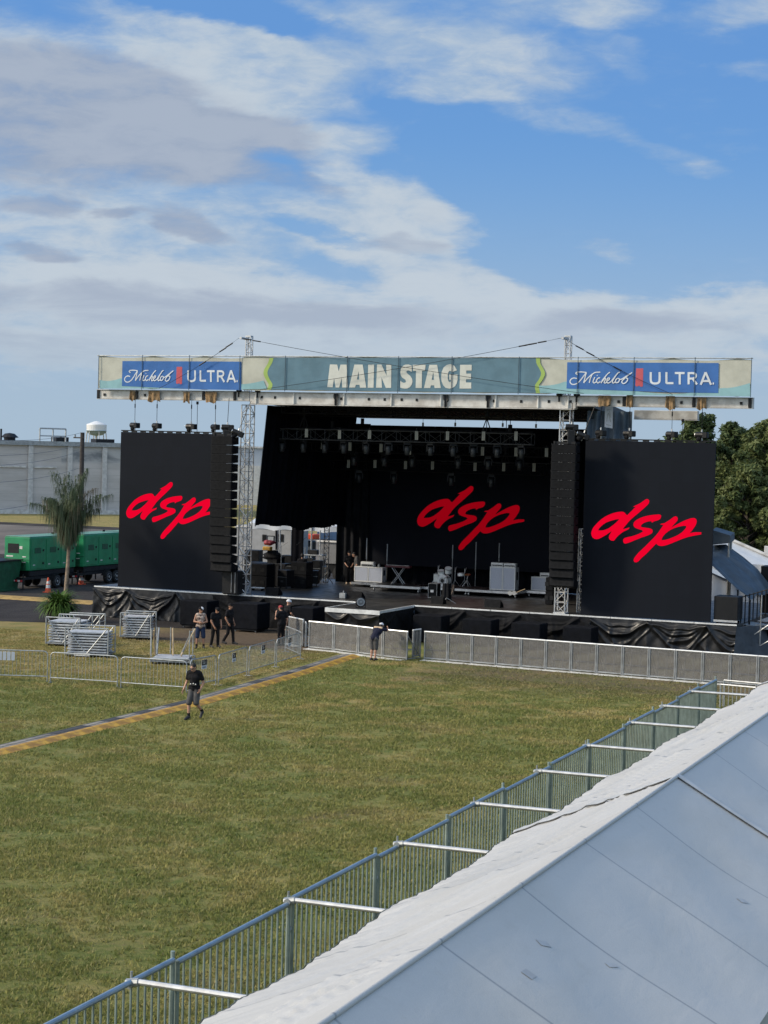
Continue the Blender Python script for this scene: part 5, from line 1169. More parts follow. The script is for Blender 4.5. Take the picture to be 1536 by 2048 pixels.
# yellow ramp strip on the asphalt
for k in range(6):
    t_ = k / 6; a = vec(PZ(-20 + 220 * t_, 1193 + 14 * t_)); b = vec(PZ(-20 + 220 * (t_ + 1 / 6), 1193 + 14 * (t_ + 1 / 6)))
    d = (b - a).normalized(); n_ = Vector((-d.y, d.x, 0)); L = (b - a).length - .03
    if k == 0:
        ys = MB().addf([(-L / 2, -1.0, .006), (L / 2, -1.0, .006), (L / 2, 1.0, .006), (-L / 2, 1.0, .006), (-L / 2, -.35, .10), (L / 2, -.35, .10), (L / 2, .35, .10), (-L / 2, .35, .10)], [(0, 3, 2, 1), (4, 5, 6, 7), (0, 1, 5, 4), (1, 2, 6, 5), (2, 3, 7, 6), (3, 0, 4, 7)]).build('cable_ramp', MT['tanramp'])
        o = ys
    else: o = dup(ys, (0, 0, 0))
    o.location = ((a.x + b.x) / 2, (a.y + b.y) / 2, 0); o.rotation_euler = (0, 0, math.atan2(d.y, d.x))
    tag(o, f'faded yellow cable ramp piece on the asphalt behind the palm, {ORD[k]} from the green container', 'cable ramp', 'yellow ramp pieces on the asphalt')

# ------------------------------------------------------------------ green picket fence and its braces
FH = 2.4
def fx(y): return -10.12 - .0262 * y
posts = [9.6, 12.8, 15.95, 19.05, 22.35, 25.49, 28.71, 31.74, 34.68, 37.6, 40.6, 43.49, 46.13, 48.71, 51.03]
for k in range(len(posts) - 1):
    y0, y1 = posts[k] + .05, posts[k + 1] - .05; L = y1 - y0; dz = (.05, 0.0)[k % 2]
    r = empty('fence_panel', (fx((y0 + y1) / 2), (y0 + y1) / 2, 0), math.atan2(1, -.0262), f'tall green picket fence panel, {ORD[len(posts) - 2 - k]} from the far corner by the barricade', 'fence', 'green picket fence beside the white tent')
    w = L / 2; H = FH + dz
    MB().bar((-w, 0, H), (w, 0, H), .036, 10).build('top_rail', MT['skyrail'], r)
    MB().bar((-w, 0, .15), (w, 0, .15), .03, 8).build('bottom_rail', MT['fencegreen'], r)
    mb = MB(); n = 18
    for i in range(1, n): mb.bar((-w + L * i / n, 0, .15), (-w + L * i / n, 0, H - .02), .0165, 6, cap=False)
    mb.build('pickets', MT['fencegreen'], r)
    for s in (-1, 1):
        o = MB().bar((s * (w - .01), 0, 0), (s * (w - .01), 0, H + .02), .034, 8).build('post', MT['fencegreen'], r)
    MB().bar((w + .03, .02, .0), (w + .03, .02, H + .10), .028, 8).build('hinge_post', MT['fencegreen'], r)
    MB().bar((w - .02, 0, H - .35), (w + .06, .02, H - .35), .045, 6).bar((w - .02, 0, 1.2), (w + .06, .02, 1.2), .045, 6).build('hinge', MT['galv'], r)
for k, y in enumerate((14.2, 18.01, 22.29, 26.36, 30.05, 33.81, 37.34, 41.16, 44.4, 47.62)):
    r = empty('brace_pipe', (fx(y), y, FH + .06), 0, f'bright brace pipe from the green fence to the tent, {ORD[9 - k]} from the far corner', 'pipe', 'brace pipes between fence and tent')
    MB().bar((.05, 0, 0), (3.2, 0, .02), .036, 10).build('pipe', MT['alu'], r)
    MB().bar((-.06, 0, -.03), (.10, 0, 0), .05, 8).bar((0, -.06, -.03), (0, .06, -.03), .05, 8).bar((-.02, .03, .0), (-.02, .03, .10), .016, 6).build('clamp', MT['galv'], r)

# ------------------------------------------------------------------ white tent
def tent_mat():
    m_ = bpy.data.materials.new('tent_vinyl'); m_.use_nodes = True; t = NT(m_.node_tree); b = m_.node_tree.nodes['Principled BSDF']
    pos = t.node('ShaderNodeNewGeometry').outputs['Position']; x, y, z = t.split(pos)
    st_ = t.noise(t.combine(x, t.mul(y, .3), z), .8, 6, .65); blot = t.noise(pos, 3.2, 6, .7)
    g = t.mix(t.ramp(st_, .42, .68, 0, .45), (.43, .425, .405), (.385, .372, .335)); g = t.mix(t.ramp(blot, .55, .75, 0, .25), g, (.32, .305, .27)); g = t.mix(t.ramp(t.noise(pos, 70, 2, .5), .35, .65, 0, .14), g, (.26, .26, .26))
    sm = t.M('ABSOLUTE', t.sub(t.M('FRACT', t.add(t.mul(y, .4), .18)), .5)); seam = t.ramp(sm, .003, .011, 1.0, 0.0)
    g = t.mix(t.mul(seam, .6), g, (.14, .15, .16))
    t.put(b.inputs['Base Color'], g); b.inputs['Roughness'].default_value = .48; b.inputs['Specular IOR Level'].default_value = .4
    h = t.add(t.add(t.mul(t.noise(pos, 55, 3, .6), .16), t.mul(t.noise(t.combine(t.mul(x, 2.5), y, z), 1.3, 3, .5, dist=.6), .7)), t.mul(t.noise(pos, 9, 4, .6, dist=1.0), .10))
    bn_ = t.node('ShaderNodeBump'); bn_.inputs['Strength'].default_value = .22; bn_.inputs['Distance'].default_value = .06
    t.l.new(h, bn_.inputs['Height']); t.l.new(bn_.outputs[0], b.inputs['Normal']); return m_
TENT = tent_mat()
tent = empty('frame_tent', (-6.3, 25.8, 0), 0, 'long white frame tent with wrinkled roof beside the green fence', 'tent')
RZ, EZ, HW = 4.0, 2.93, 2.42
def tx(y): return -6.3 - .0262 * (y - 25.8)
rr_ = random.Random(11)
folds = [(rr_.uniform(6, 56), rr_.uniform(2.0, 8.0), rr_.uniform(.008, .034), rr_.uniform(.025, .07)) for _ in range(150)]
def left_side(u, v):           # v 0 at the eave, 1 at the ridge
    y = 8.0 + 45.5 * u; bay = ((y - 25.8) / 5.0) % 1.0; s = sin(pi * bay)
    z = EZ + (RZ - EZ) * v - .08 * s * sin(pi * v) - .02 * s * (1 - v); x = tx(y) - HW * (1 - v) + .06 * s * (1 - v) ** 2
    n = 0.0
    for c, k, a, w_ in folds:   # long creases running aslant from ridge to eave
        q = (y - c + k * (1 - v) + .12 * sin(v * 7 + c)) / (w_ * (1 + 1.6 * (1 - v))); n += a * exp(-q * q) * (.12 + .88 * sin(pi * v) ** .8)
    n *= min(1, (1 - v) * 5); n += (1 - v) ** 4 * (.004 * sin(y * 21 + 6 * v + 3 * sin(y * 1.7)) + (.003) * sin(y * 37 + 5 * sin(y * 2.3)) + .008 * sin(y * 3.1) + .008 * sin(y * 8.7 + 2 * sin(y * .9))) + .006 * sin(y * 1.3 + 3 * v) * min(1, (1 - v) * 5)
    return (x - n * .45, y, z + n)
def right_side(u, v):          # v 0 at the ridge, 1 at the far eave
    y = 8.0 + 45.5 * u; bay = ((y - 25.8) / 5.0) % 1.0; s = sin(pi * bay)
    z = RZ - 1.30 * v - .07 * s * sin(pi * v); x = tx(y) + HW * v
    n = .012 * sin(y * 2.3 + 4 * v) * sin(pi * v) + .010 * sin(y * 4.1 - 6 * v) * v
    for c, k, a, w_ in folds[:22]:
        q = (y - c + k * v * .3) / (w_ * .9); n += a * .16 * exp(-q * q) * max(0, 1 - v * 2.4) * min(1, v * 8)
        q = (y - c - k * (v - 1)) / (w_ * .9); n += a * .5 * exp(-q * q) * max(0, v * 3 - 2)
    return (x + n * .4, y, z + n)
tb = lambda mb, n, m_, s_=True: mb.build(n, m_, tent, s_, world=True)
tb(MB().grid(left_side, 1500, 44), 'roof_slope', TENT); tb(MB().grid(right_side, 620, 40), 'roof_slope', TENT)
def valance(u, v):
    p = left_side(u, 0); return (p[0] - .02 - .03 * sin(p[1] * 6) * (1 - v), p[1], p[2] - .22 * (1 - v) + .001)
tb(MB().grid(valance, 1000, 4), 'valance', TENT)
tb(MB().grid(lambda u, v: (right_side(u, 1)[0] + .02 * sin(u * 300) * (1 - v), right_side(u, 1)[1], right_side(u, 1)[2] - .3 * (1 - v)), 400, 4), 'valance', TENT)
tb(MB().tube([(tx(8 + 45.5 * k / 120), 8 + 45.5 * k / 120, left_side(k / 120, 1)[2] + .012) for k in range(121)], .028, 8), 'ridge_seam', TENT)
for yb in (25.8, 45.8):
    u = (yb - 8) / 45.5
    for side_, n_ in ((left_side, 30), (right_side, 30)):
        def strip_(uu, vv, side_=side_):
            w0_ = uu if side_ is right_side else 1 - uu; p = side_(u + (vv - .5) * .20 / 45.5, .001 + .998 * w0_); sgn_ = 1 if side_ is right_side else -1
            return (p[0] + sgn_ * .012, p[1], p[2] + .020 + .018 * sin(pi * vv))
        tb(MB().grid(strip_, n_, 4), 'bay_seam', MT['wseam'])
        pts = [strip_(k / 30, -.12) for k in range(31)]; tb(MB().tube([(p[0], p[1], p[2] + .004) for p in pts], .009, 5), 'seam_cord', MT['trussgrey'])
for y in (15.8, 20.8, 25.8, 30.8, 35.8, 40.8, 45.8, 50.8):
    for s in (-1, 1): tb(MB().bar((tx(y) + s * (HW - .05), y, 0), (tx(y) + s * (HW - .05), y, 2.66), .05, 8), 'leg', MT['alu'], False)
TAPE = mat('tape_patch', (.40, .395, .38), .4, var=.2)
for px, py, w_, h_, a_ in ((1088, 1880, .16, .09, .5), (1056, 1946, .15, .12, 0), (1225, 1917, .16, .07, .4), (1485, 1792, .15, .09, .5)):
    # find the roof point under this spot
    best = None
    for k in range(160):
        v = k / 160; x_ = HW * v; d_ = sight(px, py); t_ = (CH - (RZ - 1.30 * v)) / -d_[2]; X_ = d_[0] * t_; Y_ = d_[1] * t_; e_ = abs(X_ - (tx(Y_) + HW * v))
        if best is None or e_ < best[0]: best = (e_, Y_, v)
    _, yb, vb = best; u = (yb - 8) / 45.5
    c, s = cos(a_), sin(a_)
    def fn(uu, vv):
        a, b = (uu - .5) * w_, (vv - .5) * h_; p = right_side(u + (a * c - b * s) / 45.5, vb + (a * s + b * c) / 2.7); return (p[0] + .004, p[1], p[2] + .005)
    tb(MB().grid(fn, 6, 4), 'patch', TAPE)

# ------------------------------------------------------------------ trees, palm, fern
def leaf_mat(name, c1, c2, c3):
    m_ = bpy.data.materials.new(name); m_.use_nodes = True; t = NT(m_.node_tree); b = m_.node_tree.nodes['Principled BSDF']
    co = t.node('ShaderNodeTexCoord').outputs['Object']; r = t.node('ShaderNodeNewGeometry').outputs['Random Per Island']
    g = t.mix(t.ramp(t.noise(co, .45, 4, .6), .38, .62), c1, c2); g = t.mix(t.ramp(r, 0, 1, 0, .6, False), g, c3)
    t.put(b.inputs['Base Color'], g); b.inputs['Roughness'].default_value = .6; b.inputs['Specular IOR Level'].default_value = .25
    tr = t.node('ShaderNodeBsdfTranslucent'); t.put(tr.inputs['Color'], g); mx = t.node('ShaderNodeMixShader'); mx.inputs[0].default_value = .25
    t.l.new(b.outputs[0], mx.inputs[1]); t.l.new(tr.outputs[0], mx.inputs[2]); t.l.new(mx.outputs[0], m_.node_tree.nodes['Material Output'].inputs['Surface']); return m_
LEAFA = leaf_mat('tree_leaves', (.042, .068, .022), (.074, .106, .037), (.115, .14, .055)); LEAFB = leaf_mat('pale_tree_leaves', (.056, .084, .024), (.105, .132, .042), (.16, .175, .066))
DRYP = leaf_mat('dry_palm_leaves', (.10, .09, .06), (.16, .14, .09), (.2, .18, .12)); PALML = leaf_mat('palm_leaves', (.048, .078, .042), (.075, .108, .056), (.13, .15, .09)); FERNL = leaf_mat('fern_leaves', (.035, .088, .014), (.065, .135, .024), (.11, .17, .04))
BARK = mat('bark', (.06, .05, .042), .9, var=.5, vs=4, bump=.6, bs=12)
def leaves_mesh(name, C, N, size, mtl, parent, rs, stretch=1.6):
    """many small leaf faces: centres C (n,3), preferred facing N"""
    n = len(C); a = rs.normal(size=(n, 3)); a -= (a * N).sum(1, keepdims=True) * N * .5; a /= np.linalg.norm(a, axis=1, keepdims=True)
    b = np.cross(N + .8 * rs.normal(size=(n, 3)), a); b /= np.linalg.norm(b, axis=1, keepdims=True) + 1e-9
    sz = size * rs.uniform(.6, 1.35, (n, 1)); A2 = a * sz * stretch; B2 = b * sz
    co = np.stack([C - A2, C - B2 * .9, C + A2, C + B2 * .9], 1).astype(np.float32)
    me = bpy.data.meshes.new(name); me.vertices.add(4 * n); me.vertices.foreach_set('co', co.ravel()); me.loops.add(4 * n); me.loops.foreach_set('vertex_index', np.arange(4 * n, dtype=np.int32))
    me.polygons.add(n); me.polygons.foreach_set('loop_start', np.arange(0, 4 * n, 4, dtype=np.int32)); me.polygons.foreach_set('loop_total', np.full(n, 4, np.int32)); me.materials.append(mtl); me.update()
    o = bpy.data.objects.new(name, me); col.objects.link(o); o.parent = parent; return o
def tree(x, y, h, spread, seed, mtl, label, nleaf=26000, size=.095, lowest=.12, cone=0.0):
    rs = np.random.default_rng(seed); r_ = random.Random(seed); root = empty('tree', (x, y, 0), 0, label, 'tree', 'trees beyond the stage end')
    mb = MB(); mb.tube([(0, 0, 0), (.1, .05, h * .25), (-.05, .1, h * .55), (.05, 0, h * .88)], [h * .028, h * .022, h * .014, h * .004], 9)
    clumps = []
    nb = 74
    for k in range(nb):
        f = lowest + (1 - lowest) * (k + r_.random()) / nb; az = k * 2.4 + r_.uniform(-.5, .5)
        spread_j = 1; prof = (1 - f) ** .8 * 1.05 + .1 if cone else sin(pi * min(1, .18 + f * .80)) ** .75
        R = spread * prof * r_.uniform(.55, 1.08); z0 = h * max(.1, f - .12); z1 = h * min(.985, f + r_.uniform(-.01, .05))
        e = Vector((R * cos(az), R * sin(az), z1)); mb.tube([(0, 0, z0), (e.x * .5, e.y * .5, (z0 + z1) / 2 + .2), e], [h * .008, h * .005, h * .002], 5)
        for q in range(4):
            t_ = (.45, .7, .9, 1.0)[q]; clumps.append((e.x * t_ + r_.uniform(-.4, .4), e.y * t_ + r_.uniform(-.4, .4), z0 + (z1 - z0) * t_ + r_.uniform(-.3, .3), r_.uniform(.45, 1.0) * spread * .145))
    for k in range(8): clumps.append((r_.uniform(-.5, .5), r_.uniform(-.5, .5), h * r_.uniform(.8, 1.0), spread * .13))
    mb.build('trunk', BARK, root)
    cl = np.array(clumps); per = nleaf // len(cl); idx = np.repeat(np.arange(len(cl)), per); d = rs.normal(size=(len(idx), 3)); d /= np.linalg.norm(d, axis=1, keepdims=True)
    rad = cl[idx, 3:4] * rs.uniform(.35, 1.12, (len(idx), 1)) ; C = cl[idx, :3] + d * rad * np.array([1, 1, .75]) - np.stack([0 * rad[:, 0], 0 * rad[:, 0], rad[:, 0] * .5 * rs.random(len(idx)) ** 2], 1); N = d * .7 + np.array([0, 0, .6]); N /= np.linalg.norm(N, axis=1, keepdims=True)
    leaves_mesh('crown', C, N, size * .8, mtl, root, rs, 2.3); return root
def at_d(px, Y): p = PY(px, 905, Y); return p[0]
for px, Y, ytop, sp, sd_, mm, lab, cn in ((1394, 124, 832, 3.4, 1, LEAFA, 'pointed dark tree rising behind the tree-end video wall', 1), (1468, 128, 850, 3.3, 2, LEAFA, 'round-topped dark tree between the video wall and the pale tree', 0), (1545, 118, 845, 3.9, 3, LEAFB, 'tall pale green tree at the photo edge', 0),
                                   (1440, 116, 930, 2.6, 4, LEAFB, 'lower bushy tree behind the slate stair canopy', 0), (1500, 113, 935, 2.8, 5, LEAFB, 'lower pale tree over the white side tent', 0), (1352, 132, 872, 3.4, 6, LEAFA, 'low dark tree peeping over the video wall', 0), (1640, 120, 830, 4.2, 7, LEAFA, 'dark tree outside the fence beyond the pale tree', 0), (1590, 140, 850, 4.2, 8, LEAFA, 'dark tree deep behind the pale tree', 0), (1420, 142, 895, 3.8, 9, LEAFA, 'dark tree deep behind the pointed tree', 0), (1505, 140, 880, 4.0, 10, LEAFA, 'dark tree filling the gap behind the round-topped tree', 0)):
    tree(at_d(px, Y), Y, PY(px, ytop, Y)[2], sp, sd_, mm, lab, cone=cn, nleaf=42000 if Y < 130 else 20000)
# palm
pb = PZ(131, 1240); palm = empty('palm_tree', (pb[0], pb[1], 0), 0, 'feathery young palm with tied-up crown standing in a fern planter', 'palm tree')
pt = PY(138, 1085, pb[1]); tx_, tz_ = pt[0] - pb[0], pt[2]
MB().tube([(0, 0, .2), (-.02, 0, tz_ * .35), (tx_ * .6, 0, tz_ * .7), (tx_, 0, tz_)], [.12, .105, .09, .075], 10).build('trunk', mat('palm_trunk', (.27, .20, .14), .9, var=.6, vs=5, bump=.6, bs=10, c2=(.12, .095, .07)), palm)
rs = np.random.default_rng(5); r_ = random.Random(5)
for k in range(24):
    az = k * 2.39996 + .6; core = k % 3 == 0; ln = r_.uniform(3.3, 4.1) if core else r_.uniform(2.2, 3.4); el = r_.uniform(1.42, 1.54) if core else r_.uniform(1.10, 1.40); b0 = Vector((tx_, 0, tz_ - .05)); pts = []; p = b0.copy()
    for i in range(15):
        pts.append(p.copy()); d_ = Vector((cos(az) * cos(el), sin(az) * cos(el), sin(el))); p += d_ * ln / 14; el -= (.006 + .0045 * i) if core else (.004 + .012 * i)
    fr = MB().tube(pts, [.026 - .0016 * i for i in range(15)], 5).build('frond_stem', PALML, palm); vs = []; fs = []
    for i in range(2, 15):
        for q in range(9):
            t_ = i - 1 + r_.random(); j = min(int(t_), 13); c = pts[j].lerp(pts[j + 1], t_ - j)
            for s in (-1, 1):
                l_ = (.55 + .55 * sin(pi * min(1, t_ / 13))) * r_.uniform(.6, 1.2) * (.75 if core else 1); ha = r_.uniform(0, 2 * pi); out = Vector((cos(ha), sin(ha), 0)) * r_.uniform(.15, .62); e1 = c + (out + Vector((0, 0, r_.uniform(-.05, .18)))) * l_ * .8; e2 = e1 + (out * .25 + Vector((0, 0, -1))) * l_ * r_.uniform(.55, .95)
                wv_ = Vector((-sin(ha), cos(ha), 0)) * r_.uniform(.010, .017); o_ = len(vs); vs += [c - wv_ * .6, c + wv_ * .6, e1 + wv_, e1 - wv_, e2]; fs += [(o_, o_ + 1, o_ + 2, o_ + 3), (o_ + 3, o_ + 2, o_ + 4)]
    mb = MB(); mb.addf(vs, fs); mb.build('frond_leaves', PALML if k % 6 != 4 else DRYP, palm)
# fern in its planter
fb = PZ(121, 1243); fern = empty('fern_planter', (fb[0], fb[1] - .1, 0), 0, 'bushy bright green fern spilling over a dark planter round the palm', 'fern')
MB().lathe([(.52, 0), (.66, .55), (.70, .60), (.62, .61), (.60, .5), (.001, .5)], n=22).build('planter', mat('dark_planter', (.02, .02, .02), .7, var=.3), fern)
vs = []; fs = []
for k in range(620):
    az = r_.uniform(0, 2 * pi); el = r_.uniform(-.1, 1.55); ln = r_.uniform(.85, 1.2); p = Vector((.35 * cos(az) * r_.random(), .35 * sin(az) * r_.random(), .72)); w_ = r_.uniform(.026, .048); sdv = Vector((-sin(az), cos(az), 0)); o_ = len(vs)
    for i in range(7):
        ww = w_ * (1 - (i / 6) ** 2 * .9); vs += [p - sdv * ww, p + sdv * ww]; p = p + Vector((cos(az) * cos(el), sin(az) * cos(el), sin(el))) * ln / 6; el -= .16 + .05 * i
    fs += [(o_ + 2 * i, o_ + 2 * i + 1, o_ + 2 * i + 3, o_ + 2 * i + 2) for i in range(6)]
mb = MB(); mb.addf(vs, fs); mb.build('foliage', FERNL, fern)

# ------------------------------------------------------------------ generators, container, cones
def generator(corner, label):
    """corner: ground point under the body's front corner nearest the camera (body runs back from there)"""
    W, L, zb, zt = 1.75, 4.9, 1.12, 3.05
    r = empty('generator_trailer', (corner[0] - W / 2, corner[1] + L / 2, 0), 0, label, 'generator', 'green generator trailers on the asphalt')
    x0, x1, y0, y1 = -W / 2, W / 2, -L / 2, L / 2
    body = MB().bbox(x0, x1, y0, y1, zb, zt, .04).build('body', MT['green'], r)
    MB().bbox(x0 + .03, x1 - .03, y0 + .03, y1 - .03, zt + .002, zt + .05, .02).build('roof', mat('pale_green_roof', (.12, .26, .18), .5, var=.3), r)
    for k in range(3):
        a = y0 + .12 + k * 1.58; d_ = MB().box(x1 + .003, x1 + .022, a, a + 1.46, zb + .12, zt - .15).build('door', MT['green'], r)
        mb = MB().box(x1 + .024, x1 + .034, a + .35, a + 1.0, zb + 1.0, zb + 1.32)
        mb.build('vent', MT['dgreen'], d_); MB().box(x1 + .024, x1 + .05, a + 1.18, a + 1.30, zb + 1.1, zb + 1.22).box(x1 + .024, x1 + .05, a + 1.18, a + 1.30, zb + .35, zb + .47).build('latch', MT['blackm'], d_)
        MB().box(x1 + .023, x1 + .026, a + .2, a + .42, zb + .30, zb + .36).build('decal', MT['white'], d_)
    for k in range(2): MB().box(x1 + .0235, x1 + .028, y1 - .9 + k * .02, y1 - .55, zt - .5 + k * .16, zt - .42 + k * .14).build('decal', MT['white'], r)
    MB().box(x0 + .25, x0 + 1.0, y0 - .012, y0 - .002, zb + 1.0, zb + 1.55).build('radiator_grille', MT['blackm'], r)
    MB().box(x0, x1, y0 - .01, y0 - .003, zb + .62, zb + .655).build('panel_gap', MT['dgreen'], r)
    MB().box(x0 + .25, x0 + .7, y0 - .012, y0 - .002, zb + .20, zb + .55).box(x0 + .78, x0 + 1.1, y0 - .012, y0 - .002, zb + .05, zb + .5).box(x0 + 1.2, x0 + 1.5, y0 - .012, y0 - .002, zb + .05, zb + .55).build('control_hatch', MT['dgreen'], r)
    mb = MB().box(x0 + 1.05, x0 + 1.25, y0 - .014, y0 - .006, zb + 1.25, zb + 1.42).box(x0 + .15, x0 + .62, y0 - .014, y0 - .006, zb + .78, zb + .86).box(x0 + 1.25, x0 + 1.5, y0 - .014, y0 - .006, zb + .78, zb + .84).box(x0 + .8, x0 + 1.0, y0 - .016, y0 - .013, zb + .25, zb + .4).box(x0 + 1.22, x0 + 1.48, y0 - .016, y0 - .013, zb + .47, zb + .52)
    mb.build('decal', MT['white'], r)
    MB().bbox(x0 + .05, x1 - .05, y0 + .1, y1 - .1, .78, zb - .002, .03).build('fuel_tank', MT['blackm'], r)
    MB().box(x0 + .02, x0 + .14, y0 - .6, y1 + .2, .62, .775).box(x1 - .14, x1 - .02, y0 - .6, y1 + .2, .62, .775).box(x0 + .14, x1 - .14, y0 - .55, y0 - .4, .62, .77).box(x0 - .02, x1 + .02, y0 - .75, y0 - .6, .50, .68).build('chassis', MT['blackm'], r)
    mb = MB()
    for k in range(5): mb.box(x0 + .05 + k * .35, x0 + .22 + k * .35, y0 - .765, y0 - .753, .54, .64)
    mb.build('white_marker', MT['white'], r); mb = MB()
    for k in range(5): mb.box(x0 + .225 + k * .35, x0 + .395 + k * .35, y0 - .765, y0 - .753, .54, .64)
    mb.build('red_marker', MT['red'], r)
    for yy_ in (.15, 1.05):
        for s in (-1, 1):
            xc = s * (W / 2 + .12); w_ = MB().lathe([(.18, -.12), (.36, -.12), (.40, -.07), (.40, .07), (.36, .12), (.18, .12)], (xc, yy_, .41), 24, axis='x').build('wheel', MT['tyre'], r, True)
            MB().lathe([(.235, .10), (.22, .125), (.12, .09), (.06, .13), (.001, .13)] if s > 0 else [(.235, -.10), (.22, -.125), (.12, -.09), (.06, -.13), (.001, -.13)], (xc, yy_, .41), 18, axis='x').build('rim', MT['alu'], w_)
    for s in (-1, 1):
        mb = MB().grid(lambda u, v: (s * (W / 2 + .12) + (v - .5) * .34, .6 + .98 * (u * 2 - 1), .88 - .38 * abs(u * 2 - 1) ** 4), 16, 2); mb.build('mudguard', MT['blackm'], r)
    MB().bar((0, y1 + .1, .62), (0, y1 + 1.4, .52), .06).bar((x1 - .1, y1 - .2, .9), (x1 - .1, y1 - .2, .12), .04).build('tow_bar', MT['blackm'], r)
    MB().bar((x1 - .08, y0 - .5, .95), (x1 - .08, y0 - .5, .08), .045).bar((x0 + .08, y0 - .5, .95), (x0 + .08, y0 - .5, .08), .045).build('jack', MT['blackm'], r)
    MB().bar((x0 + .6, y1 - .8, zt + .05), (x0 + .6, y1 - .8, zt + .15), .08, 10).build('exhaust', MT['blackm'], r)
    return r
g1 = PZ(58, 1181); generator((g1[0], g1[1]), 'green generator trailer next to the green container')
g2_ = PZ(166, 1171); generator((g2_[0], g2_[1]), 'green generator trailer in the middle of the row, behind the palm')
g3_ = PZ(245, 1163); generator((g3_[0], g3_[1]), 'green generator trailer mostly hidden behind the video wall')
c = PZ(30, 1188); o = empty('waste_container', (c[0] - 2.55, c[1] + 1.2, 0), 0, 'dark green steel container cut off by the photo edge', 'container')
MB().addf([(-1.3, -1.1, .12), (1.15, -1.1, .12), (1.15, 1.1, .12), (-1.3, 1.1, .12), (-1.4, -1.2, 1.72), (1.3, -1.2, 1.72), (1.3, 1.2, 1.72), (-1.4, 1.2, 1.72)], [(0, 3, 2, 1), (4, 5, 6, 7), (0, 1, 5, 4), (1, 2, 6, 5), (2, 3, 7, 6), (3, 0, 4, 7)]).build('body', mat('container_green', (.008, .105, .045), .55, var=.4), o)
mb = MB()
for x in (-.9, -.3, .3, .9): mb.bar((x, -1.125, .15), (x * 1.05, -1.225, 1.68), .04, 5)
mb.build('rib', mat('container_rib', (.006, .08, .035), .55, var=.3), o); MB().box(-1.5, 1.38, -1.3, 1.3, 1.722, 1.80).build('rim', MT['blackm'], o); MB().box(-1.4, 1.25, -1.15, 1.15, .02, .118).build('skid', MT['dgreen'], o)
MB().box(.42, .74, -1.23, -1.20, .92, .98).box(.50, .66, -1.235, -1.205, 1.02, 1.16).build('decal', MT['white'], o)
def cone(px, py, label):
    c = PZ(px, py); r = empty('traffic_cone', (c[0], c[1], 0), 0, label, 'traffic cone', 'traffic cones by the generators')
    MB().bbox(-.19, .19, -.19, .19, 0, .04, .01).build('foot', MT['orange'], r); MB().lathe([(.15, .041), (.035, .72), (.02, .73)], n=16).build('body', MT['orange'], r)
    MB().lathe([(.122, .22), (.096, .38)], n=16).build('reflective_band', MT['white'], r); MB().lathe([(.088, .43), (.068, .55)], n=16).build('reflective_band', MT['white'], r)
    return r
k1 = cone(96, 1185, 'orange cone by the wheels of the first generator'); k2 = cone(162, 1169, 'orange cone beyond the palm trunk by the second generator')
for k_ in (k1, k2): k_.scale = (1.18, 1.18, 1.18)

# ------------------------------------------------------------------ warehouse, pole, wires, water tower
def wall_mat():
    m_ = bpy.data.materials.new('warehouse_wall'); m_.use_nodes = True; t = NT(m_.node_tree); b = m_.node_tree.nodes['Principled BSDF']
    co = t.node('ShaderNodeTexCoord').outputs['Object']; x, y, z = t.split(co)
    g = t.mix(t.ramp(t.noise(t.combine(t.mul(x, .2), z, y), .9, 6, .6), .35, .65), (.39, .365, .34), (.47, .44, .415))
    ln = t.ramp(t.M('ABSOLUTE', t.sub(t.M('FRACT', t.mul(z, 1.25)), .5)), .465, .5); g = t.mix(t.mul(ln, .4), g, (.12, .12, .12))
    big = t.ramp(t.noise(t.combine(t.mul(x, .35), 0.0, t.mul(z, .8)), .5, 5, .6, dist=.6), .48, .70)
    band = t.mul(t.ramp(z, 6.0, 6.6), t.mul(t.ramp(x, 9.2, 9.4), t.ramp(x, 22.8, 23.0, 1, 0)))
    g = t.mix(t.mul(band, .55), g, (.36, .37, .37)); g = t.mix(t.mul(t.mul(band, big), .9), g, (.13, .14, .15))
    t.put(b.inputs['Base Color'], g); b.inputs['Roughness'].default_value = .75; return m_
wa, wb = vec(PZ(-30, 1027)), vec(PZ(240, 1029)); wd = (wb - wa).normalized(); LW = 62.0
wh = empty('warehouse', wa, math.atan2(wd.y, wd.x), 'long windowless grey warehouse with pale pilasters far behind the generators', 'building')
HW_ = 8.25; d2 = (wb - wa).length; px2x = lambda px: ((vec(PZ(px, 1028)) - wa).dot(wd))
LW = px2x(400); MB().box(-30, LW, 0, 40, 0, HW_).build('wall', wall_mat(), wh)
MB().box(-30.3, LW + .3, -.35, 40, HW_ + .01, HW_ + .55).build('roof_edge', MT['alud'], wh)
MB().box(-30.3, LW, -.35, -.05, .0, .5).build('footing', MT['wmetal'], wh)
for px in (61, 135, 200): x = px2x(px); MB().box(x - .3, x + .3, -.22, -.01, .5, HW_ - .01).build('pilaster', mat('pale_pilaster', (.50, .49, .47), .8, var=.2), wh)
MB().box(px2x(0) - 20, px2x(60) - .5, -.16, -.01, 5.55, 5.75).box(px2x(61) + .5, px2x(110), -.16, -.01, 5.55, 5.72).build('ledge', MT['wmetal'], wh)
x = px2x(40); MB().lathe([(.7, 0), (.7, .3), (1.1, .35), (.6, .8), (.001, .9)], (x, 4, HW_ + .55), 14).build('roof_vent', MT['blackm'], wh)
mb = MB()
for a in (83, 108, 132): mb.bar((px2x(a), 1, HW_ + .5), (px2x(a), 1, HW_ + 2.1), .10, 5)
mb.bar((px2x(83), 1, HW_ + 2.1), (px2x(132), 1, HW_ + 2.1), .10, 5).bar((px2x(83), 1, HW_ + 1.2), (px2x(132), 1, HW_ + 1.2), .08, 5); mb.build('roof_railing', MT['galv'], wh)
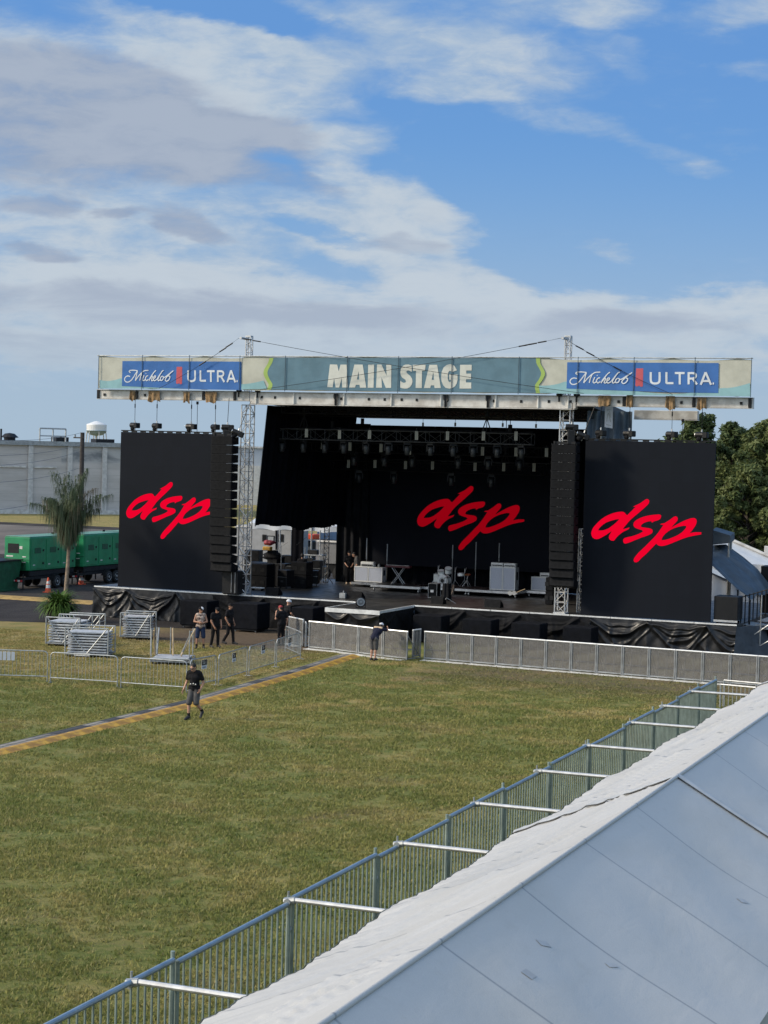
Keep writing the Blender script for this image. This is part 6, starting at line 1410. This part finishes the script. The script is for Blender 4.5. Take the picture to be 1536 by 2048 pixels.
x = px2x(217); MB().box(x - 1.2, x + 1.2, 3, 5, HW_ + .56, HW_ + 1.0).build('roof_hatch', MT['blackm'], wh); x = px2x(136); MB().box(x - .8, x + .8, 3, 5, HW_ + .56, HW_ + 1.1).build('roof_hatch', MT['blackm'], wh)
x = px2x(14); MB().bar((x, 2, HW_ + .5), (x, 2, HW_ + 1.9), .12, 6).build('roof_pipe', MT['blackm'], wh)
q = vec(PZ(497, 1010)); o = empty('shed', (q.x, q.y, 0), YAW, 'pale flat-roofed shed glimpsed between the lattice mast and the wing drape', 'building'); hz = PY(497, 896, q.y)[2]
MB().box(-9, 9, 0, 10, 0, hz).build('wall', mat('sky_toned_shed_wall', (.37, .41, .46), .8, var=.15, vs=.6), o); MB().box(-9.3, 9.3, -.3, 10, hz + .01, hz + .25).build('roof', MT['wmetal'], o); MB().box(-9, 9, -.15, -.01, 0, PY(497, 931, q.y)[2]).build('lower_wall', mat('shed_lower_wall', (.5, .5, .48), .8, var=.2), o)  # upper wall is added in sky tones, standing in for open sky
pp = PY(165, 865, 150); o = empty('utility_pole', (pp[0], 150, 0), 0, 'dark wooden utility pole before the warehouse', 'pole'); MB().bar((0, 0, 0), (0, 0, pp[2]), .26, 10, .20).build('shaft', MT['pole'], o)
MB().bar((-.9, -.1, pp[2] - .5), (.2, -.1, pp[2] - .5), .07, 6).build('arm', MT['pole'], o); MB().bar((-.75, -.1, pp[2] - .45), (-.75, -.1, pp[2] - .2), .08, 6).build('insulator', MT['galv'], o)
for k, (y0, y1) in enumerate(((875, 868), (905, 892), (925, 905), (959, 938), (1014, 983))):
    Yl = 95; a = vec(PY(-60, y0 + (y0 - y1) * .35, Yl)); b = vec((pp[0] - .1, 149.8, PY(164, y1 - 2, 150)[2])); pts = [a.lerp(b, i / 10) - Vector((0, 0, .35 * 4 * (i / 10) * (1 - i / 10))) for i in range(11)]
    o = MB().tube(pts, .014, 4).build('power_line', MT['trussgrey'], None, origin=b); tag(o, f'thin wire running from the utility pole out of the photo, {ORD[k]} from the top', 'wire', 'wires on the utility pole')
D_ = 1150; tp = PY(193, 860, D_); z = lambda py: PY(193, py, D_)[2]; rad = (PY(210.5, 860, D_)[0] - PY(176.5, 860, D_)[0]) / 2
o = empty('water_tower', (tp[0], D_, 0), 0, 'white water tower with conical roof and blue-grey bowl on thin legs', 'water tower')
MB().lathe([(rad, z(861)), (rad * 1.02, z(850)), (rad * .98, z(848.5)), (rad * .25, z(843)), (.001, z(842))], n=28).build('tank', mat('tower_white', (.62, .63, .63), .5, var=.12, vs=.1), o)
MB().lathe([(rad * .25, z(871.5)), (rad * .6, z(870)), (rad * .9, z(866)), (rad * 1.0, z(862)), (rad * 1.08, z(861.8)), (rad * 1.08, z(861.2)), (rad, z(861))], n=28).build('bowl', mat('tower_blue', (.22, .30, .35), .5, var=.12, vs=.1), o, True)
MB().bar((0, 0, 0), (0, 0, z(871)), rad * .12, 10).build('riser_pipe', MT['wmetal'], o)
for k in range(6): a_ = k * pi / 3 + .3; MB().bar((rad * 1.25 * cos(a_), rad * 1.25 * sin(a_), 0), (rad * .97 * cos(a_), rad * .97 * sin(a_), z(863)), rad * .05, 6).build('leg', MT['wmetal'], o)

# ------------------------------------------------------------------ behind the stage: trailer, tents, lift, truck
def at(px, py, Y): return PY(px, py, Y)
Yt = 102.0; a, b = at(470, 1060, Yt), at(584, 1060, Yt); zt_, zb_ = at(540, 1053, Yt)[2], .6
o = empty('office_trailer', ((a[0] + b[0]) / 2, Yt + 1.2, 0), 0, 'white trailer with dark windows seen under the wing drape', 'trailer'); w = b[0] - a[0]
MB().bbox(-w / 2, w / 2, -1.2, 1.2, .6, zt_, .05).build('body', mat('trailer_white', (.27, .28, .29), .5, var=.15), o)
for px0, px1, y0, y1, nm in ((525, 533, 1069, 1083, 'window'), (535, 549, 1071, 1083, 'door'), (557, 567, 1068, 1084, 'window')):
    q0, q1 = at(px0, y0, Yt), at(px1, y1, Yt); x0_, x1_ = q0[0] - (a[0] + b[0]) / 2, q1[0] - (a[0] + b[0]) / 2
    f_ = MB().box(x0_, x1_, -1.23, -1.205, q1[2], q0[2]).build(nm, MT['blackm'], o); MB().box(x0_ + .06, x1_ - .06, -1.24, -1.232, q1[2] + .06, q0[2] - .06).build('pane', MT['alud'] if nm == 'door' else MT['speaker'], f_)
MB().box(-w / 2, w / 2, -1.26, -1.205, zt_ - .12, zt_ - .02).build('roof_trim', MT['white'], o)
for s in (-1, 1): MB().bar((s * w * .3 - .1, -1.0, .36), (s * w * .3 + .1, -1.0, .36), .34, 14).build('wheel', MT['tyre'], o)
MB().bar(tuple(vec(at(553, 1058, Yt)) - o.location - Vector((0, .05, 0))), tuple(vec(at(553, 1100, Yt)) - o.location - Vector((0, .05, 0))), .05, 6).build('downpipe', MT['blackm'], o)
Yc = 98.0; o = empty('canopy_tent', (at(640, 1055, Yc)[0], Yc, 0), 0, 'white canopy edge running behind the open wing', 'tent')
xa, xb_ = at(498, 1052, Yc)[0] - o.location.x, at(690, 1052, Yc)[0] - o.location.x; z0, z1 = at(600, 1064, Yc)[2], at(600, 1050, Yc)[2]
MB().grid(lambda u, v: (xa + (xb_ - xa) * u, -.05 * sin(u * 25), z0 + .1 * abs(sin(u * 12)) * (1 - v) + (z1 - z0) * v), 60, 4).build('valance', MT['whitetarp'], o, True)
MB().grid(lambda u, v: (xa + (xb_ - xa) * u, 3 * v, z1 + .9 * v), 10, 3).build('roof', MT['whitetarp'], o)
for t_ in (0, .33, .66, 1): MB().bar((xa + (xb_ - xa) * t_, 0, 0), (xa + (xb_ - xa) * t_, 0, z1), .05).build('leg', MT['alu'], o)
Ys = 93.5; q = at(665.5, 1050, Ys); o = MB().grid(lambda u, v: (PY(660 + 11 * u, 1033, Ys)[0], Ys + .05 * sin(u * 9 + v * 4), PY(665, 1052, Ys)[2] + (PY(660, 1015 + 5 * u, Ys)[2] - PY(665, 1052, Ys)[2]) * v), 6, 10).build('tarp_panel', MT['whitetarp'], None, True, origin=q); tag(o, 'white tarp strip in the gap beside the backdrop', 'tarp')
Yl = 106; q = at(622, 1072, Yl); o = empty('boom_lift', (q[0], Yl, 0), 0, 'orange boom lift parked beyond the open wing', 'lift')
qa, qb = at(600, 1070, Yl), at(634, 1079, Yl); x0_, x1_ = qa[0] - q[0], qb[0] - q[0]
MB().bbox(x0_ - 1, x1_, -.5, .5, qb[2], qa[2] + .1, .05).build('boom', MT['orange'], o); MB().bar((x0_, 0, qa[2] + .5), (x1_ + .1, 0, qa[2] + .35), .10, 6).build('upper_arm', MT['orange'], o); MB().bbox(x0_ - 1.2, x1_ - .4, -.8, .8, .55, qb[2] - .1, .08).build('chassis', MT['blackm'], o)
for s in (x0_ - .8, x1_ - .8): MB().bar((s, -.9, .45), (s, -.6, .45), .45, 16).build('wheel', MT['tyre'], o)
Yk = 110; qa, qb = at(634, 1061, Yk), at(690, 1082, Yk); o = empty('box_truck', ((qa[0] + qb[0]) / 2, Yk + 1.2, 0), 0, 'dark blue truck body with a white stripe seen beside the backdrop', 'truck'); w = qb[0] - qa[0]
MB().bbox(-w / 2, w / 2, -1.2, 1.2, qb[2], qa[2], .05).build('cargo_box', mat('truck_blue', (.02, .06, .14), .4, var=.2), o); MB().box(-w / 2, w / 2, -1.22, -1.203, qb[2] - .12, qb[2] - .02).build('stripe', MT['white'], o); MB().bbox(-w / 2, w / 2, -1.1, 1.1, 1.1, qb[2] - .13, .04).build('lower_body', mat('truck_grey', (.16, .16, .16), .6, var=.2), o); MB().box(-w / 2, w / 2, -1.0, 1.0, .5, 1.08).build('chassis', MT['blackm'], o)
for s in (-.3, .3): MB().bar((s * w, -1.1, .5), (s * w, -.8, .5), .5, 16).build('wheel', MT['tyre'], o)

# ------------------------------------------------------------------ stage end: side tent, stair canopy, stair
Yw = 101.0; o = empty('side_tent', (at(1490, 1100, Yw)[0], Yw, 0), 0, 'white tent with ribbed roof beyond the stair canopy', 'tent'); ox = o.location.x
rp = [at(1430, 1066, Yw), at(1462, 1082, Yw), at(1536, 1114, Yw), at(1620, 1150, Yw)]
def roofp(u, v):
    i = min(int(u * 3), 2); t_ = u * 3 - i; x_ = rp[i][0] + (rp[i + 1][0] - rp[i][0]) * t_; z_ = rp[i][2] + (rp[i + 1][2] - rp[i][2]) * t_
    return (x_ - ox - .5 * (1 - v), -2.6 * (1 - v) + .0, z_ - 1.6 * (1 - v) + .04 * sin(v * 26))
MB().grid(roofp, 40, 26).build('roof', MT['whitetarp'], o, True)
MB().grid(lambda u, v: (roofp(u, 1)[0], .02 + 2.5 * (1 - v), roofp(u, 1)[2] - 1.6 * (1 - v)), 20, 4).build('rear_slope', MT['whitetarp'], o, True)
MB().tube([vec(roofp(k / 20, 1)) + Vector((0, 0, .02)) for k in range(21)], .12, 6).build('ridge', MT['wmetal'], o)
xa_, xb2 = at(1425, 1150, Yw)[0] - ox, at(1475, 1150, Yw)[0] - ox
MB().grid(lambda u, v: (xa_ - 1 + (xb2 + 6 - xa_) * u, -2.3 + .04 * sin(u * 50), (roofp(.5, 0)[2] + .9) * v), 60, 3).build('side_wall', MT['whitetarp'], o, True)
for u in (0.05, .5, .95): MB().bar((roofp(u, 0)[0], -2.5, 0), (roofp(u, 0)[0], -2.5, roofp(u, 0)[2]), .05).build('leg', MT['alu'], o)
q = at(1534, 1100, 104); o = empty('banner_post', (q[0], 104, 0), 0, 'pale upright post behind the side tent at the photo edge', 'post'); MB().bbox(-.14, .14, -.1, .1, 0, at(1534, 1092, 104)[2], .02).build('shaft', MT['wmetal'], o); MB().bbox(-.18, .18, -.14, .14, 0, .12, .02).build('foot', MT['blackm'], o)
Yk0, Yk1 = 84.5, 80.5
can = empty('stair_canopy', (at(1460, 1120, 82)[0], 82, 0), 0, 'slate blue tarp canopy sloping down over the stage stair', 'canopy'); ox, oy = can.location.x, 82
top = [at(1400, 1092, Yk0), at(1452, 1086, Yk0), at(1487, 1112, Yk0), at(1515, 1137, Yk0), at(1538, 1168, Yk0), at(1552, 1195, Yk0)]
bot = [at(1398, 1125, Yk1), at(1426, 1134, Yk1), at(1452, 1160, Yk1), at(1474, 1180, Yk1), at(1492, 1192, Yk1), at(1500, 1200, Yk1)]
def canopy(u, v):
    i = min(int(u * 5), 4); t_ = u * 5 - i; a = vec(top[i]).lerp(vec(top[i + 1]), t_); b = vec(bot[i]).lerp(vec(bot[i + 1]), t_); p = b.lerp(a, v)
    return (p.x - ox, p.y - oy, p.z + .16 * sin(pi * v) * (.3 + u) + .05 * sin(v * 17 + u * 3) + .03 * sin(v * 31))
MB().grid(canopy, 40, 50).build('tarp', MT['bluetarp'], can, True)
cb = [at(1424, 1060, 83), at(1461, 1071, 83), at(1461, 1086, 83), at(1424, 1090, 83)]; w0 = [vec(p) - Vector((ox, oy, 0)) for p in cb]
dpt = Vector((-.3, 2.2, .05)); mb = MB(); mb.addf([w0[3], w0[2], w0[1], w0[0], w0[3] + dpt, w0[2] + dpt, w0[1] + dpt, w0[0] + dpt], [(0, 1, 2, 3), (7, 6, 5, 4), (3, 2, 6, 7), (1, 5, 6, 2), (0, 3, 7, 4), (0, 4, 5, 1)]); mb.build('head_cover', MT['bluetarp'], can)
for p, h_ in ((at(1455, 1190, 83), 0), (at(1459, 1190, 84.3), 0)): MB().bar((p[0] - ox, p[1] - oy, 0), (p[0] - ox, p[1] - oy, w0[2].z), .05).build('leg', MT['alud'], can)
for u, v in ((1, .0), (1, .98), (.62, .0)): p = canopy(u, v); MB().bar((p[0], p[1], 0), p, .04).build('leg', MT['blackm'], can)
q = at(1523, 1170, 84.8); o = empty('speaker_case', (q[0] + .8, 85.3, 1.5), 0, 'black case standing on the landing at the photo edge under the canopy', 'case'); MB().bbox(-.85, .85, -.5, .5, .1, at(1523, 1132, 84.8)[2] - 1.5, .02).build('body', MT['blackm'], o); MB().box(-.85, .85, -.52, -.502, 1.0, 1.03).build('edge', MT['alud'], o)
Yv = 80.2; stair = empty('stage_stair', (at(1490, 1240, Yv)[0], Yv, 0), 0, 'dark stair with close balusters and scaffold pipes at the stage end', 'stair'); ox = stair.location.x
for k in range(9):
    x_ = at(1478 + k * 10, 1200, Yv)[0] - ox; z_ = 1.45 - .02 * k
    MB().box(x_ - .15, x_ + .15, -.1, 1.6, z_ - .06, z_).build('tread', MT['alud'], stair)
for k in range(12):
    pxx = 1481 + k * 8.2; p0 = at(pxx, 1250 - k * 3.1, Yv - .15); p1 = at(pxx + 2, 1192 - k * 2.2, Yv - .15); MB().bar((p0[0] - ox, -.15, p0[2]), (p1[0] - ox, -.15, p1[2]), .028, 6).build('baluster', MT['blackm'], stair)
p0, p1 = at(1475, 1197, Yv - .15), at(1580, 1166, Yv - .15); MB().bar((p0[0] - ox, -.15, p0[2]), (p1[0] - ox, -.15, p1[2]), .024, 6).build('handrail', MT['blackm'], stair)
mb = MB()
for px0, py0, px1, py1 in ((1524, 1190, 1518, 1330), (1500, 1275, 1545, 1245), (1505, 1300, 1545, 1278)):
    p0, p1 = at(px0, py0, Yv - .5), at(px1, py1, Yv - .5); mb.bar((p0[0] - ox, -.5, max(.02, p0[2])), (p1[0] - ox, -.5, max(.02, p1[2])), .03, 6)
mb.build('scaffold_pipe', MT['alud'], stair)
p0 = at(1510, 1252, Yv + .2); MB().box(p0[0] - ox, p0[0] - ox + 2.5, .2, .3, p0[2] - .1, p0[2] + .08).build('ledger', MT['alud'], stair); MB().box(.35, 3.4, 1.4, 1.5, .05, 1.35).build('back_sheet', MT['black'], stair)
# ------------------------------------------------------------------ people
def fuse(mb, voxel, smooth=3):
    """melt overlapping volumes into one continuous surface"""
    me = bpy.data.meshes.new('melt'); me.from_pydata([tuple(p) for p in mb.v], [], mb.f); o = bpy.data.objects.new('melt', me); col.objects.link(o)
    md = o.modifiers.new('r', 'REMESH'); md.mode = 'VOXEL'; md.voxel_size = voxel
    ms = o.modifiers.new('s', 'SMOOTH'); ms.iterations = smooth; ms.factor = .5
    dg = bpy.context.evaluated_depsgraph_get(); ev = o.evaluated_get(dg); m2 = ev.to_mesh()
    r = MB(); r.v = [tuple(v.co) for v in m2.vertices]; r.f = [tuple(p.vertices) for p in m2.polygons]; r.mi = [0] * len(r.f)
    ev.to_mesh_clear(); bpy.data.objects.remove(o); bpy.data.meshes.remove(me); return r
STAND = dict(pelvis=(0, 0, .96), chest=(0, .01, 1.28), neck=(0, 0, 1.47), head=(0, .025, 1.635), sL=(-.185, 0, 1.42), sR=(.185, 0, 1.42), eL=(-.235, -.02, 1.13), eR=(.235, -.02, 1.13), wL=(-.245, .07, .88), wR=(.245, .07, .88),
             hL=(-.09, 0, .93), hR=(.09, 0, .93), kL=(-.10, .03, .50), kR=(.10, .03, .50), aL=(-.105, -.01, .085), aR=(.105, -.01, .085), tL=(-.125, .17, .035), tR=(.125, .17, .035))
def person(loc, face, pose, label, shirt='tee', sleeves=.62, legs='gshort', leglen=.92, hat=None, skin='skin', hairm='hair', yaw=0.0, nod=0.0, shoes='shoe', build=1.0, curl=.6, glasses=False, yoke=False, brim=0.0, socks=None):
    """face: world heading (degrees, 90 = away from the photographer along the stage depth); left/right are the person's own: -x is left"""
    J = {k: Vector(pose.get(k, v)) for k, v in STAND.items()}
    root = empty('person', loc, radians(face - 90), label, 'person')
    H = Matrix.Rotation(radians(yaw), 3, 'Z') @ Matrix.Rotation(radians(-nod), 3, 'X'); hc = J['head']; hp = lambda x, y, z: hc + H @ Vector((x, y, z))
    b = MB(); bw = build
    b.ell(hc + H @ Vector((0, -.005, .02)), (.077, .098, .105), 16, 12, mat=H).ell(hp(0, .03, -.055), (.058, .065, .065), 12, 8, mat=H)
    b.cap(hp(0, .088, .01), hp(0, .115, -.025), .012, .017).cap(hp(-.03, .085, .03), hp(.03, .085, .03), .016).cap(hp(-.02, .09, -.065), hp(.02, .09, -.065), .013)
    for s in (-1, 1): b.ell(hp(s * .078, -.005, -.005), (.012, .022, .032), 8, 6, mat=H)
    b.cap(J['neck'] - Vector((0, 0, .03)), hp(0, -.02, -.06), .058, .052)
    b.cap(J['sL'].lerp(J['sR'], .18), J['sR'].lerp(J['sL'], .18), .075 * bw).cap(J['chest'] + Vector((-.06, 0, 0)), J['chest'] + Vector((.06, 0, 0)), .115 * bw).cap(J['pelvis'].lerp(J['chest'], .1), J['chest'], .115 * bw, .12 * bw).cap(J['hL'], J['hR'], .10 * bw).cap(J['chest'], J['neck'], .11 * bw, .06)
    for q in 'LR':
        b.cap(J['s' + q], J['e' + q], .052 * bw, .042).cap(J['e' + q], J['w' + q], .043, .029).cap(J['h' + q], J['k' + q], .085 * bw, .056).cap(J['k' + q], J['a' + q], .054, .040)
        cf = J['k' + q].lerp(J['a' + q], .28); back = Vector((0, -.018, 0)); b.ell(cf + back, (.052, .055, .10), 10, 8)
        d = (J['w' + q] - J['e' + q]).normalized(); pm = J['w' + q] + d * .045; side = Vector((1, 0, 0)) - d * d.x
        side = (side.normalized() if side.length > .3 else Vector((0, 1, 0))); nrm = d.cross(side).normalized(); lat = nrm   # palm faces the thigh
        M3 = Matrix((side, lat, d)).transposed(); b.ell(pm, (.018, .042, .055), 10, 8, mat=M3)
        b.cap(J['a' + q], J['t' + q] * .6 + J['a' + q] * .4, .042, .04).cap(J['a' + q] + Vector((0, -.03, -.04)), J['t' + q], .036, .03)
    body = fuse(b, .0125)
    for q, sg in (('L', -1), ('R', 1)):
        d = (J['w' + q] - J['e' + q]).normalized(); side = Vector((1, 0, 0)) - d * d.x
        side = (side.normalized() if side.length > .3 else Vector((0, 1, 0))); lat = d.cross(side).normalized(); inward = side * -sg; base = J['w' + q] + d * .075
        for i, (o_, ln) in enumerate(((-.030, .062), (-.010, .075), (.010, .080), (.030, .070))):
            p = base + lat * o_; pts = [p - d * .02, p + d * .008]; dirv = d.copy(); c_ = curl * (1 + .15 * (i % 2))
            for seg in (.42, .33, .25):
                dirv = (dirv + inward * c_ * .75).normalized(); pts.append(pts[-1] + dirv * ln * seg)
            body.tube(pts, [.0095, .0095, .0088, .008, .0065], 6)
        th = J['w' + q] + d * .02 + lat * .030; fw = lat if lat.y > 0 else -lat; th = J['w' + q] + d * .022 + fw * .028
        body.tube([th - fw * .015, th, th + (d * .6 + fw * .7 + inward * .2).normalized() * .032, th + (d * .6 + fw * .7 + inward * .2).normalized() * .032 + (d + inward * .4).normalized() * .026], [.0125, .012, .010, .0075], 6)
    body.build('body', MT[skin], root, True)
    # shirt
    s_ = MB(); e = .024
    s_.cap(J['sL'].lerp(J['sR'], .16), J['sR'].lerp(J['sL'], .16), .075 * bw + e).cap(J['chest'] + Vector((-.07, 0, 0)), J['chest'] + Vector((.07, 0, 0)), .115 * bw + e).cap(J['pelvis'], J['chest'], .128 * bw + e, .125 * bw + e)
    hip = (J['pelvis'] - J['chest']).normalized(); s_.cap(J['hL'] - hip * .02, J['hR'] - hip * .02, .102 * bw + e).cap(J['chest'], J['neck'].lerp(J['chest'], .12), .12 * bw, .075)
    if sleeves > 0:
        for q in 'LR':
            a = J['s' + q]; z_ = J['e' + q]; s_.cap(a.lerp(J['chest'], .15), a.lerp(z_, .2), .075 * bw, .072 * bw).cap(a, a.lerp(z_, sleeves), .072 * bw, .066 * bw)
    fuse(s_, .014, 4).build('shirt', MT[shirt], root, True)
    if yoke:
        y_ = MB().cap(J['sL'].lerp(J['sR'], .1) + Vector((0, -.05, .045)), J['sR'].lerp(J['sL'], .1) + Vector((0, -.05, .045)), .058); fuse(y_, .014).build('shoulder_panel', MT['beige'], root, True)
    l_ = MB(); l_.cap(J['hL'], J['hR'], .118 * bw + .006).cap(J['pelvis'] + Vector((-.05, 0, .02)), J['pelvis'] + Vector((.05, 0, .02)), .115 * bw)
    for q in 'LR':
        h, k_, a = J['h' + q], J['k' + q], J['a' + q]
        if leglen < 1.0: l_.cap(h, h.lerp(k_, leglen), .108 * bw, .094)
        else: l_.cap(h, k_, .105 * bw, .076).cap(k_, k_.lerp(a, .92), .074, .064)
    fuse(l_, .014, 4).build('shorts' if leglen < 1 else 'trousers', MT[legs], root, True)
    for q in 'LR':
        a, t_ = J['a' + q], J['t' + q]; f_ = MB().cap(a + Vector((0, -.035, -.035)) if t_.z < .1 else a + (a - t_) * .15, t_, .046, .042).cap(a, a.lerp(t_, .5), .052, .045).cap(a.lerp(t_, .3) , t_ + (t_ - a) * .12, .045, .036)
        fuse(f_, .012, 3).build('shoe', MT[shoes], root, True)
        if socks: fuse(MB().cap(a, a.lerp(J['k' + q], .22), .047, .049), .012).build('sock', MT[socks], root, True)
    # hair, hat, face pieces
    hm = MB()
    hm.ell(hp(0, -.018, .045), (.083, .100, .088), 16, 10, mat=H).ell(hp(0, -.05, .0), (.078, .066, .085), 12, 8, mat=H)
    if not hat or hat != 'helmet': fuse(hm, .011, 2).build('hair', MT[hairm], root, True)
    for s in (-1, 1): MB().ell(hp(s * .03, .092, .012), (.011, .008, .007), 8, 6, mat=H).build('eye', MT['blackm'], root)
    if glasses: MB().cap(hp(-.055, .098, .012), hp(-.012, .104, .010), .017).cap(hp(.055, .098, .012), hp(.012, .104, .010), .017).bar(hp(-.08, .0, .02), hp(-.055, .095, .015), .004).bar(hp(.08, .0, .02), hp(.055, .095, .015), .004).build('sunglasses', MT['blackm'], root, True)
    if hat:
        cm = MT[{'helmet': 'wcap', 'black': 'tee', 'white': 'wcap', 'red': 'redcap', 'trucker': 'dark_trouser'}[hat]]; B_ = Matrix.Rotation(radians(brim), 3, 'Z'); K = H @ B_
        mb = MB(); rx, ry, rz = (.112, .135, .12) if hat == 'helmet' else (.094, .113, .100); n, m_ = 18, 7; vs = []
        for i in range(m_ + 1):
            t_ = (pi / 2) * i / m_
            for k in range(n): a = 2 * pi * k / n; vs.append(hc + H @ Vector((rx * sin(t_) * cos(a), -.008 + ry * sin(t_) * sin(a), .035 + rz * cos(t_))))
        mb.addf(vs, [(i * n + k, (i + 1) * n + k, (i + 1) * n + (k + 1) % n, i * n + (k + 1) % n) for i in range(m_) for k in range(n)])
        o = mb.build('hard_hat' if hat == 'helmet' else 'cap', cm, root, True)
        L_b = .075 if hat != 'helmet' else .05
        MB().grid(lambda u, v: hc + K @ Vector(((u - .5) * .17 * (1 - .25 * v), ry * .80 + L_b * v * (1 - (2 * u - 1) ** 2 * .6), .040 - .012 * v - .02 * (2 * u - 1) ** 2)), 10, 4).build('brim', cm, o, True)
        if hat == 'trucker':
            MB().ell(hp(-.022, .012, .062), (.080, .104, .078), 14, 10, mat=H).build('white_panel', MT['wcap'], o, True)
    return root
def foot(px, py, z=0.0): p = PZ(px, py, z); return (p[0], p[1], z)
# the man walking over the lawn, head bowed
wk = dict(neck=(0, .06, 1.46), head=(-.01, .13, 1.585), chest=(0, .03, 1.27), sL=(-.19, .03, 1.41), sR=(.19, .03, 1.41), eR=(.26, .03, 1.12), wR=(.30, .16, .89), eL=(-.27, -.06, 1.13), wL=(-.24, .07, .93),
          hL=(-.09, 0, .92), hR=(.09, .01, .92), kR=(.10, .16, .50), aR=(.10, .16, .09), tR=(.12, .33, .035), kL=(-.10, .07, .50), aL=(-.11, -.30, .22), tL=(-.12, -.19, .05))
w_ = person(foot(388, 1438), -90, wk, 'man in black T-shirt and grey shorts walking across the lawn with bowed head', legs='gshort', leglen=.98, nod=24, yaw=-10, glasses=True, socks='tee', build=1.02)
w_.scale = (1.03, 1.03, 1.03)
o = MB().bbox(-.11, .11, -.03, .03, -.03, .03, .01).build('belt_pouch', MT['blackm'], w_); o.location = (-.05, .165, 1.06)
for k, xx in enumerate((-.10, -.02, .07)): o = MB().ell((0, 0, 0), (.026, .012, .018), 8, 6).build('clip', MT['white'], w_); o.location = (xx - .03, .185, 1.085 + .02 * (k % 2))
# three men strolling before the loudspeakers
person(foot(400, 1297), 300, dict(eL=(-.27, .06, 1.15), wL=(-.07, .23, 1.10), eR=(.27, .06, 1.15), wR=(.06, .24, 1.13), kL=(-.13, .02, .5), aL=(-.15, -.01, .085), tL=(-.18, .16, .035), kR=(.13, .02, .5), aR=(.15, -.01, .085), tR=(.18, .16, .035)),
       'man in printed vest, denim shorts and two-tone cap standing by the dark loudspeakers', shirt='print', sleeves=0, legs='denim', leglen=.98, hat='trucker', skin='skin2', yaw=40, nod=8, socks='tee', curl=.5)
person(foot(430, 1295), -25, dict(neck=(0, .05, 1.47), head=(0, .12, 1.60), eL=(-.24, .05, 1.14), wL=(-.16, .20, .92), eR=(.24, .02, 1.13), wR=(.20, .18, .90), kL=(-.10, .06, .5), aL=(-.11, .05, .085), tL=(-.13, .22, .035), kR=(.11, -.04, .5), aR=(.12, -.14, .085), tR=(.14, .02, .035)),
       'man in black clothes looking down between his two companions', legs='dark_trouser', leglen=1, nod=35, hat='black', brim=180, skin='skin2')
person(foot(458, 1288), -5, dict(head=(0, .03, 1.645), eL=(-.25, -.02, 1.13), wL=(-.22, .10, .90), eR=(.25, -.04, 1.13), wR=(.22, .09, .91), kL=(-.10, .12, .51), aL=(-.10, .16, .085), tL=(-.11, .33, .035), kR=(.10, .0, .5), aR=(.11, -.24, .11), tR=(.12, -.09, .045)),
       'man in black cap and dark trousers walking towards the red-capped man', legs='dark_trouser', leglen=1, hat='black', skin='skin2', yaw=-5)
person(foot(562, 1291), 155, dict(eL=(-.25, .10, 1.16), wL=(-.12, .24, 1.42), eR=(.26, -.08, 1.13), wR=(.25, -.02, .88), head=(-.02, .06, 1.62), neck=(0, .02, 1.47)),
       'man in red cap holding his hand to his mouth by the tube fence', legs='tee', leglen=1, hat='red', brim=0, nod=14, yaw=10)
person(foot(574, 1277), 60, dict(eL=(-.24, .04, 1.14), wL=(-.14, .22, 1.02), eR=(.24, .04, 1.14), wR=(.14, .22, 1.02), head=(0, .06, 1.62)), 'man in white helmet and black clothes behind the red-capped man', legs='tee', leglen=1, hat='helmet', nod=12)
# the man leaning on the barricade, seen from behind
ln = dict(pelvis=(0, -.10, .93), hL=(-.09, -.10, .90), hR=(.09, -.10, .90), chest=(.03, .12, 1.19), neck=(.05, .27, 1.31), head=(.06, .38, 1.40), sL=(-.15, .20, 1.29), sR=(.23, .22, 1.28), eL=(-.16, .42, 1.22), wL=(.06, .50, 1.26), eR=(.33, .42, 1.22), wR=(.26, .56, 1.30),
          kL=(-.085, -.08, .49), kR=(.085, -.07, .49), aL=(-.085, -.16, .085), aR=(.085, -.15, .085), tL=(-.11, .01, .035), tR=(.11, .02, .035))
lp = foot(749, 1321); person((lp[0], lp[1] + .02, 0), 84, ln, 'man in navy shirt, grey shorts and white cap leaning on the barricade', shirt='navy', legs='gshort', leglen=.97, hat='white', brim=0, nod=18, yoke=True, build=1.06, curl=.5)
# stage hands in the shadow
person(foot(697, 1168, 1.5), -60, dict(eL=(-.24, .05, 1.14), wL=(-.15, .22, 1.0), eR=(.24, .05, 1.14), wR=(.15, .22, 1.0)), 'stage hand in dark clothes bending over gear beside the silver twin cabinet', legs='dark_trouser', leglen=1, shirt='tee', sleeves=.9, hat='black', shoes='beige')
person(foot(713, 1169, 1.5), 200, dict(neck=(0, .08, 1.45), head=(0, .16, 1.57)), 'second stage hand in brownish shirt close to the gathered curtain', legs='tee', leglen=1, shirt='gshort', sleeves=.95, nod=25)
person(foot(603, 1176, 1.5), 100, dict(), 'crew member in black standing by the covered speaker stack in the wing', legs='tee', leglen=1, shirt='tee', shoes='wcap')
